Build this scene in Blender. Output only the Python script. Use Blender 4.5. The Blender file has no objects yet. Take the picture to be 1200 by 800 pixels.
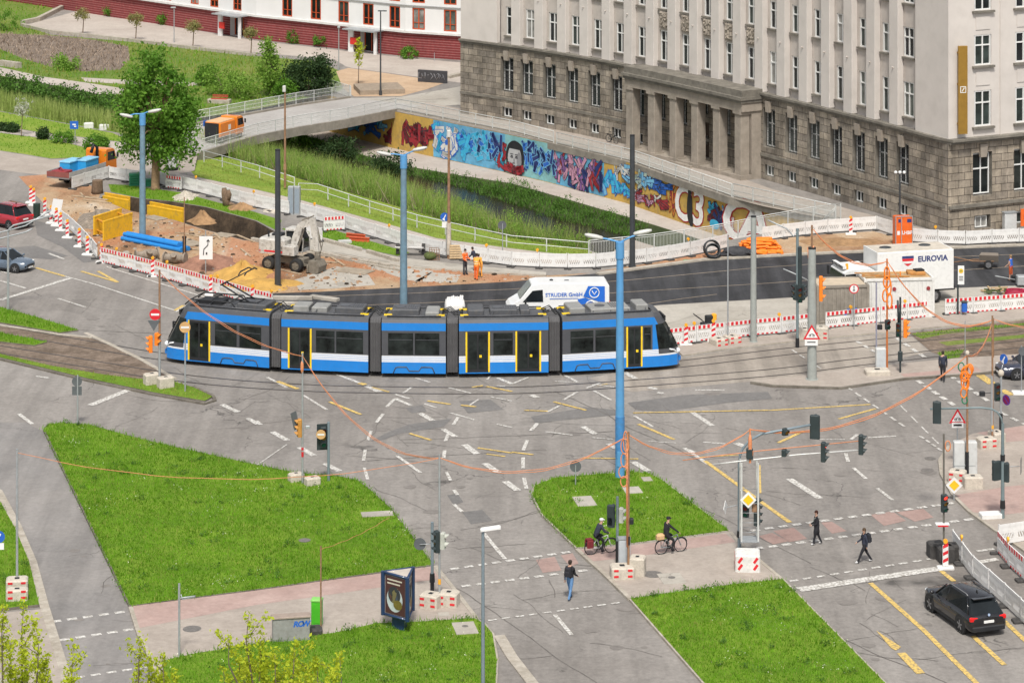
import bpy,math,random
import numpy as np
from mathutils import Vector as V,Matrix
from mathutils.geometry import tessellate_polygon,interpolate_bezier
random.seed(7);rng=np.random.default_rng(7)
sc=bpy.context.scene
COL=sc.collection
PI=math.pi;R=math.radians
F=3150.0;H=43.1;YH=-390.0;CX=600.0
def G(x,y,z=0.0):
 Y=F*(H-z)/(y-YH)
 return V(((x-CX)*Y/F,Y,z))
def at(x,y,Y):
 return V(((x-CX)*Y/F,Y,H-(y-YH)*Y/F))
def hgt(yt,yb):return(yb-yt)*H/(yb-YH)
def mpp(yb):return H/(yb-YH)
def ray_hit(poly,px):
 k=(px-CX)/F
 for a,b in zip(poly[:-1],poly[1:]):
  fa,fb=a[0]-k*a[1],b[0]-k*b[1]
  if fa==fb:continue
  t=fa/(fa-fb)
  if-1e-6<=t<=1+1e-6:
   return V((a[0]+(b[0]-a[0])*t,a[1]+(b[1]-a[1])*t,0))
 a,b=(poly[0],poly[1])if px<600 else(poly[-2],poly[-1])
 fa,fb=a[0]-k*a[1],b[0]-k*b[1]
 t=fa/(fa-fb)
 return V((a[0]+(b[0]-a[0])*t,a[1]+(b[1]-a[1])*t,0))
MATS={}
def mat(name,col,rough=.7,metal=0.0,var=.12,scale=2.0,bump=0.0,bscale=None,spec=.4,trans=0.0,emit=0.0,coat=0.0,dirt=0.0,world=False,dpos=(.5,.72)):
 if name in MATS:return MATS[name]
 m=bpy.data.materials.new(name);m.use_nodes=True
 nt=m.node_tree;N=nt.nodes;L=nt.links
 b=N['Principled BSDF']
 b.inputs['Roughness'].default_value=rough;b.inputs['Metallic'].default_value=metal
 b.inputs['Specular IOR Level'].default_value=spec
 b.inputs['Coat Weight'].default_value=coat
 tc=N.new('ShaderNodeTexCoord');co=tc.outputs['Object']
 if world:co=N.new('ShaderNodeNewGeometry').outputs['Position']
 n=N.new('ShaderNodeTexNoise');n.inputs['Scale'].default_value=scale;n.inputs['Detail'].default_value=6;n.inputs['Roughness'].default_value=.65
 L.new(co,n.inputs['Vector'])
 r=N.new('ShaderNodeValToRGB');L.new(n.outputs['Fac'],r.inputs['Fac'])
 lo=[max(0,c*(1-var))for c in col]+[1];hi=[min(1,c*(1+var))for c in col]+[1]
 r.color_ramp.elements[0].position=.3;r.color_ramp.elements[1].position=.7
 r.color_ramp.elements[0].color=lo;r.color_ramp.elements[1].color=hi
 out=r.outputs['Color']
 if dirt>0:
  n2=N.new('ShaderNodeTexNoise');n2.inputs['Scale'].default_value=scale*2.7;n2.inputs['Detail'].default_value=8
  L.new(co,n2.inputs['Vector'])
  r2=N.new('ShaderNodeValToRGB');r2.color_ramp.elements[0].position=dpos[0];r2.color_ramp.elements[1].position=dpos[1]
  r2.color_ramp.elements[0].color=(0,0,0,1);r2.color_ramp.elements[1].color=(dirt,dirt,dirt,1)
  L.new(n2.outputs['Fac'],r2.inputs['Fac'])
  mx=N.new('ShaderNodeMix');mx.data_type='RGBA'
  L.new(r2.outputs['Color'],mx.inputs[0]);L.new(out,mx.inputs[6]);mx.inputs[7].default_value=(.17,.145,.115,1)
  out=mx.outputs[2]
 L.new(out,b.inputs['Base Color'])
 if bump>0:
  bn=N.new('ShaderNodeTexNoise');bn.inputs['Scale'].default_value=bscale or scale*6;bn.inputs['Detail'].default_value=8
  L.new(co,bn.inputs['Vector'])
  bp=N.new('ShaderNodeBump');bp.inputs['Strength'].default_value=bump;bp.inputs['Distance'].default_value=.05
  L.new(bn.outputs['Fac'],bp.inputs['Height']);L.new(bp.outputs['Normal'],b.inputs['Normal'])
 if trans>0:
  tr=N.new('ShaderNodeBsdfTranslucent');L.new(out,tr.inputs['Color'])
  ms=N.new('ShaderNodeMixShader');ms.inputs[0].default_value=trans
  L.new(b.outputs[0],ms.inputs[1]);L.new(tr.outputs[0],ms.inputs[2])
  L.new(ms.outputs[0],N['Material Output'].inputs['Surface'])
 if emit>0:
  b.inputs['Emission Color'].default_value=(*col,1);b.inputs['Emission Strength'].default_value=emit
 m.diffuse_color=(*col,1)
 MATS[name]=m
 return m
def node_mat(name):
 m=bpy.data.materials.new(name);m.use_nodes=True;MATS[name]=m
 nt=m.node_tree
 return m,nt.nodes,nt.links,nt.nodes['Principled BSDF']
def pos_node(N,L,scale=(1,1,1),rot=0.0,obj=False):
 if obj:o=N.new('ShaderNodeTexCoord').outputs['Object']
 else:o=N.new('ShaderNodeNewGeometry').outputs['Position']
 mp=N.new('ShaderNodeMapping');mp.inputs['Scale'].default_value=scale;mp.inputs['Rotation'].default_value=(0,0,rot)
 L.new(o,mp.inputs['Vector']);return mp.outputs['Vector']
def noise(N,L,vec,scale,detail=6,rough=.6,dist=0.0):
 n=N.new('ShaderNodeTexNoise');n.inputs['Scale'].default_value=scale;n.inputs['Detail'].default_value=detail
 n.inputs['Roughness'].default_value=rough;n.inputs['Distortion'].default_value=dist
 L.new(vec,n.inputs['Vector']);return n.outputs['Fac']
def ramp(N,L,fac,stops,interp='LINEAR'):
 r=N.new('ShaderNodeValToRGB');L.new(fac,r.inputs['Fac']);cr=r.color_ramp;cr.interpolation=interp
 while len(cr.elements)<len(stops):cr.elements.new(.5)
 for e,(p,c)in zip(cr.elements,stops):
  e.position=p;e.color=(*c,1)if len(c)==3 else c
 return r.outputs['Color']
def mixc(N,L,fac,a,b,blend='MIX'):
 mx=N.new('ShaderNodeMix');mx.data_type='RGBA';mx.blend_type=blend
 for s,v in((0,fac),(6,a),(7,b)):
  if isinstance(v,(int,float)):mx.inputs[s].default_value=v
  elif isinstance(v,(tuple,list)):mx.inputs[s].default_value=(*v,1)if len(v)==3 else v
  else:L.new(v,mx.inputs[s])
 return mx.outputs[2]
def g3(v):return(v,v,v)
def ground_mat(name,c0,c1,fine=.25,crack=0.0,streak=0.0,rot=0.0,patch=0.0,rough=.88,bump=.3,big=.12):
 m,N,L,b=node_mat(name);b.inputs['Roughness'].default_value=rough;b.inputs['Specular IOR Level'].default_value=.25
 p=pos_node(N,L)
 base=ramp(N,L,noise(N,L,p,big,8,.7),[(.34,c0),(.66,c1)])
 f=ramp(N,L,noise(N,L,p,3.5,12,.8),[(.3,g3(1-fine)),(.7,g3(1+fine*.6))])
 col=mixc(N,L,1.0,base,f,'MULTIPLY')
 mid=ramp(N,L,noise(N,L,p,.9,6,.65,.6),[(.33,g3(.93)),(.67,g3(1.05))])
 col=mixc(N,L,1.0,col,mid,'MULTIPLY')
 if streak:
  ps=pos_node(N,L,(1,.07,1),rot)
  s=ramp(N,L,noise(N,L,ps,.8,5,.6),[(.38,g3(1-streak)),(.62,g3(1+streak*.5))])
  col=mixc(N,L,1.0,col,s,'MULTIPLY')
 if patch:
  pn=noise(N,L,p,.16,3,.5,1.5)
  pk=ramp(N,L,pn,[(.62,g3(1.0)),(.64,g3(1-patch))])
  col=mixc(N,L,1.0,col,pk,'MULTIPLY')
 if crack:
  wob=N.new('ShaderNodeTexNoise');wob.inputs['Scale'].default_value=.8;wob.inputs['Detail'].default_value=6;L.new(p,wob.inputs['Vector'])
  ad=N.new('ShaderNodeVectorMath');ad.operation='MULTIPLY_ADD';L.new(wob.outputs['Color'],ad.inputs[0]);ad.inputs[1].default_value=(2.4,2.4,0);L.new(p,ad.inputs[2])
  vo=N.new('ShaderNodeTexVoronoi');vo.feature='DISTANCE_TO_EDGE';vo.inputs['Scale'].default_value=.17;L.new(ad.outputs[0],vo.inputs['Vector'])
  ck=ramp(N,L,vo.outputs['Distance'],[(.0,g3(1.0)),(.008,g3(0.0))])
  gate=ramp(N,L,noise(N,L,p,.22,3),[(.5,g3(0)),(.62,g3(1))])
  k=mixc(N,L,1.0,ck,gate,'MULTIPLY')
  k2=mixc(N,L,1.0,k,g3(crack),'MULTIPLY')
  col=mixc(N,L,k2,col,(.045,.042,.04))
 L.new(col,b.inputs['Base Color'])
 if bump:
  bp=N.new('ShaderNodeBump');bp.inputs['Strength'].default_value=bump;bp.inputs['Distance'].default_value=.03
  L.new(noise(N,L,p,9,8,.7),bp.inputs['Height']);L.new(bp.outputs['Normal'],b.inputs['Normal'])
 return m
ASPHALT=ground_mat('old_asphalt',(.208,.190,.173),(.292,.271,.250),.3,crack=.8,streak=.13,rot=R(-40),patch=.08,big=.05)
NEWASPH=ground_mat('new_asphalt',(.036,.037,.041),(.066,.066,.07),.3,streak=.35,rot=R(86),bump=.4,patch=.25)
LANE=ground_mat('lane_asphalt',(.21,.20,.192),(.275,.256,.24),.2,crack=.5,streak=.16,rot=R(12))
PAVE=ground_mat('beige_pavement',(.33,.285,.245),(.40,.35,.305),.2,big=.3)
PINK=ground_mat('pink_pavement',(.36,.25,.22),(.42,.31,.275),.2,big=.4)
CONC=ground_mat('pale_concrete_paving',(.34,.31,.265),(.46,.43,.38),.2,crack=.4,patch=.2)
KERB=ground_mat('kerb_stone',(.33,.29,.235),(.46,.42,.36),.3,big=1.2)
KERBD=ground_mat('dark_kerb',(.12,.105,.085),(.2,.18,.15),.3,big=1.2)
PATH=ground_mat('pale_path',(.38,.33,.29),(.48,.43,.38),.2)
TRACKBED=ground_mat('track_gravel',(.115,.085,.062),(.26,.2,.155),.55,big=.8,bump=.9)
TRACKCON=ground_mat('track_concrete',(.27,.235,.2),(.36,.32,.275),.25,streak=.2,rot=R(-80))
GRASSG=ground_mat('grass_soil',(.092,.19,.008),(.165,.26,.022),.42,big=.35,bump=.8)
MEADOW=ground_mat('meadow_green',(.09,.18,.02),(.19,.22,.05),.5,big=.12,bump=.8)
LAWNY=ground_mat('yellow_green_lawn',(.15,.25,.022),(.25,.31,.05),.35,big=.25,bump=.6)  # yellow-green grass tone of the river slope and near lawn
BANK=ground_mat('bank_soil',(.03,.045,.015),(.07,.085,.03),.5,big=.3,bump=.8)
SOIL=ground_mat('dark_soil',(.035,.025,.017),(.1,.07,.045),.55,big=.9,bump=1.0)
BROWN=ground_mat('brush_slope',(.15,.115,.09),(.26,.21,.17),.55,big=.5,bump=1.0)
SANDP=ground_mat('sandy_plaza',(.42,.29,.185),(.52,.38,.26),.2,big=.3)
WHITE_MARK=mat('road_paint_white',(.60,.585,.55),.7,var=.14,scale=3,dirt=.8,world=True,dpos=(.42,.64))
YELL_MARK=mat('road_paint_yellow',(.66,.46,.13),.7,var=.15,scale=3,dirt=.75,world=True,dpos=(.42,.66))
def dirt_mat():
 m,N,L,b=node_mat('construction_dirt');b.inputs['Roughness'].default_value=.95;b.inputs['Specular IOR Level'].default_value=.1
 p=pos_node(N,L);ps=pos_node(N,L,(1,.45,1),R(-60))
 c=ramp(N,L,noise(N,L,ps,.28,8,.62,.4),[(.30,(.21,.12,.07)),(.42,(.36,.22,.13)),(.50,(.42,.29,.18)),(.60,(.46,.34,.23)),(.72,(.56,.47,.37))])
 red=ramp(N,L,noise(N,L,ps,.11,5,.6,.8),[(.52,g3(0)),(.6,g3(.75))])
 c=mixc(N,L,red,c,(.42,.19,.10))
 f=ramp(N,L,noise(N,L,p,5,10,.75),[(.3,g3(.65)),(.7,g3(1.2))])
 c=mixc(N,L,1.0,c,f,'MULTIPLY')
 L.new(c,b.inputs['Base Color'])
 bp=N.new('ShaderNodeBump');bp.inputs['Strength'].default_value=.9;bp.inputs['Distance'].default_value=.12
 L.new(noise(N,L,p,2.2,10,.7),bp.inputs['Height']);L.new(bp.outputs['Normal'],b.inputs['Normal'])
 return m
DIRT=dirt_mat()
WHITEP=mat('white_plastic',(.70,.69,.67),.55,var=.06,scale=1.5,dirt=.16)
REDP=mat('red_reflective',(.60,.022,.03),.5,var=.1)
DARKR=mat('recycled_rubber',(.055,.052,.05),.9,var=.3,scale=5)
STEEL=mat('galvanised_steel',(.36,.38,.39),.5,.35,var=.15,scale=3)
RAILW=mat('pale_railing_steel',(.56,.57,.55),.55,.1,var=.08,scale=2)
DARKM=mat('dark_grey_metal',(.055,.06,.065),.5,.2,var=.15)
BLACK=mat('matt_black',(.016,.017,.019),.6,var=.2)
RUST=mat('rusty_wood_pole',(.26,.15,.085),.85,var=.3,scale=3)
ORANGE=mat('safety_orange',(.78,.20,.015),.55,var=.08)
ORCABLE=mat('orange_cable',(.62,.24,.11),.55,var=.12)
BLUEPOLE=mat('faded_blue_paint',(.10,.30,.56),.5,.1,var=.12,scale=1.2,dirt=.12)
BLUEGREY=mat('blue_grey_paint',(.16,.26,.33),.55,.15,var=.2,scale=2,dirt=.3)
CONCB=mat('concrete_block',(.50,.45,.38),.9,var=.15,scale=4,bump=.3,dirt=.3)
GLASS=mat('dark_glass',(.012,.015,.017),.10,var=.4,scale=.8,spec=.3)
TYRE=mat('tyre_rubber',(.02,.02,.02),.85,var=.2)
RIM=mat('wheel_rim',(.28,.28,.29),.4,.6)
SKIN=mat('skin',(.48,.29,.21),.6,var=.05)
YELLOW=mat('trench_yellow',(.74,.43,.02),.6,var=.1,scale=1.5,dirt=.35)
GREENP=mat('green_plastic',(.02,.18,.09),.6)
LAMPY=mat('amber_lens',(.80,.38,.03),.3)
PIPEB=mat('blue_pipe',(.02,.21,.56),.4,var=.08)
RAIL=mat('rail_steel',(.09,.08,.075),.45,.5,var=.25,scale=6)
CONCP=mat('concrete_pole',(.31,.33,.31),.8,var=.12,scale=2,dirt=.2)
class MB:
 def __init__(s):s.v=[];s.f=[];s.m=[];s.s=[]
 def add(s,verts,faces,m=0,smooth=False,M=None):
  o=len(s.v)
  if M is not None:verts=[M@V(p)for p in verts]
  s.v.extend([tuple(p)for p in verts])
  for fc in faces:
   s.f.append(tuple(i+o for i in fc));s.m.append(m);s.s.append(smooth)
  return s
 def box(s,c,d,rz=0.0,m=0,taper=1.0,M=None):
  x,y,z=d[0]/2,d[1]/2,d[2]/2;t=taper
  vs=[(-x,-y,-z),(x,-y,-z),(x,y,-z),(-x,y,-z),(-x*t,-y*t,z),(x*t,-y*t,z),(x*t,y*t,z),(-x*t,y*t,z)]
  T=Matrix.Translation(V(c))@Matrix.Rotation(rz,4,'Z')
  if M is not None:T=M@T
  return s.add(vs,[(0,3,2,1),(4,5,6,7),(0,1,5,4),(1,2,6,5),(2,3,7,6),(3,0,4,7)],m,False,T)
 def bbox(s,c,d,r=.03,rz=0.0,m=0,M=None):
  x,y,z=d[0]/2,d[1]/2,d[2]/2;r=min(r,x*.9,y*.9,z*.9)
  ring=lambda k,zz:[(-x+k,-y+r,zz),(-x+r,-y+k,zz),(x-r,-y+k,zz),(x-k,-y+r,zz),(x-k,y-r,zz),(x-r,y-k,zz),(-x+r,y-k,zz),(-x+k,y-r,zz)]
  vs=ring(0,-z)+ring(0,z-r)+[(p[0]*(1-r/x),p[1]*(1-r/y),z)for p in ring(0,z)]
  fs=[tuple(reversed(range(8))),tuple(range(16,24))]
  for k in(0,8):
   for i in range(8):j=(i+1)%8;fs.append((k+i,k+j,k+8+j,k+8+i))
  T=Matrix.Translation(V(c))@Matrix.Rotation(rz,4,'Z')
  if M is not None:T=M@T
  return s.add(vs,fs,m,False,T)
 def cyl(s,p0,p1,r0,r1=None,n=10,m=0,smooth=True,caps=True):
  p0,p1=V(p0),V(p1);r1=r0 if r1 is None else r1
  d=(p1-p0);q=d.to_track_quat('Z','X').to_matrix()if d.length>1e-9 else Matrix.Identity(3)
  a=[p0+q@V((r0*math.cos(2*PI*i/n),r0*math.sin(2*PI*i/n),0))for i in range(n)]
  b=[p1+q@V((r1*math.cos(2*PI*i/n),r1*math.sin(2*PI*i/n),0))for i in range(n)]
  s.add(a+b,[(i,(i+1)%n,n+(i+1)%n,n+i)for i in range(n)],m,smooth)
  if caps:s.add(a,[tuple(reversed(range(n)))],m);s.add(b,[tuple(range(n))],m)
  return s
 def tube(s,pts,r,n=6,m=0,closed=False,smooth=True):
  pts=[V(p)for p in pts];k=len(pts);rings=[]
  rs=r if isinstance(r,(list,tuple))else[r]*k
  up=V((0,0,1));prev=None
  for i in range(k):
   a=pts[(i-1)%k]if(closed or i>0)else pts[i]
   b=pts[(i+1)%k]if(closed or i<k-1)else pts[i]
   t=(b-a).normalized()if(b-a).length>1e-9 else V((0,0,1))
   if prev is None:
    x=t.cross(up)
    if x.length<.05:x=t.cross(V((1,0,0)))
   else:x=prev-t*prev.dot(t)
   x.normalize();prev=x;y=t.cross(x)
   rings+=[pts[i]+x*rs[i]*math.cos(2*PI*j/n)+y*rs[i]*math.sin(2*PI*j/n)for j in range(n)]
  fs=[]
  for i in range(k if closed else k-1):
   for j in range(n):
    i2=(i+1)%k
    fs.append((i*n+j,i*n+(j+1)%n,i2*n+(j+1)%n,i2*n+j))
  if not closed:fs+=[tuple(reversed(range(n))),tuple(range((k-1)*n,k*n))]
  return s.add(rings,fs,m,smooth)
 def prism(s,pts,z0,z1,m=0,mside=None,M=None,top=True,bottom=True):
  n=len(pts);P=[V((p[0],p[1],0))for p in pts]
  ar=sum(P[i].x*P[(i+1)%n].y-P[(i+1)%n].x*P[i].y for i in range(n))
  if ar<0:P.reverse()
  vs=[(p.x,p.y,z0)for p in P]+[(p.x,p.y,z1)for p in P]
  tri=[t for t in tessellate_polygon([P])]
  tri=[t if((P[t[1]]-P[t[0]]).cross(P[t[2]]-P[t[0]])).z>0 else(t[0],t[2],t[1])for t in tri]
  if top:s.add(vs,[tuple(i+n for i in t)for t in tri],m,M=M)
  if bottom:s.add(vs,[(t[0],t[2],t[1])for t in tri],m,M=M)
  s.add(vs,[(i,(i+1)%n,n+(i+1)%n,n+i)for i in range(n)],m if mside is None else mside,M=M)
  return s
 def ell(s,c,r,m=0,nu=10,nv=6,M=None,smooth=True):
  vs=[];fs=[]
  for j in range(nv+1):
   th=PI*j/nv
   for i in range(nu):
    ph=2*PI*i/nu
    vs.append((c[0]+r[0]*math.sin(th)*math.cos(ph),c[1]+r[1]*math.sin(th)*math.sin(ph),c[2]+r[2]*math.cos(th)))
  for j in range(nv):
   for i in range(nu):
    i2=(i+1)%nu;fs.append((j*nu+i,(j+1)*nu+i,(j+1)*nu+i2,j*nu+i2))
  return s.add(vs,fs,m,smooth,M)
 def loft(s,rings,m=0,closed=True,caps=True,smooth=False,mats=None):
  n=len(rings[0]);vs=[p for r in rings for p in r];o=len(s.v);s.v.extend([tuple(p)for p in vs])
  for k in range(len(rings)-1):
   for j in range(n if closed else n-1):
    j2=(j+1)%n
    s.f.append((o+k*n+j,o+k*n+j2,o+(k+1)*n+j2,o+(k+1)*n+j));s.m.append(mats[k][j]if mats else m);s.s.append(smooth)
  if caps:
   c0=m if mats is None else mats[0][0]
   s.f.append(tuple(o+i for i in reversed(range(n))));s.m.append(caps if isinstance(caps,int)and caps>1 else m);s.s.append(False)
   s.f.append(tuple(o+(len(rings)-1)*n+i for i in range(n)));s.m.append(m);s.s.append(False)
  return s
 def quad(s,a,b,c,d,m=0):return s.add([a,b,c,d],[(0,1,2,3)],m)
 def build(s,name,mats,parent=None,loc=None,rz=0.0,fix=False):
  me=bpy.data.meshes.new(name);me.from_pydata(s.v,[],s.f)
  if not isinstance(mats,(list,tuple)):mats=[mats]
  for x in mats:me.materials.append(x)
  me.polygons.foreach_set('material_index',s.m);me.polygons.foreach_set('use_smooth',s.s)
  if fix:
   import bmesh
   bm=bmesh.new();bm.from_mesh(me);bmesh.ops.recalc_face_normals(bm,faces=bm.faces);bm.to_mesh(me);bm.free()
  me.update()
  o=bpy.data.objects.new(name,me);COL.objects.link(o)
  if parent:o.parent=parent
  if loc is not None:o.location=loc
  o.rotation_euler.z=rz
  return o
def tag(o,label=None,cat=None,group=None,kind=None):
 if label:o['label']=label
 if cat:o['category']=cat
 if group:o['group']=group
 if kind:o['kind']=kind
 return o
def empty(name,loc,rz=0.0,label=None,cat=None,group=None):
 o=bpy.data.objects.new(name,None);COL.objects.link(o);o.location=loc;o.rotation_euler.z=rz;o.empty_display_size=.2
 return tag(o,label,cat,group)
def kids(o):return[c for c in bpy.data.objects if c.parent==o]
def copy_tree(o,parent=None,ch=None):
 c=o.copy();COL.objects.link(c)
 c.parent=parent
 for k in list(o.children):copy_tree(k,c)
 return c
def place(proto,used,loc,rz=0.0,label=None,group=None):
 """first use moves the prototype, later ones copy it"""
 o=copy_tree(proto)if used[0]else proto
 used[0]=True
 o.location=loc;o.rotation_euler.z=rz
 if label:o['label']=label
 if group:o['group']=group
 return o
def text_mesh(txt,size,extrude=0.0,offset=0.0,shear=0.0,spacing=1.0):
 cu=bpy.data.curves.new('lettering','FONT');cu.body=txt;cu.size=size;cu.extrude=extrude;cu.offset=offset;cu.shear=shear
 cu.space_character=spacing;cu.align_x='CENTER';cu.align_y='CENTER';cu.resolution_u=3
 o=bpy.data.objects.new('lettering',cu);COL.objects.link(o)
 dg=bpy.context.evaluated_depsgraph_get();dg.update()
 me=bpy.data.meshes.new_from_object(o.evaluated_get(dg))
 bpy.data.objects.remove(o);bpy.data.curves.remove(cu)
 return me
def add_text(mb,txt,size,M,m=0,offset=0.0,shear=0.0,sx=1.0):
 """flat lettering laid on a plane: text X along M's x, text Y along M's y"""
 me=text_mesh(txt,size,0,offset,shear)
 vs=[M@V((v.co.x*sx,v.co.y,v.co.z))for v in me.vertices]
 mb.add(vs,[tuple(p.vertices)for p in me.polygons],m)
 bpy.data.meshes.remove(me)
def face_M(loc,xdir,up=V((0,0,1))):
 x=V(xdir).normalized();y=V(up).normalized();z=x.cross(y).normalized()
 return Matrix(((x.x,y.x,z.x,loc[0]),(x.y,y.y,z.y,loc[1]),(x.z,y.z,z.z,loc[2]),(0,0,0,1)))
def np_mesh(name,verts,nper,mats,parent=None,midx=None,smooth=False):
 """verts (n*nper,3) array, faces are consecutive runs of nper"""
 nv=len(verts);nf=nv//nper
 me=bpy.data.meshes.new(name)
 me.vertices.add(nv);me.vertices.foreach_set('co',verts.astype(np.float32).ravel())
 me.loops.add(nv);me.loops.foreach_set('vertex_index',np.arange(nv,dtype=np.int32))
 me.polygons.add(nf);me.polygons.foreach_set('loop_start',np.arange(0,nv,nper,dtype=np.int32))
 try:me.polygons.foreach_set('loop_total',np.full(nf,nper,dtype=np.int32))
 except Exception:pass
 for x in(mats if isinstance(mats,(list,tuple))else[mats]):me.materials.append(x)
 if midx is not None:me.polygons.foreach_set('material_index',midx.astype(np.int32))
 me.update(calc_edges=True);me.validate()
 o=bpy.data.objects.new(name,me);COL.objects.link(o)
 if parent:o.parent=parent
 return o
def tri_sample(poly3,n):
 """n random points on a polygon of 3D points"""
 P=[V(p)for p in poly3];tris=tessellate_polygon([P])
 A=np.array([[P[i]for i in t]for t in tris],dtype=float)
 ar=.5*np.linalg.norm(np.cross(A[:,1]-A[:,0],A[:,2]-A[:,0]),axis=1)
 k=rng.choice(len(A),n,p=ar/ar.sum());u=rng.random((n,2));fl=u.sum(1)>1;u[fl]=1-u[fl]
 T=A[k];return T[:,0]+(T[:,1]-T[:,0])*u[:,:1]+(T[:,2]-T[:,0])*u[:,1:],ar.sum()
def blades(pts,h0,h1,w,lean=.35):
 n=len(pts);a=rng.random(n)*2*PI;h=h0+(h1-h0)*rng.random(n)**1.5
 d=np.stack([np.cos(a),np.sin(a),np.zeros(n)],1);wd=w*(.6+.8*rng.random(n))[:,None]
 b=rng.random(n)*2*PI;ln=(lean*h*rng.random(n))[:,None]*np.stack([np.cos(b),np.sin(b),np.zeros(n)],1)
 top=pts+ln;top[:,2]+=h
 out=np.empty((n,3,3));out[:,0]=pts-d*wd;out[:,1]=pts+d*wd;out[:,2]=top
 return out.reshape(-1,3)
def leaf_quads(c,size,flat=.0):
 n=len(c);q=rng.normal(size=(n,3));q[:,2]+=flat;q/=np.linalg.norm(q,axis=1)[:,None]
 r=rng.normal(size=(n,3));u=np.cross(q,r);u/=np.linalg.norm(u,axis=1)[:,None];w=np.cross(q,u)
 s=(size*(.4+1.15*rng.random(n)))[:,None]
 out=np.empty((n,4,3));out[:,0]=c-u*s;out[:,1]=c-w*s*.55;out[:,2]=c+u*s;out[:,3]=c+w*s*.55
 return out.reshape(-1,3)
def smooth_line(pts,n=6):
 """Catmull-Rom through 3D points"""
 P=[V(p)for p in pts]
 if len(P)<3:return P
 out=[]
 for i in range(len(P)-1):
  a=P[i-1]if i>0 else P[i]*2-P[i+1];b=P[i];c=P[i+1];d=P[i+2]if i+2<len(P)else P[i+1]*2-P[i]
  for k in range(n):
   t=k/n
   out.append(.5*((2*b)+(c-a)*t+(2*a-5*b+4*c-d)*t*t+(3*b-a-3*c+d)*t**3))
 out.append(P[-1]);return out
def along(pts,d):
 """walk distance d along a 3D polyline -> point, direction"""
 for a,b in zip(pts[:-1],pts[1:]):
  l=(b-a).length
  if d<=l or b is pts[-1]:
   u=(b-a).normalized();return a+u*d,u
  d-=l
def plen(pts):return sum((b-a).length for a,b in zip(pts[:-1],pts[1:]))
#   THE SETTING
def gp(pts,z=0.0):return[G(x,y,z)for x,y in pts]
def strip(mb,line,w,z0,z1,m=0,closed=False,off=0.0):
 P=[V((p[0],p[1],0))for p in line];n=len(P);L_,R_=[],[]
 for i in range(n):
  a=P[(i-1)%n]if(closed or i>0)else P[i];b=P[(i+1)%n]if(closed or i<n-1)else P[i]
  t=(b-a).normalized();k=V((-t.y,t.x,0))
  L_.append(P[i]+k*(off+w/2));R_.append(P[i]+k*(off-w/2))
 for i in range(n if closed else n-1):
  j=(i+1)%n
  a,b,c,d=R_[i],R_[j],L_[j],L_[i]
  vs=[(p.x,p.y,z0)for p in(a,b,c,d)]+[(p.x,p.y,z1)for p in(a,b,c,d)]
  mb.add(vs,[(4,5,6,7),(0,1,5,4),(2,3,7,6),(3,0,4,7),(1,2,6,5)],m)
def flat(name,polys,z,m,kind='structure'):
 mb=MB()
 for p in polys:
  P=gp(p)if len(p[0])==2 else[V(q)for q in p]
  P=[V((q.x,q.y,0))for q in P]
  tri=tessellate_polygon([P])
  tri=[t if((P[t[1]]-P[t[0]]).cross(P[t[2]]-P[t[0]])).z>0 else(t[0],t[2],t[1])for t in tri]
  mb.add([(q.x,q.y,z)for q in P],tri)
 return tag(mb.build(name,m),kind=kind)
N0p=[(-150,104),(0,130),(70,143),(140,156),(200,172),(229,207),(300,222),(355,235),(460,264),(512,279),(600,291),(700,303),(810,290),(975,258)]
N0=gp(N0p)
N1s=[(-150,102,0),(0,127,-.1),(70,140,-.1),(140,153,-.1),(225,168,-.8),(243,180,-.8),(300,193,-.8),(345,208,-.8),(435,233,-.8),(520,258,-.8),(600,279,-.8),(690,293,-.9)]
N1=[G(*p)for p in N1s]
dY=[6,6,6,6,8,13,17,19,19,17,12,6]
N2=[V((p.x,p.y+d,-4.2 if i>3 else-1.3))for i,(p,d)in enumerate(zip(N1,dY))]
F1s=[(330,165),(380,180),(430,195),(470,205),(530,219),(600,242),(657,260),(736,279)]
F1=[V((p.x,p.y+4,-1.3))for p in N2[:4]]+[G(x,y,-4.2)for x,y in F1s]
F2=[G(-150,70),G(0,90),G(70,101),G(140,113)]+[G(x,y,-3.6)for x,y in[(318,146),(362,160),(430,183),(478,195),(530,204),(600,215),(660,232),(765,263)]]
F3=[p+V((0,.5,0))for p in F2[:4]]+[V((x,y,-3.6))for x,y in[(-24,277),(-19,271.3),(-11.5,260.9),(-6,254.6),(-1,248.9),(3.6,243.2),(9.9,234.3),(18,218.8)]]
e12=N0[12];w12=V((21.6,213.6,-3.4))
N1.append(V((e12.x,e12.y+.3,-3.3)));N2.append(e12.lerp(w12,.3)+V((0,0,-3.4)));F1.append(e12.lerp(w12,.5)+V((0,0,-1.7)));F2.append(e12.lerp(w12,.8));F3.append(w12)
for a in(N2,F1,F2):a[-1].z=-3.4
e13=N0[13]
for a in(N1,N2,F1,F2):a.append(V((e13.x,e13.y,-.4)))
F3.append(V((e13.x,e13.y,-.4)))
F3T=[V((p.x,p.y,0))for p in F3]
hole_valley=[V((p.x,p.y,0))for p in N0]+[p for p in reversed(F3T[4:-1])]+[V((p.x,p.y,0))for p in reversed(F2[:4])]
hole_trench=gp([(116,233),(128,226),(165,233),(200,236),(242,243),(300,259),(323,272),(312,285),(285,281),(240,269),(205,258),(150,247)])
S=900.0
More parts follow.
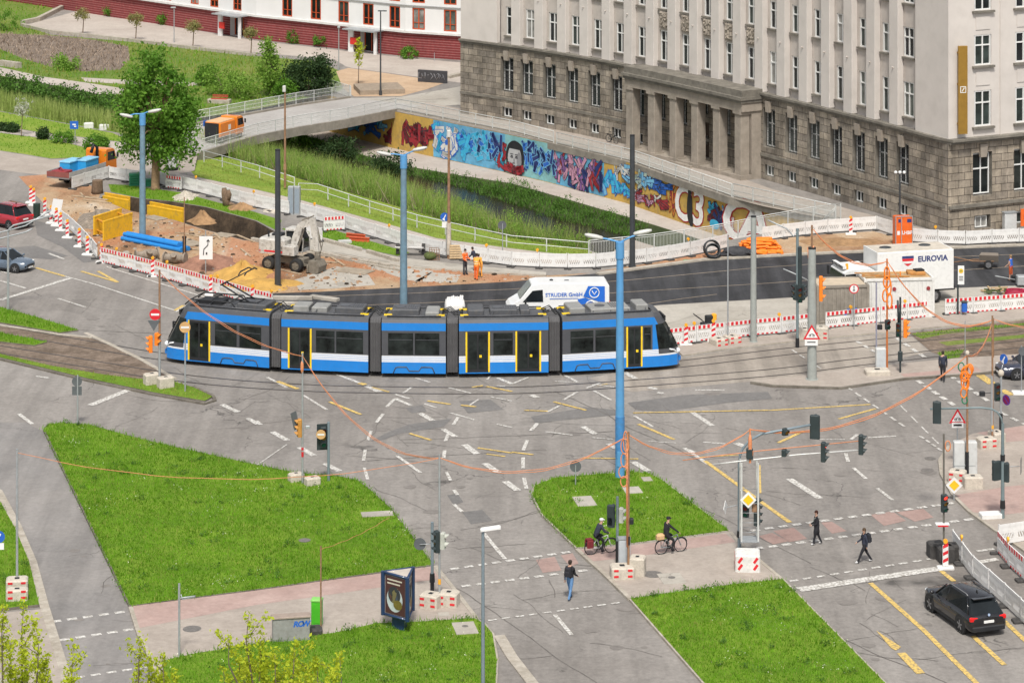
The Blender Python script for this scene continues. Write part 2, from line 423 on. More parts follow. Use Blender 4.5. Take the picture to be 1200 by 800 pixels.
def sheet(name,outer,holes,z,m):
 loops=[[V((p[0],p[1],0))for p in outer]]+[[V((p.x,p.y,0))for p in h]for h in holes]
 flatp=[p for l in loops for p in l]
 tri=tessellate_polygon(loops)
 tri=[t if((flatp[t[1]]-flatp[t[0]]).cross(flatp[t[2]]-flatp[t[0]])).z>0 else(t[0],t[2],t[1])for t in tri]
 mb=MB();mb.add([(p.x,p.y,z)for p in flatp],tri)
 return tag(mb.build(name,m),kind='structure')
sheet('ground',[(-S,-200),(S,-200),(S,1700),(-S,1700)],[hole_valley,hole_trench],0.0,ASPHALT)
mb=MB()
def band(A,B,m):
 for i in range(len(A)-1):mb.quad(A[i],A[i+1],B[i+1],B[i],m)
def band_s(A,B,i0,i1,m):
 for i in range(i0,i1):mb.quad(A[i],A[i+1],B[i+1],B[i],m)
band_s(N0,N1,0,4,0);band_s(N0,N1,4,11,1);band_s(N0,N1,11,13,3)
band_s(N1,N2,0,13,2);band_s(N2,F1,11,13,3)
band_s(N2,F1,0,11,2)
band_s(F1,F2,0,13,2)
band_s(F2,F3,0,4,2);band_s(F2,F3,4,13,3)
tag(mb.build('riverbank_terrain',[GRASSG,LAWNY,BANK,PATH]),kind='structure')
m,N,L,b=node_mat('river_water')
b.inputs['Base Color'].default_value=(.022,.02,.012,1);b.inputs['Roughness'].default_value=.22;b.inputs['Specular IOR Level'].default_value=.12
bp=N.new('ShaderNodeBump');bp.inputs['Strength'].default_value=.35;bp.inputs['Distance'].default_value=.05
L.new(noise(N,L,pos_node(N,L),1.6,5),bp.inputs['Height']);L.new(bp.outputs['Normal'],b.inputs['Normal'])
WATER=m
mb=MB()
for i in range(11):
 u=V((0,0,.12));mb.quad(N2[i]+u+V((0,-1.2,0)),N2[i+1]+u+V((0,-1.2,0)),F1[i+1]+u+V((0,1,0)),F1[i]+u+V((0,1,0)))
tag(mb.build('river',WATER),kind='structure')
mb=MB();tc_=sum(hole_trench,V())/len(hole_trench)
low=[V((p.x+(random.uniform(-.2,.2)),p.y+(-.9 if p.y>0 and i in(1,2,3,4,5,6)else .5),-1.7))for i,p in enumerate(hole_trench)]
nT=len(hole_trench)
for i in range(nT):
 j=(i+1)%nT;a,b_=hole_trench[i],hole_trench[j];c,d=low[j],low[i]
 mid0=a.lerp(d,.5)+V((random.uniform(-.25,.25),random.uniform(-.3,.3),0));mid1=b_.lerp(c,.5)+V((random.uniform(-.1,.1),random.uniform(-.2,.2),0))
 mb.quad(a,b_,b_.lerp(c,.5),a.lerp(d,.5));mb.quad(a.lerp(d,.5),b_.lerp(c,.5),c,d)
tri=tessellate_polygon([[V((p.x,p.y,0))for p in low]]);mb.add(low,tri)
tag(mb.build('trench_pit',SOIL),kind='structure')
flat('meadow',[[(-260,-70),(110,-40),(60,12),(26,30),(60,41),(150,49),(300,66),(372,72),(400,84),(402,106),(300,128),(224,140),(140,112.6),(70,100.6),(0,89.6),(-150,69.6),(-260,55)]],.004,MEADOW)
flat('brush_slope',[[(-40,38),(10,40),(60,42),(110,47),(150,55),(152,70),(140,82),(100,84),(60,79),(30,70),(0,58),(-40,50)]],.008,BROWN)
flat('path',[[(-60,70),(0,79),(50,90),(100,97),(145,104),(145,111),(115,110.5),(60,99.5),(0,88.6),(-60,80)],[(95,91),(150,94),(230,97),(232,101),(150,99),(100,96)]],.008,PATH)
flat('plaza',[[(108,0),(96,12),(40,27),(30,30),(60,37),(150,46),(300,62),(392,70),(405,78),(412,80),(545,98),(560,110),(600,100),(570,60),(545,74),(475,68),(300,48),(160,24),(126,20),(127,-10),(150,-60),(100,-60)]],.012,PATH)
flat('sandy_plaza',[[(394,84),(408,80),(480,90),(522,97),(500,105),(470,113),(415,113.5),(402,104)]],.016,SANDP)
flat('bridge_approach',[[(405,116),(470,114),(560,98),(600,92),(610,130),(560,122),(470,127)]],.016,CONC)
flat('near_lawn',[[(-150,105),(0,131),(70,144),(132,156),(148,163),(140,166),(90,160),(40,154),(0,147.5),(-150,125)],[(-150,140),(0,156),(40,161),(80,168),(120,178),(110,184),(60,186),(30,181),(0,176.5),(-150,160)]],.006,LAWNY)
flat('park_path',[[(-150,126),(0,148),(40,155),(90,161),(140,167),(165,175),(150,182),(120,177.5),(80,167.5),(40,160.5),(0,155.5),(-150,139)]],.010,PATH)
flat('brick_road',[[(-150,160),(0,177),(60,187),(110,185),(140,179),(205,172),(232,178),(228,200),(205,205),(150,205),(80,208),(30,203),(0,199),(-150,180)]],.003,PAVE)
flat('riverside_path',[[(228,207.5),(300,222.5),(355,235.5),(460,264.5),(512,279.5),(600,291.5),(700,303.5),(650,312),(600,311),(526,300),(475,288),(430,275),(392,262),(339,249),(286,239),(214,220),(205,203)]],.008,PATH)
flat('roadside_verge',[[(127,216),(150,217),(186,222),(214,226),(250,236),(290,246),(330,258),(326,271),(301,258.5),(242,242.5),(200,235.5),(165,232.5),(130,225)],[(330,268),(392,270),(432,282),(480,296),(466,300),(420,290),(385,280),(345,276)]],.010,GRASSG)
flat('footway_remains',[[(312,287),(326,272),(345,276),(470,302),(560,312),(640,319),(640,322),(560,318),(470,310),(400,297)]],.012,CONC)
flat('construction_dirt',[[(22,207),(60,204),(90,209),(118,224),(116,232.5),(150,246.5),(205,258.5),(240,269.5),(285,281.5),(312,285.5),(400,298),(470,311),(560,319),(640,323),(692,320),(600,331),(475,338),(375,343),(300,347),(240,335),(170,316),(112,299),(76,266),(45,232)]],.006,DIRT)
flat('broken_slab',[[(345,328),(395,312),(432,322),(440,334),(392,338),(350,340)],[(430,312),(465,306),(508,318),(492,330),(476,328)],[(485,330),(505,319),(540,322),(535,331)]],.010,CONC)
flat('new_roadway',[[(256,349),(300,344.5),(375,342),(475,337),(600,330),(707,320),(740,315),(825,304),(886,300.5),(976,296),(1040,293.5),(1120,290),(1200,287),(1420,280),(1420,322),(1200,334),(1100,338),(950,347),(900,350),(775,357),(732,361),(600,366),(400,370),(300,365)]],.014,NEWASPH)
flat('concrete_apron',[[(600,366.5),(732,361.5),(775,357.5),(900,350.5),(950,347.5),(1100,338.5),(1200,334.5),(1420,322.5),(1420,350),(1290,356),(1190,363),(1107,370),(1025,379),(922,392),(835,401),(783,407),(700,400)]],.006,CONC)
flat('corner_dirt',[[(700,318),(765,308),(820,298),(895,284),(920,279),(964,275),(1027,271),(1045,277),(1063,284),(1063,289),(1000,293.5),(920,297.5),(886,299.5),(825,303.2),(740,314)]],.010,DIRT)
mb=MB()
for ln,w in(([(700,322),(740,316.5),(825,305),(886,301.5),(976,297),(1040,294.5),(1120,291),(1200,288),(1420,281)],.5),([(312,287),(400,300),(470,313),(560,320),(640,324)],.3),([(326,290),(400,304),(470,318)],.22)):
 strip(mb,gp(ln),w,0,.13)
tag(mb.build('kerb',KERB),kind='structure')
LAWN_A=[(52,505),(58,499),(75,498),(105,500),(150,513),(200,525),(250,536),(300,547),(345,556),(400,561),(420,566),(437,580),(457,598),(480,628),(507,664),(400,679),(300,693),(153,712)]
LAWN_B=[(624,582),(627,571),(650,562),(700,558),(740,555),(760,557),(776,565),(790,576),(822,600),(854,624),(740,639),(676,644),(636,605)]
LAWN_C=[(739,704),(800,695),(860,687),(917,681),(1060,826),(860,846),(830,808)]
LAWN_D=[(190,777),(230,768),(270,762),(330,752),(392,744),(440,733),(490,731),(556,727),(567,733),(577,745),(582,775),(579,850),(200,850)]
LAWN_E=[(-90,548),(-2,586),(17,620),(34,660),(46,711),(0,716),(-90,724)]
FF_=[(-110,349),(0,361),(40,372),(92,388),(70,391),(0,379),(-110,364)]
GG_=[(-110,402),(0,416),(60,430),(120,440),(160,445),(202,448),(226,455),(249,466),(240,471),(180,461),(100,444),(0,420),(-110,405)]
FF2_=[(-110,378),(0,391),(55,402),(40,406),(0,401.5),(-110,390)]
GZ=.13
for nm,P_ in(('traffic_island_lawn',LAWN_A),('traffic_island_lawn',LAWN_B),('roadside_lawn',LAWN_C),('roadside_lawn',LAWN_D),('roadside_lawn',LAWN_E),('track_verge',FF_),('track_verge',GG_),('track_verge',FF2_)):
 mb=MB();mb.prism(gp(P_),-.02,GZ if 'lawn' in nm else .09,0,1)
 tag(mb.build(nm,[GRASSG,KERBD]),kind='structure')
mb=MB()
for P_,mm in((LAWN_A,1),(LAWN_B,0),(LAWN_C,0),(LAWN_D,0)):
 strip(mb,gp(P_),.16,-.02,.12,mm,True)
strip(mb,gp([(-90,541),(-2,577),(20,618),(38,660),(52,712),(76,790),(90,850)]),.42,-.02,.108,0)
strip(mb,gp([(-110,407),(0,421.5),(100,446),(180,463),(240,474),(252,470),(250,465),(226,454)]),.2,-.02,.1,1)
strip(mb,gp([(-110,367),(0,381.5),(70,392.5),(108,396)]),.25,-.02,.07,0)
strip(mb,gp([(100,390),(130,404),(165,421),(205,444)]),.3,-.02,.03,0)
strip(mb,gp([(880,449.5),(905,453.5),(985,456),(1060,445),(1110,442),(1150,439),(1200,432),(1420,415)]),.2,-.02,.12,1)
strip(mb,gp([(1112,524),(1101,541),(1103,557),(1117,582),(1135,600),(1165,622),(1200,646),(1260,690)]),.16,-.02,.115,0)
strip(mb,gp([(917,681),(868,640),(856,625)]),.18,-.02,.115,0)
strip(mb,gp([(676,645),(706,672),(738,703)]),.2,-.02,.115,0)
strip(mb,gp([(510,665),(532,692),(558,726)]),.2,-.02,.115,0)
strip(mb,gp([(153,713),(163,745),(190,800),(215,850)]),.2,-.02,.115,0)
strip(mb,gp([(585,745),(600,770),(625,802),(650,840)]),.5,-.02,.05,0)
tag(mb.build('kerb',[KERB,KERBD]),kind='structure')
def pave(name,polys,m,z=.1):
 mb=MB()
 for p in polys:mb.prism(gp(p),-.02,z,0,1)
 return tag(mb.build(name,[m,KERB]),kind='structure')
pave('pavement',[[(153,713),(300,694),(400,680),(508,665),(531,692),(557,726),(490,731.5),(440,733.5),(392,744.5),(330,752.5),(270,762.5),(190,777.5),(215,850),(190,800),(164,748)],[(677,645),(740,640),(854,625),(868,640),(916,680),(800,694),(739,703),(706,672)],[(1113,523),(1140,510),(1200,500),(1420,485),(1420,650),(1262,688),(1200,645),(1165,621),(1135,599),(1118,581),(1104,557),(1102,541)],[(880,448),(905,452),(985,455),(1060,444),(1110,441),(1150,438),(1200,431),(1420,414),(1420,392),(1200,416),(1100,423),(1000,433),(940,441)],[(-90,728),(46,716),(52,714),(74,792),(88,850),(-90,850)],[(800,418),(850,410),(930,401),(1060,388),(1190,376),(1420,356),(1420,345),(1290,356.5),(1190,364),(1107,371),(1025,380),(922,393),(835,402),(790,408)]],PAVE)
flat('bike_path',[[(153.5,712.5),(300,694),(400,680),(505,666),(516,680),(400,697),(300,711),(163,738)],[(677,646),(740,641),(850,627),(862,637),(740,655),(692,660)],[(1120,582),(1180,572),(1300,560),(1300,590),(1170,606),(1140,602)],[(1145,509),(1200,500.5),(1300,492),(1300,508),(1180,520)],[(1055,440),(1145,432),(1150,437),(1060,443.5)]],.104,PINK)
flat('side_lane',[[(-90,470),(0,495),(30,495),(51,506),(152,713),(190,800),(215,850),(90,850),(75,790),(51,712),(37,660),(19,618),(-3,576),(-90,540)]],.006,LANE)
flat('track_panel',[[(690,443),(792,421),(850,411),(930,402),(1062,389),(1090,412),(1000,432),(940,440),(880,447),(740,459)]],.004,TRACKCON)
flat('track_bed',[[(-110,366),(0,380),(70,391),(110,397),(150,413),(203,444),(160,446),(120,441),(60,431),(0,417),(-110,403)],[(1065,390),(1190,376),(1420,356),(1420,385),(1200,414),(1120,421),(1092,413)]],.008,TRACKBED)
flat('track_weeds',[[(1068,391),(1120,386),(1190,379.5),(1420,359),(1420,362),(1190,383),(1110,391),(1080,397)],[(1098,413),(1130,410),(1124,419),(1104,421)],[(1100,401),(1190,393),(1300,382),(1300,385),(1190,397),(1110,405)]],.012,MEADOW)
TC1p=[(-110,366),(0,386),(116,406),(200,419),(330,430.5),(440,435.5),(540,436.5),(640,435),(720,432),(792,427),(850,420.5),(930,411),(1000,404),(1070,397),(1190,386),(1420,364)]
TC2p=[(-110,390),(0,409.5),(108,427),(176,438),(250,447),(330,453),(425,456.5),(600,457.5),(732,450),(900,437),(1000,425),(1090,415),(1190,404),(1420,380)]
TC1=smooth_line(gp(TC1p),6);TC2=smooth_line(gp(TC2p),6)
mb=MB()
for T_ in(TC1,TC2):
 for sgn in(-1,1):strip(mb,T_,.11,-.01,.024,0,False,sgn*.7175)
tag(mb.build('tram_rails',RAIL),kind='structure')
PATCHM=ground_mat('repair_asphalt',(.15,.145,.14),(.20,.19,.182),.3)
PALE=ground_mat('pale_patch',(.31,.30,.285),(.35,.34,.32),.2)
REDP_=ground_mat('red_crossing_asphalt',(.30,.205,.18),(.36,.255,.225),.25)
flat('asphalt_patch',[[(434,517),(455,506),(480,497),(530,490),(520,500),(468,508),(450,515)],[(735,472),(800,463),(900,459),(905,467),(850,472),(780,482),(745,480)],[(622,488),(690,477),(720,480),(725,486),(660,492),(628,496)],[(542,600),(565,597),(577,610),(552,614)],[(524,580),(536,578),(543,588),(532,592)],[(475,478),(495,474),(500,482),(482,484)],[(538,470),(575,468),(590,480),(548,484)]],.010,PATCHM)
flat('asphalt_patch',[[(40,258),(70,266),(84,278),(112,306),(98,308),(74,290),(44,276)],[(0,292),(40,288),(80,300),(60,304),(0,300)]],.010,PATCHM)
flat('red_crossing',[[(628,656),(650,652),(658,668),(636,671)],[(657,650.5),(671,648),(678,660),(668,664)],[(889,628),(905,624),(924,634),(905,638)],[(906,622),(930,618),(946,631),(925,635)],[(962,612),(975,611),(992,622),(975,625)],[(1020,603),(1046,599),(1062,610),(1036,616)],[(1050,600),(1082,596),(1094,606),(1072,611)]],.011,REDP_)
W_=MB();Y_=MB()
MK=[0]
def mark(mb,x0,y0,x1,y1,w,z=.016):
 MK[0]+=1;z+=(MK[0]%60)*.0002;w*=.8
 a,b=G(x0,y0),G(x1,y1);t=(b-a).normalized();k=V((-t.y,t.x,0))*w/2;u=V((0,0,z))
 n=max(1,int((b-a).length/4))
 mb.quad(a-k+u,b-k+u,b+k+u,a+k+u)
def dashed(p0,p1,n,w,duty=.62,mb=W_,z=.016):
 for i in range(n):
  a=i/(n-1+duty);b=(i+duty)/(n-1+duty)
  mark(mb,p0[0]+(p1[0]-p0[0])*a,p0[1]+(p1[1]-p0[1])*a,p0[0]+(p1[0]-p0[0])*b,p0[1]+(p1[1]-p0[1])*b,w,z)
for a in[((60,728.5),(146,716.5),5,.32),((70,750),(156,737),5,.32),((88,794),(173,781),5,.25),((528,667),(668,646.5),9,.32),((541,687),(688,668),9,.32),((572,727),(726,706),10,.2),((880,622),(1118,589.5),15,.36),((884,643),(1140,608),16,.36),((925,681),(1096,654),11,.24),((992,453),(1060,500),7,.2),((1075,446),(1118,475),5,.4),((1113,440),(1158,470),5,.4),((1078,511),(1103,528),4,.2),((1172,483),(1206,500),3,.3),((1004,400),(1026,413),3,.3),((1050,396),(1084,419),4,.35),((928,410),(962,432),4,.16),((1055,475),(1100,520),4,.12)]:
 dashed(*a)
for s_ in """390 437 422 449 .3|429 452 445 459 .55|487 443 504 448 .2|313 442 336 454 .25|355 463 383 480 .22|300 493 306 498 .3|319 506 337 516 .45|351 524 368 534 .45|380 543 398 552 .45|482 454 472 461 .2|462 468 453 477 .25|449 485 441 495 .25|435 505 431 516 .22|428 527 426 540 .22|427 548 431 562 .22|463 462 479 467 .25|463 467 481 475 .35|492 484 507 493 .45|497 473 511 478 .2|525 454 552 461 .18|583 443 600 450 .35|528 484 556 492 .2|537 489 531 498 .25|550 475 561 468 .16|519 503 534 512 .4|526 507 522 517 .25|574 465 600 470 .16|582 497 600 501 .2|581 452 592 453 .16|521 528 520 537 .25|544 521 559 532 .5|465 534 493 554 .25|568 543 584 554 .5|523 553 528 563 .22|532 574 536 580 .25|592 564 607 575 .5|532 591 542 600 .25|622 463 630 466 .5|660 439 677 448 .25|600 450 620 442 .22|650 447 673 448 .16|731 436 745 444 .45|687 455 703 449 .22|700 451 720 454 .2|660 469 677 459 .22|696 458 716 469 .22|641 483 655 476 .2|622 505 630 496 .3|683 500 698 509 .45|639 506 671 510 .2|694 513 718 515 .2|613 528 618 516 .25|613 549 613 536 .25|617 573 614 560 .25|713 520 722 526 .45|742 541 760 552 .5|743 487 765 500 .2|811 483 835 499 .4|815 457 849 457 .25|760 454 770 456 .45|770 460 777 461 .45|803 526 815 530 .3|760 517 792 519 .14|802 525 830 544 .3|824 518 850 520 .2|862 519 872 523 .5|925 561 961 584 .5|1000 548 1015 561 .25|1028 572 1046 586 .25|991 531 994 541 .25|997 515 1005 509 .25|1017 513 1050 511 .25|960 515 990 515 .14|567 625 592 655 .25|650 720 670 744 .25|106 475 153 456 .6|22 485 38 497 .3|42 441 58 443 .25|260 474 279 483 .45|290 490 302 497 .4|76 324 110 333 .22|110 333 150 346 .22|150 346 205 364 .22|0 352 83 326 .5|0 329 30 338 .3|68 350 100 360 .22|125 313 245 350 .2|57 297 75 304 .3|205 366 222 357 .3|1169 655 1140 660 .5|1145 646 1165 643 .3|575 440 571 445 .16|0 318 12 321 .25|-60 305 0 322 .2|640 405 650 409 .2|770 417 790 413 .2|500 436 503 438 .1|818 414 828 411 .16""".split('|'):
 q=[float(t)for t in s_.split()];mark(W_,*q)
mark(W_,936,691,1102,666,.75);mark(W_,300,546,336,521,.1)
for s_ in """421 449 428 451 .45|436 454 456 459.5 .2|325 447 349 456 .35|386 471 423 486 .28|501 470 528 474 .28|553 454 566 452 .2|540 475 558 477 .28|560 525 600 531 .22|480 508 505 516 .25|570 453 600 459 .25|614 481 642 482 .22|649 471 687 481 .25|600 530 625 533 .22|682 537 748 538 .2|742 484 900 481 .22|900 481 1020 474 .22|983 491 1026 479 .25|748 497 790 515 .28|826 540 925 612 .3|820 536 865 533 .16|889 545 890 578 .25|893 589 926 612 .3|912 519 942 505 .28|1146 438 1163 450 .7|1174 457 1186 463 .6|1020 683 1082 738 .31|1082 738 1150 806 .31|1103 669 1118 681 .31|1140 745 1177 779 .31|1171 722 1206 755 .3|42 314 76 324 .3|95 318 138 331 .3|115 318 138 331 .3|205 364 215 358 .3|1056 765 1079 789 .5|570 532 592 535 .2|700 452 712 450 .12""".split('|'):
 q=[float(t)for t in s_.split()];mark(Y_,*q,.020)
hd=[G(1027,739),G(1056,758),G(1050,762),G(1044,759)]
Y_.add([p+V((0,0,.022))for p in hd],[(0,3,2,1)])
tag(W_.build('road_marking',WHITE_MARK),kind='structure');tag(Y_.build('road_marking',YELL_MARK),kind='structure')
mb=MB()
for(x,y,w,d,z)in((685,590,1.0,1.6,.14),(758,564,.5,.7,.14),(741,577,.9,1.1,.138),(442,605,1.6,.8,.14),(545,739,1.0,1.5,.14),(787,680,1.1,1.5,.106),(520,722,.5,.5,.106)):
 p=G(x,y);mb.box((p.x,p.y,z),(w,d,.02),R(10))
tag(mb.build('manhole_slab',CONC),kind='structure')
mb=MB()
for(x,y,r,z)in((225,739,.42,.106),(787,679,.18,.118),(1145,667,.35,.02),(1090,537,.3,.02),(1087,551,.35,.02),(765,675,.5,.104),(545,737,.15,.152),(357,636,.3,.15)):
 p=G(x,y);mb.cyl((p.x,p.y,z-.01),(p.x,p.y,z),r,n=16)
tag(mb.build('manhole_cover',mat('cast_iron',(.19,.175,.16),.6,.3,var=.3,scale=8)),kind='structure')
mb=MB()
for ln in([(300,350),(475,344),(600,339),(740,328),(886,314),(1040,304),(1200,298),(1420,291)],[(420,358),(600,351),(740,342),(900,332),(1040,322),(1200,312),(1420,303)],[(760,356),(800,350),(840,345)]):
 strip(mb,gp(ln),.10,.010,.019)
tag(mb.build('asphalt_seam',ground_mat('seam_sand',(.20,.16,.12),(.34,.28,.22),.4)),kind='structure')
mb=MB();rr=random.Random(77)
def crack(x0,y0,ang,L_,w_,wob=.35):
 p=G(x0,y0);a=ang;pts=[p];k=int(L_/.5)
 for _ in range(k):a+=rr.uniform(-wob,wob);a+=(ang-a)*.25;pts.append(pts[-1]+V((math.cos(a)*.5,math.sin(a)*.5,0)))
 ws=[w_*(.5+.8*rr.random())for _ in pts]
 for i in range(len(pts)-1):
  t=(pts[i+1]-pts[i]).normalized();n_=V((-t.y,t.x,0));z=V((0,0,.0125))
  mb.quad(pts[i]-n_*ws[i]/2+z,pts[i+1]-n_*ws[i+1]/2+z,pts[i+1]+n_*ws[i+1]/2+z,pts[i]+n_*ws[i]/2+z)
zones=[((380,460),(860,545),46),((560,640),(760,790),20),((880,520),(1090,600),16),((960,690),(1170,795),26),((90,320),(330,400),18),((60,440),(420,530),22),((640,470),(900,520),14),((80,560),(140,780),10),((460,560),(560,650),12)]
for(xa,ya),(xb,yb),n in zones:
 for _ in range(int(n*.6)):crack(rr.uniform(xa,xb),rr.uniform(ya,yb),rr.choice([R(118),R(118),R(20),R(-10),R(75),rr.uniform(0,3)]),rr.uniform(1.2,6.5),rr.choice([.02,.025,.03,.04]))
for x,y,a,L_,w_ in((560,800,118,26,.06),(700,800,118,22,.05),(1010,800,122,20,.07),(1110,800,122,16,.06),(950,660,118,20,.05),(330,400,168,24,.06),(820,540,118,16,.06),(470,515,8,12,.08),(430,540,12,10,.08)):crack(x,y,R(a),L_,w_,.12)
tag(mb.build('asphalt_crack',mat('crack_tar',(.125,.114,.104),.9,var=.4,world=True)),kind='structure')
mb=MB()
for _ in range(46):
 (xa,ya),(xb,yb),n=rr.choice(zones);p=G(rr.uniform(xa,xb),rr.uniform(ya,yb));r_=rr.uniform(.08,.4)
 mb.add([(p.x+r_*(1+.5*rr.random())*math.cos(q),p.y+r_*(.7+.8*rr.random())*math.sin(q),.0118)for q in[2*PI*k/9 for k in range(9)]],[tuple(range(9))])
tag(mb.build('oil_stain',mat('oil_stained_asphalt',(.19,.173,.158),.8,var=.2,world=True)),kind='structure')
EDGE=[V(p)for p in((-11.6,261.6,0),(0,248.6,0),(3.9,242.6,0),(10.1,234,0),(17.6,218.4,0),(21.9,213.2,0),(25.0,209.4,0))]
#   BUILDINGS, WALLS, BRIDGE, RAILINGS
def stone_mat(name,ux,uy,c0,c1,bw=1.15,bh=.58,mort=(.095,.08,.065),stain=.6):
 m,N,L,b=node_mat(name);b.inputs['Roughness'].default_value=.92;b.inputs['Specular IOR Level'].default_value=.2
 g=N.new('ShaderNodeNewGeometry').outputs['Position']
 d=N.new('ShaderNodeVectorMath');d.operation='DOT_PRODUCT';L.new(g,d.inputs[0]);d.inputs[1].default_value=(ux,uy,0)
 sp=N.new('ShaderNodeSeparateXYZ');L.new(g,sp.inputs[0])
 cb=N.new('ShaderNodeCombineXYZ');L.new(d.outputs['Value'],cb.inputs[0]);L.new(sp.outputs['Z'],cb.inputs[1])
 br=N.new('ShaderNodeTexBrick');L.new(cb.outputs[0],br.inputs['Vector']);br.inputs['Scale'].default_value=1
 br.inputs['Brick Width'].default_value=bw;br.inputs['Row Height'].default_value=bh;br.inputs['Mortar Size'].default_value=.022;br.inputs['Mortar Smooth'].default_value=.3;br.inputs['Bias'].default_value=0
 br.inputs['Color1'].default_value=(*c0,1);br.inputs['Color2'].default_value=(*c1,1);br.inputs['Mortar'].default_value=(*mort,1)
 f=ramp(N,L,noise(N,L,g,.7,8,.7),[(.3,g3(1-stain*.55)),(.6,g3(1.1))])
 c=mixc(N,L,1.0,br.outputs['Color'],f,'MULTIPLY')
 f2=ramp(N,L,noise(N,L,g,5,8,.75),[(.3,g3(.75)),(.7,g3(1.15))])
 c=mixc(N,L,1.0,c,f2,'MULTIPLY')
 big_=ramp(N,L,noise(N,L,g,.22,5,.65),[(.38,g3(.72)),(.6,g3(1.1))]);c=mixc(N,L,1.0,c,big_,'MULTIPLY')
 sk_=ramp(N,L,noise(N,L,pos_node(N,L,(1.6,1.6,.10)),1,6,.7),[(.35,g3(.72)),(.58,g3(1.05))]);c=mixc(N,L,1.0,c,sk_,'MULTIPLY')
 L.new(c,b.inputs['Base Color'])
 bp=N.new('ShaderNodeBump');bp.inputs['Strength'].default_value=.8;bp.inputs['Distance'].default_value=.05;bp.invert=True
 L.new(br.outputs['Fac'],bp.inputs['Height']);L.new(bp.outputs['Normal'],b.inputs['Normal'])
 return m
STONE_F=stone_mat('sandstone_front',.545,-.838,(.40,.345,.275),(.25,.22,.185),stain=.8)
STONE_R=stone_mat('sandstone_side',.896,.445,(.42,.355,.275),(.29,.25,.205),stain=.7)
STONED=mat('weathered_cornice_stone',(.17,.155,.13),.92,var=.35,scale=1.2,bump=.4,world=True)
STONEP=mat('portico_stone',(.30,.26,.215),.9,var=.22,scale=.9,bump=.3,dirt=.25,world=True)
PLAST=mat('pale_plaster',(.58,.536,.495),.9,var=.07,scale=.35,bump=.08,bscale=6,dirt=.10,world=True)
PLASTS=mat('shaded_dirty_plaster',(.475,.43,.39),.9,var=.08,scale=.5,dirt=.18,world=True)  # darker copy of the plaster: shade and dirt of the recessed bays in the colour
WFRAME=mat('white_window_frame',(.70,.70,.68),.5,var=.04)
GRILLE=mat('window_grille',(.05,.05,.05),.6,var=.2)
m,N,L,b=node_mat('office_glass');b.inputs['Roughness'].default_value=.06;b.inputs['Specular IOR Level'].default_value=.3
p_=pos_node(N,L)
oi=N.new('ShaderNodeObjectInfo')
wc=ramp(N,L,oi.outputs['Random'],[(0,(.012,.016,.016)),(.3,(.03,.04,.037)),(.5,(.016,.018,.02)),(.68,(.10,.11,.10)),(.78,(.02,.024,.022)),(.88,(.24,.235,.22))],'CONSTANT')
L.new(mixc(N,L,1.0,wc,ramp(N,L,noise(N,L,p_,.8,3),[(.35,g3(.6)),(.65,g3(1.5))]),'MULTIPLY'),b.inputs['Base Color'])
OGLASS=m
def wall_panel(mb,A,B,z0,z1,ops,depth,m=0,mr=None,back=None):
 """one flat stretch of wall A->B (left to right seen from outside) with real openings; ops = (u0,u1,za,zb)"""
 A=V((A[0],A[1],0));B=V((B[0],B[1],0));Lw=(B-A).length;d=(B-A).normalized();n=V((d.y,-d.x,0));mr=m if mr is None else mr
 us=sorted({0,Lw}|{o[0]for o in ops}|{o[1]for o in ops});zs=sorted({z0,z1}|{o[2]for o in ops}|{o[3]for o in ops})
 P=lambda u,z,k=0:A+d*u-n*k+V((0,0,z))
 for i in range(len(us)-1):
  for j in range(len(zs)-1):
   uc,zc=(us[i]+us[i+1])/2,(zs[j]+zs[j+1])/2
   if any(o[0]<uc<o[1]and o[2]<zc<o[3]for o in ops):continue
   mb.quad(P(us[i],zs[j]),P(us[i+1],zs[j]),P(us[i+1],zs[j+1]),P(us[i],zs[j+1]),m)
 for u0,u1,za,zb in ops:
  mb.quad(P(u0,za),P(u0,za,depth),P(u0,zb,depth),P(u0,zb),mr)
  mb.quad(P(u1,za,depth),P(u1,za),P(u1,zb),P(u1,zb,depth),mr)
  mb.quad(P(u0,za),P(u1,za),P(u1,za,depth),P(u0,za,depth),mr)
  mb.quad(P(u0,zb,depth),P(u1,zb,depth),P(u1,zb),P(u0,zb),mr)
  if back is not None:mb.quad(P(u0,za,depth+.02),P(u1,za,depth+.02),P(u1,zb,depth+.02),P(u0,zb,depth+.02),back)
 return P
def win_meshes(w,h,t=.09,transom=.68,mull=1,grille=False,fm=WFRAME,gm=OGLASS,bars=()):
 f=MB();y=-.04
 for x in(-w/2+t/2,w/2-t/2):f.box((x,y,h/2),(t,.10,h))
 for z in(t/2,h-t/2):f.box((0,y,z),(w-2*t,.10,t))
 if transom:f.box((0,y-.003,h*transom),(w-2*t,.09,t*1.15))
 for k in range(mull):
  x=-w/2+w*(k+1)/(mull+1);f.box((x,y-.006,h/2),(t*1.1,.08,h-2*t))
 for z in bars:f.box((0,y,z),(w-2*t,.07,.05))
 g=MB();g.box((0,.02,h/2),(w-.02,.02,h-.02))
 a=f.build('window',fm);c=g.build('pane',gm,a)
 if grille:
  k=MB()
  for i in range(7):x=-w/2+w*(i+.5)/7;k.box((x,-.16,h/2),(.03,.03,h))
  for i in range(1,8):k.box((0,-.163,h*i/8),(w,.02,.03))
  k.build('grille',GRILLE,a)
 return a
class Windows:
 def __init__(s,name,parent,*a,**k):s.o=win_meshes(*a,**k);s.o.name=name;s.used=[False];s.parent=parent
 def put(s,p,d):
  if s.used[0]:o=copy_tree(s.o,s.parent)
  else:o=s.o;o.parent=s.parent;s.used[0]=True
  o.location=p-s.parent.location;o.rotation_euler.z=math.atan2(d[1],d[0]);return o
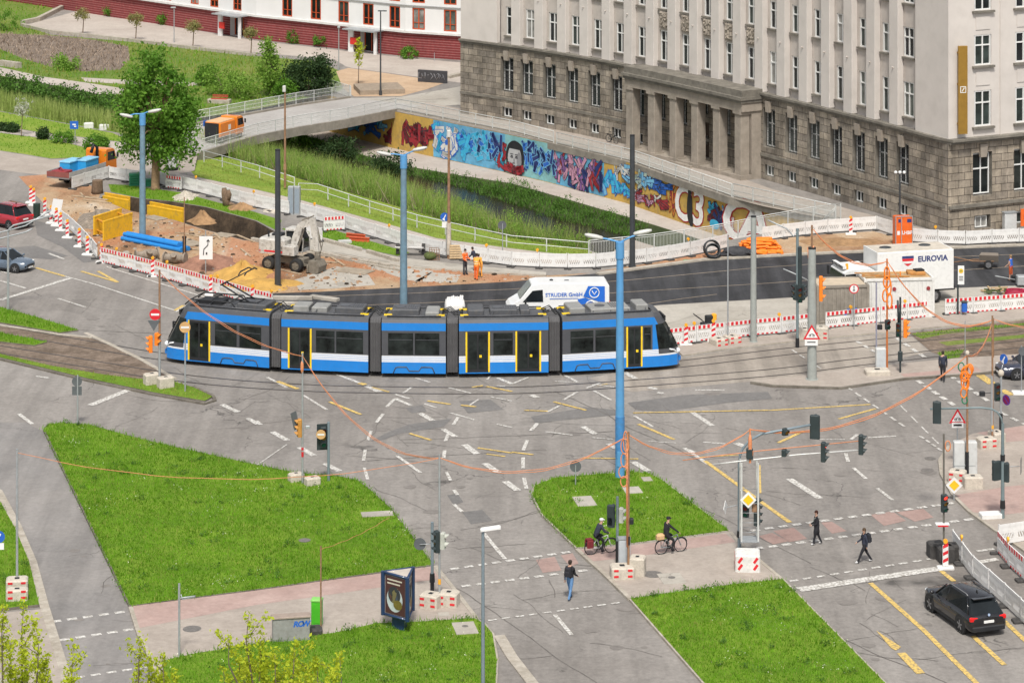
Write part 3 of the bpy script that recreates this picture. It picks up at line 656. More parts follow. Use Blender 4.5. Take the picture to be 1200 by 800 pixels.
cp=[(541,45),(600,56),(700,69),(735,75),(907,112.5),(961,126),(1015,140),(1070,152.5),(1114,165)]
ZC=7.2
cw=[(at(x,0,F*(H-ZC)/(y-YH)).x,F*(H-ZC)/(y-YH))for x,y in cp]
co=np.polyfit([p[0]for p in cw],[p[1]for p in cw],2)
PLAN=[V((x,float(np.polyval(co,x)),0))for x in np.linspace(-4.95,33.1,40)]
SL=[0.0]
for a,b_ in zip(PLAN[:-1],PLAN[1:]):SL.append(SL[-1]+(b_-a).length)
def s_of(px):
 h_=ray_hit(PLAN,px)
 best=min(range(len(PLAN)-1),key=lambda i:(PLAN[i].lerp(PLAN[i+1],.5)-h_).length)
 return SL[best]+(h_-PLAN[best]).length
def C(s,off=0.0):
 s_=min(max(s,0),SL[-1]-1e-4)
 i=max(k for k in range(len(SL)-1)if SL[k]<=s_)
 d=(PLAN[i+1]-PLAN[i]).normalized();p=PLAN[i]+d*(s-SL[i]);n=V((d.y,-d.x,0))
 return p+n*off
def Cdir(s):return(C(s+.2)-C(s-.2)).normalized()
ZT=23.5
base0=C(SL[-1]*.5)
OB=empty('office_building',(base0.x,base0.y,0),0,'long stone-based office building with pale plaster pilasters, curved front and pillared entrance','office building')
def opart(name,mb,mats):return mb.build(name,mats,OB,loc=-OB.location)
sA,sB=s_of(604),s_of(1047);pit=(sB-sA)/17
PIL=[sA+i*pit for i in range(18)]
s585,s1070=s_of(585.5),s_of(1069.5)
edges=[s585-.35]+PIL+[s1070+.35]
rows=[(8.05,10.75),(12.7,15.0),(16.9,19.1)]
up=MB();st=MB();
W1=[Windows('window',OB,1.35,b2-b1,transom=.66)for b1,b2 in rows]
WG=Windows('tall_window',OB,1.45,3.1,t=.08,transom=.62,grille=True)
WBs=Windows('basement_window',OB,1.1,.85,t=.07,transom=0)
s_p0,s_p1=s_of(755),s_of(885)
SILL=[None]
def sill(p,s,rz,dz=0):
 p=p-OB.location
 if SILL[0]is None or SILL[0].get(s)is None:
  SILL[0]=SILL[0]or{};o=MB().box((0,0,0),s).build('window_sill',STONED,OB);SILL[0][s]=o
 else:o=SILL[0][s].copy();COL.objects.link(o)
 o.location=p;o.rotation_euler.z=rz
for i in range(19):
 a,b_=edges[i],edges[i+1];A,B=C(a,-.55),C(b_,-.55);Lw=(B-A).length;d=(B-A).normalized()
 uc=Lw/2 if 0<i<18 else(Lw/2+.15 if i==0 else Lw/2-.2)
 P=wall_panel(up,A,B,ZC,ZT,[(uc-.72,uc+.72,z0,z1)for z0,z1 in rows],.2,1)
 for w_,(z0,z1)in zip(W1,rows):
  w_.put(P(uc,z0,.14),d)
  q=P(uc,z0-.1,-.07);sill(q,(1.7,.28,.14),math.atan2(d.y,d.x))
 A,B=C(a,0.04),C(b_,.04);Lw=(B-A).length;d=(B-A).normalized();mid=(a+b_)/2
 uc=Lw/2 if 0<i<18 else(Lw/2+.15 if i==0 else Lw/2-.2)
 inport=s_p0<mid<s_p1
 ops=[(uc-.85,uc+.85,2.75,6.05),(uc-.65,uc+.65,.35,1.3)]
 if inport:ops=[(uc-.75,uc+.75,2.9,6.3)]if i not in(9,)else[(uc-.8,uc+.8,.5,3.6),(uc-.7,uc+.7,4.3,6.4)]
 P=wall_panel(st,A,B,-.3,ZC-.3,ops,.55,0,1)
 if not inport:
  WG.put(P(uc,2.85,.4),d);WBs.put(P(uc,.4,.3),d)
  st.box(P(uc,6.2,-.08),(.5,.26,.9),math.atan2(d.y,d.x),2,taper=1.25)
 elif i!=9:WG.put(P(uc,2.95,.45),d)
 else:
  WG.put(P(uc,3.6+.05,.5),d)
  dr=MB();dr.box((0,0,1.5),(1.55,.12,3.0));
  for kx in(-.38,.38):
   for kz in(.6,1.5,2.4):dr.box((kx,-.07,kz),(.55,.04,.7))
  do=dr.build('entrance_door',mat('dark_oak_door',(.05,.03,.02),.6,var=.3),OB,loc=P(uc,.5,.45)-OB.location,rz=math.atan2(d.y,d.x))
  hb=MB();hb.cyl((.1,-.14,1.1),(.1,-.14,1.9),.025);hb.build('door_handle',STEEL,do)
for a,b_ in((0.0,s585-.35),(s1070+.35,SL[-1])):
 n_=4
 for k in range(n_):
  x0,x1=a+(b_-a)*k/n_,a+(b_-a)*(k+1)/n_
  wall_panel(up,C(x0,0),C(x1,0),ZC,ZT,[],0);wall_panel(st,C(x0,.04),C(x1,.04),-.3,ZC-.3,[],0)
for s_ in(s585-.35,s1070+.35):
 up.quad(C(s_,-.45)+V((0,0,ZC)),C(s_,0)+V((0,0,ZC)),C(s_,0)+V((0,0,ZT)),C(s_,-.45)+V((0,0,ZT)))
K=C(SL[-1],0);RD=V((.896,.445,0)).normalized();RN=V((RD.y,-RD.x,0));KS=C(SL[-1],.04)
rwin=[ray_hit([K,K+RD*60],px)for px in(1151.5,1199.5,1247,1294,1341)]
st2=MB();up2=MB();RL=24.0
us=[(p-K).dot(RD)for p in rwin]
P=wall_panel(up2,K+RD*.01,K+RD*RL,ZC,ZT,[(u-.8,u+.8,z0,z1)for u in us for z0,z1 in rows if u<RL-1],.2)
W2=[Windows('side_window',OB,1.5,b2-b1,transom=.66)for b1,b2 in rows]
WG2=Windows('tall_side_window',OB,1.6,3.1,t=.08,transom=.62)
for u in us:
 if u<RL-1:
  for w_,(z0,z1)in zip(W2,rows):
   w_.put(P(u,z0,.12),RD);sill(P(u,z0-.12,-.1),(2.0,.3,.16),math.atan2(RD.y,RD.x))
  for za,zb in((11.15,12.2),(15.4,16.4)):up2.box(P(u,(za+zb)/2,.0),(1.3,.1,zb-za),math.atan2(RD.y,RD.x))
P=wall_panel(st2,KS+RN*.04,KS+RN*.04+RD*RL,-.3,ZC-.3,[(u-.9,u+.9,2.75,6.05)for u in us if u<RL-1]+[(u-.75,u+.75,.25,1.25)for u in us if u<RL-1],.5,0,1)
for u in us:
 if u<RL-1:WG2.put(P(u,2.85,.35),RD);WBs.put(P(u,.3,.3),RD);st2.box(P(u,6.2,-.06),(.55,.26,1.0),math.atan2(RD.y,RD.x),2,taper=1.3)
for u in us[:-1]:up2.box(P(u+1.7,(ZC+ZT)/2,.02),(.12,.14,ZT-ZC),math.atan2(RD.y,RD.x))
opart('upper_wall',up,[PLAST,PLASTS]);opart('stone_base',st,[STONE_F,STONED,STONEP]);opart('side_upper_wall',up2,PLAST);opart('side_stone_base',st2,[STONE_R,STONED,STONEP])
for s_ in PIL:
 d=Cdir(s_);q=C(s_,-.27);pm=MB();pm.bbox((0,0,(ZT-ZC-.2)/2),(1.2,.56,ZT-ZC-.2),.03)
 po=pm.build('pilaster',PLAST,OB,loc=V((q.x,q.y,ZC+.1))-OB.location,rz=math.atan2(d.y,d.x))
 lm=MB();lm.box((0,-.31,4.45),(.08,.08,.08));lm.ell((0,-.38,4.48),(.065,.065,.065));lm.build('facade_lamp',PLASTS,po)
def course(mb,z0,z1,out,inn=-.3,m=0):
 S_=[SL[-1]*k/48 for k in range(49)]
 o1=[C(s_,out)for s_ in S_];i1=[C(s_,inn)for s_ in S_]
 o1[-1]=K+RN*out+Cdir(SL[-1])*out
 o1+=[K+RN*out+RD*RL];i1+=[K-RN*.3+RD*RL]
 for k in range(len(o1)-1):
  a,b_,c,d=o1[k],o1[k+1],i1[k+1],i1[k]
  mb.add([(p.x,p.y,z0)for p in(a,b_,c,d)]+[(p.x,p.y,z1)for p in(a,b_,c,d)],[(4,5,6,7),(0,1,5,4),(3,2,1,0)],m)
for nm,z0,z1,o_ in(('cornice_moulding',ZC-.32,ZC-.1,.18),('cornice',ZC-.1,ZC+.08,.34),('string_course',1.95,2.2,.12),('eaves_cornice',ZT,ZT+.5,.6)):cm=MB();course(cm,z0,z1,o_);opart(nm,cm,STONED)
bk=[C(SL[-1]*k/12,-.5)for k in range(13)]+[K+RD*RL-RN*.4]
ins=V((.445,.896,0)).normalized()*18
rf=MB();B2=[p+V((ins.x*.6+6,ins.y*.6,0))for p in bk]
for k in range(len(bk)-1):
 a,b_,c,d=bk[k],bk[k+1],B2[k+1],B2[k]
 rf.add([(a.x,a.y,ZT+.5),(b_.x,b_.y,ZT+.5),(c.x,c.y,ZT+5),(d.x,d.y,ZT+5)],[(0,1,2,3)])
opart('roof',rf,mat('dark_slate_roof',(.06,.058,.06),.8,var=.2))
bw=MB()
for a,b_ in((B2[0],bk[0]),(bk[-1],B2[-1]),(B2[-1],B2[0])):bw.quad(V((a.x,a.y,-.3)),V((b_.x,b_.y,-.3)),V((b_.x,b_.y,ZT+.5)),V((a.x,a.y,ZT+.5)))
opart('rear_wall',bw,PLAST)
for i in range(7,12):
 mid=(edges[i]+edges[i+1])/2;d=Cdir(mid);q=C(mid,-.40);rm=MB()
 n_=10;rr=random.Random(i)
 hv=[[(-.62+1.24*a/n_,-.03-(rr.random()*.16 if 0<a<n_ and 0<c<n_ else 0),-.75+1.5*c/n_)for a in range(n_+1)]for c in range(n_+1)]
 fl_=[p for r_ in hv for p in r_]
 rm.add(fl_,[(c*11+a,c*11+a+1,(c+1)*11+a+1,(c+1)*11+a)for c in range(n_)for a in range(n_)])
 rm.build('relief_panel',STONEP,OB,loc=V((q.x,q.y,11.72))-OB.location,rz=math.atan2(d.y,d.x))
pf=1.9;NP=6
def s_proj(px,off):
 f=lambda s_:CX+F*C(s_,off).x/C(s_,off).y
 lo,hi=0.0,SL[-1]
 for _ in range(40):
  m_=(lo+hi)/2
  if f(m_)<px:lo=m_
  else:hi=m_
 return lo
s_p0,s_p1=s_proj(741.5,pf-.3),s_proj(869,pf-.3)
sp=[s_p0+(s_p1-s_p0)*k/(NP-1)for k in range(NP)]
em=MB()
def slab(mb,s0,s1,o0,o1,z0,z1,m=0,n=8):
 a=[C(s0+(s1-s0)*k/n,o1)for k in range(n+1)];b_=[C(s0+(s1-s0)*k/n,o0)for k in range(n,-1,-1)]
 mb.prism(a+b_,z0,z1,m)
slab(em,s_p0-.55,s_p1+.75,.05,pf+.2,5.75,6.5);slab(em,s_p0-.65,s_p1+.85,.045,pf+.35,6.5,6.75,1);slab(em,s_p0-.75,s_p1+.95,.04,pf+.5,6.75,7.0,1);slab(em,s_p0-.6,s_p1+.8,-.2,pf+.25,7.0,7.55,1)
opart('entablature',em,[STONEP,STONED])
for s_ in sp:
 d=Cdir(s_);q=C(s_,pf-.35);pm=MB();pm.bbox((0,0,3.0),(.95,.9,5.4),.04);pm.box((0,0,.2),(1.25,1.15,.4));pm.box((0,0,5.62),(1.2,1.1,.24))
 pm.build('portico_pillar',STONEP,OB,loc=V((q.x,q.y,0))-OB.location,rz=math.atan2(d.y,d.x))
em=MB();slab(em,s_p1+.06,s_p1+.62,.05,pf-.9,0,5.75);opart('portico_side_wall',em,STONEP)
em=MB();slab(em,s_p0-.5,s_p1+.6,.05,pf+.1,-.05,.3);slab(em,sp[2],sp[3],pf+.1,pf+.5,-.05,.16);opart('entrance_step',em,STONEP)
q=ray_hit([K,K+RD*60],1124)+RN*.45;SZ=lambda y:H-(y-YH)*q.y/F
sgm=MB();sgm.bbox((0,0,0),(.72,.22,SZ(54)-SZ(157)),.02)
for z in(-2.6,0.4,2.8):sgm.box((-.30,.3,z),(.08,.5,.12))
GO=sgm.build('wall_sign',mat('bronze_gold',(.33,.19,.035),.45,.35,var=.12),None,loc=V((q.x,q.y,(SZ(54)+SZ(157))/2)),rz=math.atan2(RD.y,RD.x)*.35)
tag(GO,'tall narrow gold sign with a square emblem on the corner of the building','sign')
em=MB();ez=SZ(105)-GO.location.z;t_=.055
for(cx_,cz_,w_,h_)in((0,.22,.46,t_),(0,-.22,.46,t_),(-.205,0,t_,.44-t_),(.205,0,t_,.44-t_)):em.box((cx_,-.118,ez+cz_),(w_,.012,h_))
em.box((0,0,0),(.06,.012,.36),M=Matrix.Translation(V((0,-.119,ez)))@Matrix.Rotation(R(35),4,'Y'))
em.build('emblem',WFRAME,GO)
WP=[V((-82,364,0)),V((-49.9,331.5,0)),V((-29.6,311,0)),V((-11.8,297.5,0)),V((8,288.5,0))]
WC=MB();WW=MB();AB=empty('apartment_building',(-20,304,0),0,'white apartment house with red clinker ground storey and orange-red window frames','apartment building')
def red_mat():
 m,N,L,b=node_mat('red_clinker');b.inputs['Roughness'].default_value=.85
 g=N.new('ShaderNodeNewGeometry').outputs['Position'];sp_=N.new('ShaderNodeSeparateXYZ');L.new(g,sp_.inputs[0])
 ma=N.new('ShaderNodeMath');ma.operation='MULTIPLY';L.new(sp_.outputs['Z'],ma.inputs[0]);ma.inputs[1].default_value=3.6
 fr=N.new('ShaderNodeMath');fr.operation='FRACT';L.new(ma.outputs[0],fr.inputs[0])
 c=ramp(N,L,fr.outputs[0],[(.0,(.20,.028,.028)),(.7,(.17,.022,.024)),(.80,(.33,.14,.13)),(.93,(.33,.14,.13)),(1.0,(.20,.028,.028))])
 f=ramp(N,L,noise(N,L,g,3,6),[(.3,g3(.75)),(.7,g3(1.2))])
 L.new(mixc(N,L,1.0,c,f,'MULTIPLY'),b.inputs['Base Color']);return m
RCL=red_mat();WHITEW=mat('white_render',(.68,.675,.665),.85,var=.04,scale=.5,world=True)
ORW=mat('orange_red_frame',(.48,.075,.02),.5);
ZB=2.7
Wr=Windows('window',AB,1.5,2.35,t=.11,transom=0,mull=1,fm=ORW,gm=OGLASS,bars=(.75,))
wpx=[(131,143),(160,170),(190,202),(221,235),(246,256),(273,283),(301,311),(329,344),(362,378),(397,408),(426,437),(457,468),(482,499),(520,535),(556,568)]
plates=MB();entr=[(262,292),(417,447)]
for k in range(len(WP)-1):
 A,B=WP[k],WP[k+1];d=(B-A).normalized();Lw=(B-A).length;n_=V((d.y,-d.x,0));ops=[]
 for a,b_ in wpx:
  h_=ray_hit(WP,(a+b_)/2);u=(h_-A).dot(d)
  if .8<u<Lw-.8 and abs((A+d*u-h_).length)<.1:ops+=[(u-.78,u+.78,z0,z0+2.4)for z0 in(ZB+.35,ZB+3.3,ZB+6.25)]
 if not ops and k==0:ops=[(u-.78,u+.78,z0,z0+2.4)for u in(5,10,16,22,28,34,40)if u<Lw-1 for z0 in(ZB+.35,ZB+3.3,ZB+6.25)]
 P=wall_panel(WW,A,B,ZB,13.5,ops,.2)
 for u0,u1,z0,z1 in ops:Wr.put(P((u0+u1)/2,z0+.02,.12),d)
 eo=[]
 for a,b_ in entr:
  h_=ray_hit(WP,(a+b_)/2);u=(h_-A).dot(d)
  if 0<u<Lw and(A+d*u-h_).length<.1:eo.append((u-1.3,u+1.3,0.02,2.35))
 P2=wall_panel(WC,A-n_*.12,B-n_*.12,-.2,ZB,eo,.9,0,1)
 for u0,u1,z0,z1 in eo:
  dm=MB();w_=u1-u0
  dm.box((0,0,1.16),(w_,.06,2.3),m=1)
  for x in(-w_/2+.06,-.25,.25,w_/2-.06):dm.box((x,-.06,1.16),(.11,.09,2.3))
  dm.box((0,-.063,2.26),(w_,.09,.1));
  dm.build('entrance_door',[ORW,OGLASS],AB,loc=P2((u0+u1)/2,0.02,.8)-AB.location,rz=math.atan2(d.y,d.x))
  cm=MB();cm.box((0,-.9,2.62),(w_+2.0,2.2,.14),0,1);cm.box((-w_/2-.45,-1.1,1.27),(.7,.22,2.54));cm.box((w_/2+.5,-1.1,1.27),(.35,.22,2.54))
  cm.build('entrance_canopy',[WHITEW,STEEL],AB,loc=P2((u0+u1)/2,0,0)-AB.location,rz=math.atan2(d.y,d.x))
  bx=MB();bx.bbox((-w_/2+.1,-1.32,1.3),(.9,.2,.75),.02);bx.build('letter_box',mat('red_letterbox',(.55,.03,.02),.5),AB,loc=P2((u0+u1)/2,0,0)-AB.location,rz=math.atan2(d.y,d.x))
 plates.box((A+B)/2+n_*.08+V((0,0,ZB+.06)),(Lw+.1,.3,.24),math.atan2(d.y,d.x))
 plates.box((A+B)/2+n_*.05+V((0,0,ZB+2.98)),(Lw+.1,.2,.10),math.atan2(d.y,d.x),1)
WW.build('white_wall',WHITEW,AB,loc=-AB.location);WC.build('clinker_base',[RCL,WHITEW],AB,loc=-AB.location)
plates.build('floor_band',[mat('pale_band',(.60,.59,.57),.8),mat('grey_band',(.33,.33,.33),.8)],AB,loc=-AB.location)
rm=MB();bk=[p+V((14,18,0))for p in WP];rm.prism(WP+list(reversed(bk)),13.5,13.9);rm.build('roof',DARKM,AB,loc=-AB.location)
rm=MB()
for a,b_ in list(zip(bk[1:],bk[:-1]))+[(bk[0],WP[0]),(WP[-1],bk[-1])]:rm.quad(V((a.x,a.y,-.2)),V((b_.x,b_.y,-.2)),V((b_.x,b_.y,13.5)),V((a.x,a.y,13.5)))
rm.build('rear_wall',WHITEW,AB,loc=-AB.location)
def graf_mat(name,stops,scale,vscale,c2,thr=.5):
 m,N,L,b=node_mat(name);b.inputs['Roughness'].default_value=.75
 p=pos_node(N,L);w=N.new('ShaderNodeTexNoise');w.inputs['Scale'].default_value=.7;w.inputs['Detail'].default_value=3;L.new(p,w.inputs['Vector'])
 ad=N.new('ShaderNodeVectorMath');ad.operation='MULTIPLY_ADD';L.new(w.outputs['Color'],ad.inputs[0]);ad.inputs[1].default_value=(2.2,2.2,2.2);L.new(p,ad.inputs[2])
 vo=N.new('ShaderNodeTexVoronoi');vo.inputs['Scale'].default_value=vscale;L.new(ad.outputs[0],vo.inputs['Vector'])
 sp_=N.new('ShaderNodeSeparateColor');L.new(vo.outputs['Color'],sp_.inputs[0])
 c=ramp(N,L,sp_.outputs[0],stops,'CONSTANT')
 ve=N.new('ShaderNodeTexVoronoi');ve.feature='DISTANCE_TO_EDGE';ve.inputs['Scale'].default_value=vscale;L.new(ad.outputs[0],ve.inputs['Vector'])
 e=ramp(N,L,ve.outputs['Distance'],[(.03,g3(1)),(.05,g3(0))])
 c=mixc(N,L,e,c,c2)
 f=ramp(N,L,noise(N,L,p,1.3,8,.7),[(.3,g3(.75)),(.7,g3(1.1))])
 L.new(mixc(N,L,1.0,c,f,'MULTIPLY'),b.inputs['Base Color']);return m
OCH=mat('ochre_wall_paint',(.50,.32,.075),.8,var=.18,scale=.8,dirt=.35,world=True)
TEAL=mat('teal_wall_paint',(.20,.42,.43),.8,var=.25,scale=.7,dirt=.3,world=True)
LBLUE=mat('light_blue_wall_paint',(.11,.34,.52),.8,var=.35,scale=.7,dirt=.3,world=True)
CONCW=mat('weathered_concrete',(.25,.225,.19),.9,var=.25,scale=.8,bump=.3,dirt=.5,world=True)
WL=[V((p.x,p.y,0))for p in F3[4:-1]]+[V((24.9,209.6,0))]
WL[-2]=V((21.5,213.9,0))
def wl_pt(px,z,off=0.02):
 q=ray_hit(WL,px)
 i=max([k for k in range(len(WL)-1)if(q-WL[k]).dot((WL[k+1]-WL[k]).normalized())>=-.01]or[0])
 d=(WL[i+1]-WL[i]).normalized();n=V((d.y,-d.x,0))
 return V((q.x,q.y,z))+n*off,d
GWm=MB()
for i in range(len(WL)-1):
 zb0,zb1=(F3[4+i].z if 4+i<len(F3)-1 else-3),(F3[5+i].z if 5+i<len(F3)-1 else-3)
 GWm.quad(WL[i]+V((0,0,zb0-.2)),WL[i+1]+V((0,0,zb1-.2)),WL[i+1]+V((0,0,-.02)),WL[i]+V((0,0,-.02)))
GW=GWm.build('graffiti_wall',OCH);tag(GW,'long ochre retaining wall covered with graffiti below the office building','wall')
def paint(name,px0,px1,m,z0=-3.55,z1=-.05,off=.012,seed=0,ragged=.0):
 mb=MB();n_=16;rr=random.Random(seed);bot=[];top=[]
 for k in range(n_+1):
  q,d=wl_pt(px0+(px1-px0)*k/n_,0,off);e=ragged*min(1,4*min(k,n_-k)/n_)
  bot.append(V((q.x,q.y,z0+(rr.random()*ragged if ragged else 0)+(ragged*1.0 if k in(0,n_)and ragged else 0))));top.append(V((q.x,q.y,z1-(rr.random()*ragged if ragged else 0)-(ragged if k in(0,n_)and ragged else 0))))
 for k in range(n_):mb.quad(bot[k],bot[k+1],top[k+1],top[k])
 return mb.build(name,m,GW)
paint('painted_field',508,592,LBLUE);paint('painted_field',592,652,TEAL);paint('painted_field',652,708,LBLUE,seed=3)
def wild(px0,px1,zlo,zhi,n,fills,line,seed,off=.03,fat=.34):
 """one spray-painted piece: overlapping bent letter strokes with a dark outline"""
 rr=random.Random(seed);q0,d=wl_pt(px0,0,0);q1,_=wl_pt(px1,0,0);Lw=(q1-q0).length;nn=V((d.y,-d.x,0));d=(q1-q0).normalized();mb=MB();lay=0
 n=int(n*1.5);fat*=1.0
 for k in range(n):
  cx_=Lw*(k+.5)/n;w_=max(.6,Lw/n*rr.uniform(1.0,1.9));col_=rr.randrange(len(fills))
  for j in range(rr.choice([2,3,3])):
   zc,hh_=rr.uniform(zlo*.75+zhi*.25,zlo*.25+zhi*.75),(zhi-zlo)*.36
   pts=[(cx_+rr.uniform(-w_,w_)*1.1,max(zlo,min(zhi,zc+rr.uniform(-hh_,hh_))))for _ in range(rr.choice([2,3,4]))]
   for w2,mi in((fat*rr.uniform(.9,1.1)+.10,0),(fat*rr.uniform(.8,1.1),1+col_)):
    lay+=1;o_=off+lay*.0008
    for(xa,za),(xb,zb)in zip(pts[:-1],pts[1:]):
     t=V((xb-xa,zb-za,0));t=t.normalized()if t.length>.01 else V((0,1,0));nx,nz=-t.y*w2/2,t.x*w2/2;e=w2*.35
     xa2,za2,xb2,zb2=xa-t.x*e,za-t.y*e,xb+t.x*e,zb+t.y*e
     P_=[q0+d*x+nn*o_+V((0,0,max(-3.6,min(-.06,z))))for x,z in((xa2-nx,za2-nz),(xb2-nx*.7,zb2-nz*.7),(xb2+nx*.7,zb2+nz*.7),(xa2+nx,za2+nz))]
     mb.add(P_,[(0,1,2,3)],mi)
 return mb.build('painted_lettering',[line]+fills,GW)
sp=lambda n,c:mat('spray_'+n,c,.8,var=.2,scale=1.5,dirt=.2,world=True)
DKB,LTB,CYA,NAV,CRI,MAR,PUR,PNK,WHT,BLKS,ORA,GRE=sp('blue',(.02,.12,.48)),sp('light_blue',(.16,.42,.62)),sp('cyan',(.04,.38,.60)),sp('navy',(.015,.03,.14)),sp('crimson',(.30,.02,.03)),sp('maroon',(.13,.008,.015)),sp('purple',(.20,.09,.26)),sp('pink',(.50,.26,.36)),sp('white',(.58,.58,.54)),sp('black',(.02,.02,.025)),sp('orange',(.55,.2,.03)),sp('grey_green',(.34,.42,.36))
wild(396,412,-3.0,-.4,2,[WHT,LTB],NAV,21);wild(412,452,-2.9,-.5,7,[LTB,CYA,DKB],NAV,22);wild(456,506,-3.1,-.8,9,[CRI,MAR],BLKS,23,fat=.42)
wild(510,548,-3.3,-.4,8,[LTB,CYA,DKB,WHT],DKB,24,fat=.5);wild(549,584,-3.0,-.3,8,[DKB,NAV,CYA],LTB,25,fat=.42);wild(583,592,-3.3,-1.0,3,[CRI,ORA,CYA],BLKS,26)
wild(615,648,-3.0,-.3,8,[DKB,CYA,NAV],LTB,27,fat=.4);wild(651,704,-3.4,-.4,13,[PUR,PNK,NAV,CRI],BLKS,28,fat=.36);wild(722,764,-1.8,-.3,6,[GRE,WHT,LTB],NAV,29,fat=.34);wild(742,762,-3.3,-2.0,4,[WHT,PNK,CRI],BLKS,41,fat=.25);wild(708,722,-3.2,-.5,3,[LTB,CYA],DKB,42,fat=.45);wild(784,794,-3.2,-.6,3,[ORA,CRI],MAR,43,fat=.2);wild(846,856,-3.0,-.8,3,[WHT,CYA],CRI,44,fat=.3);wild(724,741,-3.1,-2.0,3,[CYA,LTB],DKB,30,fat=.4);wild(764,782,-3.1,-1.9,4,[CRI,WHT],BLKS,31,fat=.2);wild(762,783,-1.8,-.6,4,[DKB,PUR],BLKS,32,fat=.3);wild(831,846,-2.9,-1.0,4,[NAV,MAR,CYA],BLKS,33,fat=.35)
q,d=wl_pt(604,-2.0,.05);M_=face_M(q,d);fc=MB()
def disc(mb,cx_,cy_,rx,ry,z,m,n=20,a0=0,a1=360):
 pts=[(cx_+rx*math.cos(R(a0+(a1-a0)*k/n)),cy_+ry*math.sin(R(a0+(a1-a0)*k/n)),z)for k in range(n if a1-a0==360 else n+1)]
 mb.add(pts,[tuple(range(len(pts)))],m,M=M_)
disc(fc,0,.05,1.35,1.5,0,1);disc(fc,-.05,-.15,1.0,1.35,.006,0);disc(fc,.05,.75,1.15,.75,.009,1,16,0,180)
for sx in(-.46,.22):disc(fc,sx,.10,.17,.055,.012,1);disc(fc,sx,.26,.26,.06,.012,3);disc(fc,sx,-.02,.24,.10,.0115,3)
disc(fc,-.12,-.32,.12,.26,.012,2);disc(fc,-.16,-.54,.2,.06,.013,3);disc(fc,-.14,-.86,.30,.07,.012,3);disc(fc,.6,-.3,.36,.85,.010,2);disc(fc,.1,-1.2,.5,.22,.010,2)
fc.build('painted_face',[mat('grey_paint',(.42,.42,.42),.8),BLACK,mat('mid_grey_paint',(.24,.24,.25),.8),mat('dark_grey_paint',(.11,.11,.12),.8)],GW)
q,d=wl_pt(600,-3.0,.06);M_=face_M(q,d);wild(596,612,-3.5,-2.7,3,[CRI,MAR],BLKS,34,.10,.4)
WGL=mat('white_graffiti_paint',(.78,.77,.75),.8,dirt=.1);RGL=mat('red_outline_paint',(.36,.03,.025),.8)
for ch,px,z,sz,sx in(('C',800,-2.0,4.1,.95),('3',818,-2.0,4.2,.95),('C',864,-2.0,4.8,1.25),('A',884,-1.9,4.6,1.3)):
 q,d=wl_pt(px,z,.035);tm=MB()
 add_text(tm,ch,sz,face_M(q,d),0,.22,.1,sx);q2,d=wl_pt(px,z,.05);add_text(tm,ch,sz,face_M(q2,d),1,.1,.1,sx)
 tm.build('painted_letter',[RGL,WGL],GW)
q,d=wl_pt(809,-1.9,.07);M_=face_M(q,d);fc=MB();disc(fc,0,-.2,.45,1.3,0,0);disc(fc,0,1.1,.28,.32,.003,0);disc(fc,.25,-1.2,.3,.6,.003,0);fc.build('painted_silhouette',BLACK,GW)
q,d=wl_pt(838,-2.2,.06);M_=face_M(q,d);fc=MB();disc(fc,0,-.55,.75,.4,0,0);fc.build('painted_lettering',CYA,GW)
mb=MB();line=EDGE[:-1]+[V((25.0,209.4,0))]
inner=[p+V((.9,.55,0))for p in line]
mb.prism(line+list(reversed(inner)),-.55,.05)
tag(mb.build('walkway_edge',CONCW),'stained concrete walkway edge running along the top of the graffiti wall','walkway edge')
flat('upper_walkway',[[(464,130.5),(600,156.5),(650,168),(736,189),(852,231),(895,242),(975,258),(1063,282),(1109,275),(905,222),(735,160),(600,142),(541,128),(500,120)]],.018,PAVE)
def railing(name,line,h,label,style='bars',sp_=2.4,cat='railing',m=RAILW,r=.03,bar=.13,group=None,base=0.0):
 P=[V(p)for p in line];o0=P[0]
 root=empty(name,o0,0,label,cat,group);T_=plen(P);n_=max(1,round(T_/sp_))
 rails=MB()
 for zz,rr in((h,r*1.25),(h-.14 if style=='bars' else h*.5,r*.8),(.14,r*.8))if style!='rails' else((h,r*1.2),(h*.5,r)):
  rails.tube([p-o0+V((0,0,zz))for p in P],rr,6)
 rails.build('rail',m,root)
 for k in range(n_+1):
  q,d=along(P,min(T_*k/n_,T_-1e-3));pm=MB();pm.box(q-o0+V((0,0,h/2)),(.07,.07,h),math.atan2(d.y,d.x));pm.build('post',m,root)
 if style in('bars','mesh'):
  bm_=MB();s_=bar
  while s_<T_:
   q,d=along(P,s_);bm_.box(q-o0+V((0,0,h/2+.0)),(.022,.022,h-.28),math.atan2(d.y,d.x));s_+=bar
  bm_.build('infill_bars',m,root)
 return root
e_=[p+V((.25,.12,.05))for p in EDGE]
railing('railing',[V((e_[0].x,e_[0].y,.05)),e_[1],e_[2].lerp(e_[1],.1)],1.05,'pale walkway railing with infill bars from the bridge corner','mesh')
railing('railing',[e_[2]+V((-.1,-.1,0)),e_[3],e_[4]],1.05,'pale walkway railing with infill bars in front of the pillared entrance','mesh')
railing('railing',[e_[4]+V((0.1,-.2,0)),e_[5],e_[6]],1.1,'pale railing along the end of the upper walkway','mesh')
railing('railing',gp([(690,302),(760,295),(830,285),(900,271),(950,262),(985,257)]),1.25,'white parapet railing with upright bars where the river goes under the street','bars',2.6)
railing('railing',[G(x,y,-.12)for x,y in[(239,190),(300,207),(345,222)]],1.0,'low two-rail steel railing on the lawn beside the bridge','rails',3.2)
railing('railing',[G(x,y,-.15)for x,y in[(350,229),(372,230),(435,251),(492,268),(562,284),(600,292),(690,300)]],1.0,'long two-rail steel railing following the lawn above the reeds','rails',3.4)
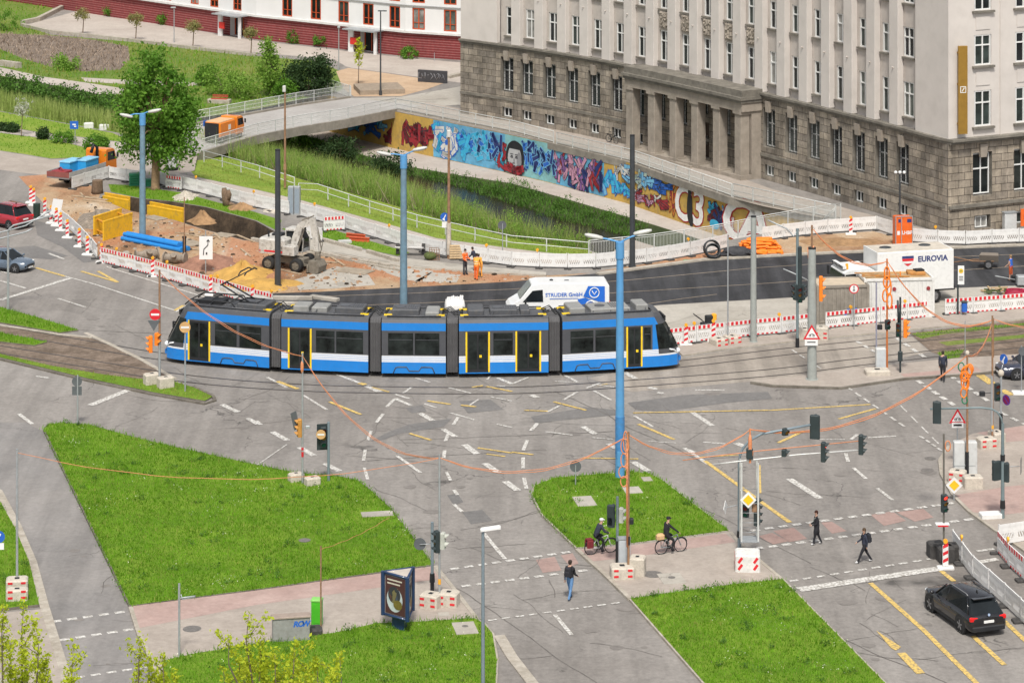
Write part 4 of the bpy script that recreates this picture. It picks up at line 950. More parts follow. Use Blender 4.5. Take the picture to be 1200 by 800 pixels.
railing('railing',[G(x,y,-3.4)for x,y in[(905,257),(930,250)]]+[V((24.2,210.2,-1.2)),V((25.2,209.3,.05))],1.0,'short sloping stair railing at the end of the graffiti wall','bars',1.6)
BN=gp([(226,184),(236,180),(300,161),(350,151),(400,143),(464,130)]);BF=gp([(205,155),(225,147),(300,133),(350,124),(410,115)])
BR=empty('road_bridge',BN[0],0,'small concrete road bridge over the overgrown river with steel railings','bridge')
mb=MB();mb.prism(BN+[BN[-1]+V((2.5,3,0))]+list(reversed(BF)),-.5,.02,0,1);mb.build('deck',[ground_mat('bridge_surface',(.33,.31,.29),(.42,.40,.38),.2),CONCW],BR,loc=-BN[0])
mb=MB();strip(mb,BN,.35,-.62,.2);strip(mb,BF,.35,-.55,.2);mb.build('edge_beam',CONCW,BR,loc=-BN[0])
def rail_part(line,h,off):
 rm=MB();P=[V((p.x,p.y,.2))for p in line];T_=plen(P);n_=round(T_/2.4)
 for zz in(h,h*.68,h*.36):rm.tube([p+V((0,0,zz))for p in P],.032 if zz==h else .018,6)
 for k in range(n_+1):
  q,d=along(P,min(T_*k/n_,T_-1e-3));rm.box(q+V((0,0,h/2)),(.06,.06,h),math.atan2(d.y,d.x))
 s_=.15
 while s_<T_:
  q,d=along(P,s_);rm.box(q+V((0,0,h/2)),(.018,.018,h),math.atan2(d.y,d.x));s_+=.15
 rm.build('bridge_railing',RAILW,BR,loc=-BN[0])
rail_part(BN[1:],1.05,0);rail_part(BF[1:],1.1,0)
mb=MB();
for a,b_ in((BN[0],BF[0]),):
 mb.quad(V((a.x+.5,a.y+.8,-4.3)),V((b_.x+2.2,b_.y+.5,-4.3)),V((b_.x+2.2,b_.y+.5,-.7)),V((a.x+.5,a.y+.8,-.7)))
mb.build('abutment',CONCW,BR,loc=-BN[0])
railing('railing',gp([(365,108),(372,103),(411,115)]),1.2,'steel ramp railing beside the dark bush at the far bridge end','bars',1.8)
#   TRAM
TBLUE=mat('tram_blue',(.012,.195,.58),.3,var=.05,coat=.4,dirt=.08);TWHITE=mat('tram_white',(.68,.69,.70),.35,var=.04);TDARK=mat('tram_anthracite',(.07,.072,.08),.4,var=.1)
TROOF=mat('tram_roof_grey',(.075,.078,.085),.6,var=.15,dirt=.3);BELL=mat('bellows_rubber',(.10,.098,.10),.75,var=.15);UNITG=mat('roof_unit_grey',(.25,.25,.24),.55,var=.12,dirt=.25);YELB=mat('yellow_edge',(.80,.55,.02),.45)
TC=smooth_line(gp([(140,411),(200,419),(330,430.5),(440,435.5),(540,436.5),(640,435),(720,432),(792,427),(850,420)]),10)
def track_at(px):
 return ray_hit([(p.x,p.y)for p in TC],px)
TGLASS=mat('tram_glass',(.016,.02,.019),.07,var=.9,scale=1.1,spec=.22)
TO=track_at(500);TR=empty('tram',(TO.x,TO.y,0),0,'long blue five-section tram with grey bellows crossing the junction','tram')
mods=[(199,325.5),(336,437),(449.5,524),(537,641),(653.5,794)]
HW=1.325
LV=[.28,.95,1.03,1.05,1.13,1.15,1.24,1.26,1.34,2.86,3.32,3.52]
LM=[0,1,0,1,0,1,0,1,2,0,2]
def ring(x,hw,sl=0.0,k=1.0,sh=0.0):
 """closed section ring: right side up, over the roof, left side down"""
 f=lambda z:x-sl*max(0,(z-1.0))**1.25
 r=[(f(z),-hw*(1 if z<3.4 else .93),z)for z in LV]+[(f(3.66)-.02*sl,-hw*.72,3.66),(f(3.66)-.02*sl,hw*.72,3.66)]
 r+=[(f(z),hw*(1 if z<3.4 else .93),z)for z in reversed(LV)]
 return r
SEG=LM+[3,3,3]+list(reversed(LM))+[2]
def tram_module(i,px0,px1):
 A,B=track_at(px0),track_at(px1);Lm=(B-A).length;d=(B-A).normalized();ang=math.atan2(d.y,d.x)
 M_=Matrix.Translation(A-TR.location)@Matrix.Rotation(ang,4,'Z')
 mb=MB();rings=[];mats=[]
 nose0,nose1=i==0,i==4
 segN=[m if m!=2 else 4 for m in SEG]
 def put(r,m_):rings.append(r);mats.append(m_)
 SB=[0 if(m==2 and j in(LM.index(2),len(SEG)-2-LM.index(2)))else m for j,m in enumerate(SEG)]
 def low(j):return j if j<len(LM)else len(SEG)-2-j
 SG=[4 if(m==2 and low(j)==LM.index(2))else 2 if(m in(0,1)and 3<=low(j)<LM.index(2))else 1 if low(j)==2 else m for j,m in enumerate(SEG)]
 SN=[2 if(m==0 and low(j)>LM.index(2))else m for j,m in enumerate(SG)]
 if nose0:
  put(ring(0.06,.62,-.42),SN);put(ring(.30,1.02,-.42),SN);put(ring(.85,1.22,-.34),SG);put(ring(1.55,1.315,-.10),SB);put(ring(1.95,HW),SEG)
 else:put(ring(0,HW),SEG)
 if nose1:
  mats[-1]=SEG;put(ring(Lm-1.95,HW),SB);put(ring(Lm-1.55,1.315,.10),SG);put(ring(Lm-.85,1.22,.34),SN);put(ring(Lm-.30,1.02,.42),SN);put(ring(Lm-.06,.62,.42),SN)
 else:put(ring(Lm,HW),SEG)
 rings=[[M_@V(p)for p in r]for r in rings]
 mb.loft(rings,2,True,True,False,mats=mats)
 body=mb.build('car_section',[TBLUE,TWHITE,TDARK,TROOF,TGLASS],TR,fix=True)
 X=lambda px:(track_at(px)-A).dot(d)
 return M_,X,Lm,body
def plate(mb,M_,x0,x1,z0,z1,side,t=.02,m=0,off=0.0):
 mb.box(((x0+x1)/2,side*(HW+off),(z0+z1)/2),(x1-x0,t*2,z1-z0),0,m,M=M_)
doors={0:[(231,256)],1:[(344,370.5)],3:[(545,572.5),(603,632)],4:[(729,747)]}
wins={0:[(262,287),(290.5,316)],1:[(376,397.5),(399.5,431)],2:[(457,486),(488,516.5)],3:[(577,599.5)],4:[(663,690),(692.5,723),(749,757)]}
MI=[]
for i,(a,b_)in enumerate(mods):
 M_,X,Lm,body=tram_module(i,a,b_);MI.append((M_,X,Lm))
 for side in(-1,1):
  for p0,p1 in doors.get(i,[]):
   x0,x1=X(p0),X(p1);dm=MB();plate(dm,M_,x0,x1,.36,2.78,side,.02,0,.0);do=dm.build('door',BLACK,TR)
   gm=MB();xm=(x0+x1)/2
   plate(gm,M_,x0+.16,xm-.05,.55,2.66,side,.01,0,.018);plate(gm,M_,xm+.05,x1-.16,.55,2.66,side,.01,0,.018);gm.build('door_glass',TGLASS,do)
   ym=MB();plate(ym,M_,x0-.02,x0+.08,.36,2.8,side,.02,0,.012);plate(ym,M_,x1-.08,x1+.02,.36,2.8,side,.02,0,.012);ym.build('door_edge',YELB,do)
   bm_=MB();plate(bm_,M_,xm+.1,xm+.24,1.25,1.4,side,.02,0,.025);bm_.build('door_button',YELB,do)
  for p0,p1 in wins.get(i,[]):
   wm=MB();plate(wm,M_,X(p0),X(p1),1.42,2.72,side,.015,0,.006);wo=wm.build('window',TGLASS,TR)
   fm=MB();plate(fm,M_,X(p0)+.05,X(p1)-.05,2.30,2.33,side,.01,0,.018);fm.build('window_bar',TDARK,wo)
  if i in(0,2,4):
   mid={0:290,2:487,4:692}[i];xm=X(mid);pts=[(-1.25,.3),(-1.12,.62),(-.95,.66),(-.45,.66),(-.3,.42),(.3,.42),(.45,.66),(.95,.66),(1.12,.62),(1.25,.3)]
   tm=MB();tm.tube([M_@V((xm+x,side*(HW+.004),z))for x,z in pts],.035,4);tm.build('bogie_outline',TDARK,TR)
 um=0;rr=random.Random(50+i);x=.5 if i not in(0,)else 2.2
 end=Lm-.4 if i!=4 else Lm-2.0
 if i==0:x=4.9
 while x<end-.6:
  l=rr.choice([.7,1.1,1.8,2.6]);l=min(l,end-x);wdt=rr.choice([1.5,1.7,1.3]);h_=rr.choice([.22,.3,.34])
  rm=MB();rm.bbox((x+l/2,0,3.66+h_/2),(l-.12,wdt,h_),.05,M=M_)
  if l>1.5:
   rm.cyl(M_@V((x+l*.3,0,3.66+h_)),M_@V((x+l*.3,0,3.69+h_)),.32,n=14,m=1);
   for k in range(5):rm.box((x+l*.55+k*.14,0,3.67+h_),(.05,wdt*.7,.03),0,1,M=M_)
  rm.build('roof_unit',[rr.choice([UNITG,UNITG,TROOF]),TDARK],TR);x+=l+rr.choice([.05,.25,.4])
 ym=MB()
 for xx in(.35,Lm-.35):
  if(i==0 and xx<1)or(i==4 and xx>1):continue
  ym.box((xx,-.75,3.68),(.5,.3,.06),0,0,M=M_);ym.box((xx,.75,3.68),(.5,.3,.06),0,0,M=M_)
 ym.build('roof_step',YELB,TR)
 pm=MB()
 for sy in(-1,1):pm.tube([M_@V((.3+1.6*(i==0),sy*1.08,3.70)),M_@V((Lm-.3-1.7*(i==4),sy*1.08,3.70))],.05,5)
 for k in range(int(Lm/1.2)):pm.tube([M_@V((2+k*1.1,-1.0,3.72)),M_@V((2.1+k*1.1,-.6,3.86)),M_@V((2.2+k*1.1,.3,3.78))],.03,4)if 2.4+k*1.1<Lm-1.6 else None
 pm.build('roof_pipes',TDARK,TR)
for i in range(4):
 A,B=track_at(mods[i][1]),track_at(mods[i+1][0]);d=(B-A).normalized();M_=Matrix.Translation(A-TR.location)@Matrix.Rotation(math.atan2(d.y,d.x),4,'Z');l=(B-A).length
 mb=MB();rings=[]
 for k in range(9):
  hw=1.26 if k%2 else 1.17;x=l*k/8
  rings.append([M_@V(p)for p in((x,-hw,.34),(x,-hw,3.3),(x,-hw*.85,3.52),(x,hw*.85,3.52),(x,hw,3.3),(x,hw,.34))])
 mb.loft(rings,0,True,True);mb.build('bellows',BELL,TR,fix=True)
 cb=MB()
 for k in range(4):cb.tube([M_@V((-.3,-.6+.4*k,3.7)),M_@V((l*.3,-.6+.4*k,3.9)),M_@V((l*.7,-.5+.4*k,3.62)),M_@V((l+.3,-.6+.4*k,3.72))],.035,5)
 cb.build('coupling_cables',BLACK,TR)
for i,(sgn,Lx)in((0,(-1,0)),(4,(1,1))):
 M_,X,Lm=MI[i];x0=0 if i==0 else Lm;e=1 if i==0 else-1
 fm=MB();fm.add([M_@V(p)for p in((x0+e*.17,-.60,1.42),(x0+e*.17,.60,1.42),(x0+e*.88,.60,2.8),(x0+e*.88,-.60,2.8))],[(0,1,2,3)],0);fm.build('windscreen',TGLASS,TR)
 for sy in(-1,1):
  hm=MB();c=V((x0+e*.22,sy*.84,1.12));hm.ell(c,(.15,.24,.15),0,10,6,M=M_);hm.build('headlight',mat('headlight_glass',(.75,.78,.8),.15),TR)
  hr=MB();hr.tube([M_@V((x0+e*(.10+.02),sy*.70,.98)),M_@V((x0+e*.28,sy*1.0,1.0)),M_@V((x0+e*.55,sy*1.12,1.22)),M_@V((x0+e*.85,sy*1.24,1.30))],.055,5);hr.build('headlight_surround',TWHITE,TR)
  mm=MB();mm.bbox((x0+e*.95,sy*1.45,2.5),(.12,.14,.4),.03,M=M_);mm.box((x0+e*1.0,sy*1.36,2.62),(.04,.2,.05),M=M_);mm.build('mirror_camera',BLACK,TR)
 bm_=MB();bm_.bbox((x0+e*.12,0,.62),(.28,1.5,.32),.08,M=M_);bm_.build('bumper',TBLUE,TR)
 ds=MB();ds.box((x0+e*1.0,0,3.06),(.12,1.3,.3),M=M_);ds.build('destination_display',BLACK,TR)
M_,X,Lm=MI[0]
pm=MB()
pm.tube([M_@V(p)for p in((1.5,-.95,3.66),(1.9,-.95,4.0),(4.6,-.95,4.0),(4.9,-.95,3.66))],.045,6);pm.tube([M_@V(p)for p in((1.5,.95,3.66),(1.9,.95,4.0),(4.6,.95,4.0),(4.9,.95,3.66))],.045,6)
for x in(1.9,3.2,4.5):pm.tube([M_@V((x,-.95,4.0)),M_@V((x,.95,4.0))],.035,6)
pm.bbox((3.0,0,3.78),(1.6,1.0,.24),.05,M=M_)
pm.build('roof_frame',BLACK,TR)
pg=MB();b0=5.6
for sy in(-.45,.45):
 pg.tube([M_@V((b0,sy,3.98)),M_@V((b0-1.9,sy*.8,4.9))],.05,6)
 pg.tube([M_@V((b0-1.9,sy*.8,4.9)),M_@V((b0-.3,sy*.9,5.75))],.035,6)
pg.tube([M_@V((b0-1.9,-.5,4.9)),M_@V((b0-1.9,.5,4.9))],.05,6)
for dx in(-.2,.2):pg.tube([M_@V((b0-.3+dx,-.95,5.72)),M_@V((b0-.3+dx,-.6,5.86)),M_@V((b0-.3+dx,.6,5.86)),M_@V((b0-.3+dx,.95,5.72))],.045,6)
for sx in(-.5,.5):
 for sy in(-.5,.5):pg.cyl(M_@V((b0+sx,sy,3.62)),M_@V((b0+sx,sy,3.98)),.07,.07,8)
pg.tube([M_@V(p)for p in((b0-.6,-.55,3.98),(b0+.6,-.55,3.98),(b0+.6,.55,3.98),(b0-.6,.55,3.98))],.05,6,closed=True)
pg.build('pantograph',BLACK,TR)
#   ROAD VEHICLES
def wheel(parent,x,y,r,w=.24,rim=RIM,twin=False):
 s=1 if y>0 else-1
 t=MB();n=20;prof=[(r*.62,-w/2),(r*.95,-w/2),(r,-w*.36),(r,w*.36),(r*.95,w/2),(r*.62,w/2)]
 rg=[[(a*math.cos(2*PI*k/n),b,a*math.sin(2*PI*k/n))for a,b in prof]for k in range(n)]
 vs=[p for q in rg for p in q];fs=[]
 for k in range(n):
  for j in range(len(prof)-1):k2=(k+1)%n;fs.append((k*6+j,k*6+j+1,k2*6+j+1,k2*6+j))
 t.add(vs,fs,0,True);to=t.build('wheel',TYRE,parent,loc=(x,y,r),fix=True)
 h=MB();h.cyl((0,-w*.38,0),(0,w*.38,0),r*.64,n=16,smooth=False)
 for k in range(5):
  a=2*PI*k/5
  h.box((0,0,0),(r*.16,.05,r*.55),M=Matrix.Translation(V((math.sin(a)*r*.32,s*w*.42,math.cos(a)*r*.32)))@Matrix.Rotation(a,4,'Y'))
 h.build('rim',rim,to)
 return to
def car(name,base,ang,label,cat,paint,Lc=4.3,Wc=1.8,Hc=1.5,r=.32,suv=False,hatch=True,plate_=True,wagon=False):
 """+X is forward"""
 root=empty(name,base,ang,label,cat);hw=Wc/2;belt=Hc*.60;hood=Hc*(.60 if suv else .56);zs=.24 if suv else .17
 xs=Lc/2
 st_=[(-xs,hw*.80,.42,belt*.86),(-xs+.06,hw*.93,.30,belt*.95),(-xs+.35,hw*.99,zs+.03,belt),(-xs*.5,hw,zs,belt+.02),(0,hw,zs,belt),(xs*.42,hw*.995,zs,belt-.01),(xs*.62,hw*.98,zs,hood),(xs-.35,hw*.94,zs+.02,hood*.93),(xs-.08,hw*.82,.26,hood*.80),(xs,hw*.66,.36,hood*.66)]
 mb=MB();rings=[]
 for x,w_,a,t in st_:
  rings.append([(x,-w_*.90,a),(x,-w_,a+.16),(x,-w_*1.0,t*.72),(x,-w_*.93,t*.97),(x,-w_*.80,t+.012),(x,0,t+.045),(x,w_*.80,t+.012),(x,w_*.93,t*.97),(x,w_,t*.72),(x,w_,a+.16),(x,w_*.90,a)])
 mb.loft(rings,0,True,True,True);mb.build('body',paint,root,fix=True)
 rb=-xs+.12 if(hatch or suv or wagon)else-xs+.75
 rt=rb+(.60 if(suv or hatch)else .65)
 fb=xs*.50;ft=fb-.8
 zr=Hc;bw=hw*.89;tw=hw*.66
 g=MB()
 rg=[[(rb,-bw*.92,belt-.02),(rt-.06,-tw*.92,zr-.09),(rt-.06,tw*.92,zr-.09),(rb,bw*.92,belt-.02)],[(rb+.35,-bw,belt-.03),(rt+.12,-tw,zr-.045),(rt+.12,tw,zr-.045),(rb+.35,bw,belt-.03)],[(0,-bw,belt-.03),(0,-tw*1.03,zr-.03),(0,tw*1.03,zr-.03),(0,bw,belt-.03)],[(fb-.25,-bw,belt-.03),(ft-.08,-tw,zr-.07),(ft-.08,tw,zr-.07),(fb-.25,bw,belt-.03)],[(fb,-bw*.93,belt-.03),(ft+.02,-tw*.93,zr-.11),(ft+.02,tw*.93,zr-.11),(fb,bw*.93,belt-.03)]]
 g.loft(rg,0,True,True);g.build('windows',GLASS,root,fix=True)
 rf_=MB();P_=[]
 for x,k,dz in((rt-.1,.93,-.06),(rt+.15,1.0,-.012),(0,1.03,.0),(ft-.12,1.0,-.035),(ft+.01,.94,-.085)):
  y=tw*k;P_.append([(x,-y*1.02,zr+dz-.05),(x,-y*.86,zr+dz),(x,0,zr+dz+.02),(x,y*.86,zr+dz),(x,y*1.02,zr+dz-.05)])
 rf_.loft(P_,0,False,False,True)
 for sy in(-1,1):
  for(xa,xb)in((fb-.06,ft),(.05,.0),(rb+.25,rt+.05)):rf_.tube([(xa,sy*bw*.985,belt-.02),(xb,sy*tw*1.01,zr-.07)],.035,5)
 ro=rf_.build('roof',paint,root)
 if suv or wagon:
  for sy in(-1,1):
   rl=MB();rl.tube([(rt+.1,sy*tw*.93,zr-.02),(rt+.25,sy*tw*.95,zr+.045),(ft-.35,sy*tw*.95,zr+.035),(ft-.15,sy*tw*.93,zr-.04)],.022,5);rl.build('roof_rail',RIM,root)
  an=MB();an.box((rt+.35,0,zr+.06),(.16,.04,.1),taper=.4);an.build('roof_antenna',BLACK,root)
  sp_=MB();sp_.box((rt-.16,0,zr-.075),(.28,tw*1.7,.04));sp_.build('roof_spoiler',paint,root)
 for sy in(-1,1):
  for x in(-xs*.60,xs*.63):
   wa=MB();wa.cyl((x,sy*(hw-.14),r+.02),(x,sy*(hw+.004),r+.02),r+.075,n=20,smooth=False);wa.build('wheel_arch',BLACK,root)
   wheel(root,x,sy*(hw-.10),r,.22)
  m_=MB();m_.ell((fb-.15,sy*(hw+.10),belt+.06),(.09,.12,.08));m_.build('mirror',paint,root)
  l_=MB();l_.ell((xs-.28,sy*hw*.72,hood*.80),(.2,.16,.075));l_.build('headlight',mat('headlight_glass',(.75,.78,.8),.15),root)
  t_=MB();t_.bbox((-xs+.09,sy*hw*.74,belt*.86),(.16,hw*.42,.17),.04);t_.build('tail_light',mat('tail_light_red',(.62,.012,.012),.25),root)
  hd_=MB()
  for x in(-.42,.5):hd_.box((x,sy*(hw+.003),belt*.86),(.16,.02,.03))
  hd_.build('door_handle',paint,root)
  sk_=MB();sk_.box((0,sy*(hw*.985),zs+.07),(Lc*.50,.05,.1));sk_.build('sill_trim',BLACK,root)
 gr=MB();gr.box((xs-.01,0,hood*.58),(.06,hw*.9,.16));gr.build('grille',BLACK,root)
 bp_=MB();bp_.bbox((-xs+.02,0,.42),(.14,Wc*.86,.22),.05);bp_.build('rear_bumper',BLACK,root)
 if plate_:
  pl=MB();pl.box((-xs-.02,0,belt*.72),(.03,.5,.11));pl.box((xs+.02,0,hood*.42),(.03,.5,.11));pl.build('number_plate',WFRAME,root)
 return root
def paintm(n,c,v=.05):return mat(n,c,.22,.15,var=v,scale=.6,coat=.7,spec=.5)
def heading(pa,pb):d=G(*pb)-G(*pa);return math.atan2(d.y,d.x)
p=G(1129,726);SUV=car('suv',(p.x,p.y,0.0),R(109),'black sports utility car waiting beside the white barrier panels','car',paintm('black_paint',(.012,.012,.014)),4.65,1.9,1.66,.37,suv=True)
em=MB();em.cyl((-2.345,0,1.02),(-2.36,0,1.02),.06,n=14);em.build('round_emblem',mat('blue_white_emblem',(.35,.45,.62),.3),SUV)
p=G(12,318);car('hatchback',(p.x-.45,p.y+.7,0),R(-22),'slate blue hatchback at the left edge of the road, facing the junction','car',paintm('slate_blue_paint',(.10,.135,.18)),4.1,1.75,1.46,.31)
p=G(8,268);car('red_van',(p.x-.3,p.y+1.2,0),R(142),'red people carrier driving off at the left edge beside the striped beacons','car',paintm('red_paint',(.36,.022,.035)),4.5,1.84,1.82,.33,suv=True)
p=G(1197,443);car('dark_car',(p.x+.9,p.y+.6,0),R(190),'dark blue car at the right edge behind the temporary signal posts','car',paintm('navy_paint',(.03,.035,.06)),4.6,1.85,1.46,.33)
VANW=mat('van_white',(.70,.71,.71),.3,var=.03,coat=.4,dirt=.06);LOGOB=mat('logo_blue',(.015,.12,.50),.45)
c=G(653,377);VN=empty('delivery_van',(c.x,c.y+.3,0),R(180)+R(5),'white high-roof delivery van with blue lettering parked behind the tram','van')
Lv,hw=6.7,1.0
prof=[(-3.35,.42),(-3.35,2.45),(-3.2,2.66),(1.35,2.70),(1.75,2.62),(2.55,1.66),(3.15,1.32),(3.33,1.1),(3.36,.5),(3.25,.36),(-3.25,.36)]
mb=MB();rings=[]
for y,kz in((-hw,1),(-hw*.97,1.0),(hw*.97,1.0),(hw,1)):
 inset=.0 if abs(y)<hw*.98 else .05
 rings.append([(x*(1-inset*.25),y*(1.0 if z<1.5 else 1-.075*(z-1.5)),z-(inset if z>2.4 else 0)+(inset if z<.5 else 0))for x,z in prof])
mb.loft(rings,0,True,True);mb.build('body',VANW,VN,fix=True)
for sy in(-1,1):
 wm=MB();yy=sy*(hw+.004)
 ins=lambda z:sy*(hw*(1 if z<1.5 else 1-.075*(z-1.5))+.006)
 P_=[(1.02,1.5),(2.38,1.5),(1.72,2.22),(1.05,2.28)];wm.add([(x,ins(z),z)for x,z in P_],[(0,1,2,3)]);wm.build('side_window',GLASS,VN)
 bm_=MB();P_=[(-3.3,.4),(2.2,.4),(2.0,.58),(-.6,.78),(-1.2,.9),(-3.3,.92)];bm_.add([(x,ins(z)+sy*.002,z)for x,z in P_],[tuple(range(6))]);bm_.build('blue_swoosh',LOGOB,VN)
 lm=MB();a=sy
 def vp(x,z):return V((x*1.0,ins(z)+sy*.004,z))
 lm.add([vp(*q)for q in((-3.05,2.42),(-1.95,2.46),(-1.62,1.8),(-2.2,1.62),(-2.62,1.45),(-3.05,1.4))],[tuple(range(6))],0)
 lm.add([vp(*q)for q in((-1.25,1.62),(-1.75,1.72),(-2.6,1.3),(-3.05,1.25),(-2.95,.78),(-1.5,.72))],[tuple(range(6))],0)
 for(cx_,cz_,r_)in((-2.35,2.02,.32),(-2.1,1.15,.34)):
  rg=[V((cx_+r_*math.cos(2*PI*k/20),ins(cz_+r_*math.sin(2*PI*k/20))+sy*.014,cz_+r_*math.sin(2*PI*k/20)))for k in range(20)];lm.tube(rg,.035,4,1,closed=True)
  lm.tube([V((cx_-r_*.5,ins(cz_)+sy*.014,cz_+.1)),V((cx_,ins(cz_)+sy*.014,cz_-.12)),V((cx_+r_*.5,ins(cz_)+sy*.014,cz_+.14))],.03,4,1)
 lm.build('blue_emblem',[LOGOB,WFRAME],VN)
 tm=MB();Mx=face_M((-.35,ins(1.92)+sy*.006,1.92),(1 if sy<0 else-1,0,0));add_text(tm,'STRUDER GmbH',.34,Mx,0,.006);tm.box((-.35,ins(1.68)+sy*.004,1.68),(1.9,.004,.035),0,0);tm.build('lettering',LOGOB,VN)
 for x in(-1.95,2.35):wheel(VN,x,sy*(hw-.12),.36,.24)
 mr=MB();mr.bbox((2.2,sy*(hw+.2),1.55),(.12,.2,.34),.03);mr.build('mirror',BLACK,VN)
 tl=MB();tl.box((-3.36,sy*.92,1.2),(.05,.12,.5));tl.build('tail_light',mat('tail_light_red',(.62,.012,.012),.25),VN)
 hl=MB();hl.ell((3.16,sy*.72,1.08),(.16,.2,.16));hl.build('headlight',mat('headlight_glass',(.75,.78,.8),.15),VN)
wm=MB();wm.add([(1.80,-.84,2.58),(2.545,-.9,1.70),(2.545,.9,1.70),(1.80,.84,2.58)],[(0,1,2,3)]);
for v_ in range(len(wm.v)):wm.v[v_]=(wm.v[v_][0]+.02,wm.v[v_][1],wm.v[v_][2]+.012)
wm.build('windscreen',mat('windscreen_glass',(.10,.13,.12),.1,var=.2),VN)
gb=MB();gb.box((3.36,0,.75),(.06,1.4,.25));gb.box((3.34,0,.48),(.1,1.9,.16));gb.build('grille',BLACK,VN)
vm=MB();vm.ell((0.4,.1,2.72),(.13,.13,.06));vm.box((-.6,.2,2.71),(.3,.04,.04));vm.build('roof_vent',BLACK,VN)
TW=mat('lorry_white',(.72,.72,.70),.4,var=.04,dirt=.12)
q0=G(1117,354);LA=R(194);LR=empty('box_lorry',(q0.x-4.33,q0.y+.13,0),LA,'white box lorry with dark blue lettering and tricolour shield on its side','lorry')
mb=MB();mb.bbox((-1.4,0,2.3),(5.5,2.5,2.65),.04)
for x in(-4.13,1.33):mb.box((x,0,2.3),(.06,2.54,2.68))
bo=mb.build('box_body',TW,LR)
rm=MB();rm.box((-1.4,0,3.632),(5.3,2.3,.015));rm.ell((.2,-.2,3.64),(.45,.35,.1),1);rm.ell((-2.7,-.3,3.64),(.45,.35,.1),1);rm.build('box_roof',[mat('dusty_roof',(.50,.45,.38),.85,var=.15,dirt=.25),DARKM],LR)
for sy in(-1,1):
 lm=MB();Mx=face_M((-2.65,sy*1.256,3.05),(1 if sy<0 else-1,0,0));add_text(lm,'EUROVIA',.52,Mx,0,.02);lm.build('lettering',mat('dark_blue_letter',(.03,.045,.16),.5),LR)
 sm=MB();xb=-1.15 if sy>0 else-5.2
 if sy>0:
  for k,(m_,za,zb_,wa,wb)in enumerate(((0,3.45,3.62,.42,.42),(1,3.27,3.44,.42,.40),(2,3.12,3.26,.38,.32),(1,2.95,3.11,.30,.05))):
   y=sy*1.258;sm.add([(-.85-wb,y,za-.3),(-.85+wb,y,za-.3),(-.85+wa,y,zb_-.3),(-.85-wa,y,zb_-.3)],[(0,1,2,3)],m_)
  sm.build('shield_emblem',[mat('dark_blue_letter',(.03,.045,.16),.5),REDP,WFRAME],LR)
cb=MB();pr=[(1.5,.55),(1.5,2.45),(1.8,2.62),(3.4,2.58),(3.75,2.4),(3.95,1.5),(3.98,.55)];rg=[]
for y,k in((-1.2,.97),(-1.14,1),(1.14,1),(1.2,.97)):rg.append([(2.85+(x-2.85)*k,y,1.6+(z-1.6)*k)for x,z in pr])
cb.loft(rg,0,True,True);cb.build('cab',TW,LR,fix=True)
wm=MB();wm.add([(3.79,-1.08,2.34),(3.97,-1.1,1.55),(3.97,1.1,1.55),(3.79,1.08,2.34)],[(0,1,2,3)])
wm.build('windscreen',GLASS,LR)
for sy in(-1,1):
 sw=MB();sw.add([(x,sy*1.206,z)for x,z in((2.5,1.6),(3.75,1.6),(3.6,2.28),(2.5,2.32))],[(0,1,2,3)]);sw.box((2.05,sy*1.2,2.1),(.5,.02,.5));sw.build('side_window',GLASS,LR)
 for x in(2.9,-1.7,-2.8):wheel(LR,x,sy*1.02,.5,.3)
 mr=MB();mr.bbox((3.85,sy*1.45,2.1),(.14,.2,.6),.03);mr.build('mirror',BLACK,LR)
bb=MB();bb.box((3.6,0,2.72),(.25,2.0,.2),0,0)
for k in range(8):bb.box((3.735,-.88+.25*k,2.72),(.02,.13,.19),0,1)
bb.cyl((3.4,.9,2.6),(3.4,.9,2.95),.1,m=2);bb.build('roof_sign_bar',[WFRAME,BLACK,LAMPY],LR)
fm=MB();fm.box((-.5,0,.82),(8.2,.9,.3));fm.box((-1.2,-1.1,.6),(2.2,.1,.5));fm.box((-1.2,1.1,.6),(2.2,.1,.5));fm.build('chassis',BLACK,LR)
km=MB();km.bbox((.5,1.4,1.75),(1.5,.3,.9),.03);km.build('side_locker',mat('locker_grey',(.50,.47,.42),.7),LR)
OPAINT=mat('orange_paint',(.72,.20,.012),.35,var=.06,coat=.4,dirt=.12)
def cab_truck(name,base,ang,label,Lb,bed):
 root=empty(name,base,ang,label,'truck')
 pr=[(1.1,.5),(1.1,2.3),(1.25,2.42),(2.2,2.38),(2.45,2.25),(2.75,1.4),(2.8,.5)];rg=[]
 for y,k in((-1.0,.97),(-.95,1),(.95,1),(1.0,.97)):rg.append([(1.95+(x-1.95)*k,y,1.4+(z-1.4)*k)for x,z in pr])
 cb=MB();cb.loft(rg,0,True,True);cb.build('cab',OPAINT,root,fix=True)
 wm=MB();wm.add([(2.50,-.86,2.2),(2.765,-.9,1.42),(2.765,.9,1.42),(2.50,.86,2.2)],[(0,1,2,3)]);wm.build('windscreen',GLASS,root)
 for sy in(-1,1):
  sw=MB();sw.add([(x,sy*1.006,z)for x,z in((1.4,1.42),(2.6,1.42),(2.38,2.15),(1.4,2.15))],[(0,1,2,3)]);sw.build('side_window',GLASS,root)
  for x in(2.0,-1.9):wheel(root,x,sy*.85,.38,.26)
  mr=MB();mr.bbox((2.6,sy*1.2,1.8),(.12,.18,.45),.03);mr.build('mirror',BLACK,root)
  tl=MB();tl.box((-Lb+.95,sy*.75,.75),(.06,.3,.14));tl.build('tail_light',mat('tail_light_red',(.62,.012,.012),.25),root)
 ch=MB();ch.box(((1.1-Lb+1)/2,0,.68),(Lb+.6,.8,.26));ch.build('chassis',BLACK,root)
 bed(root);return root
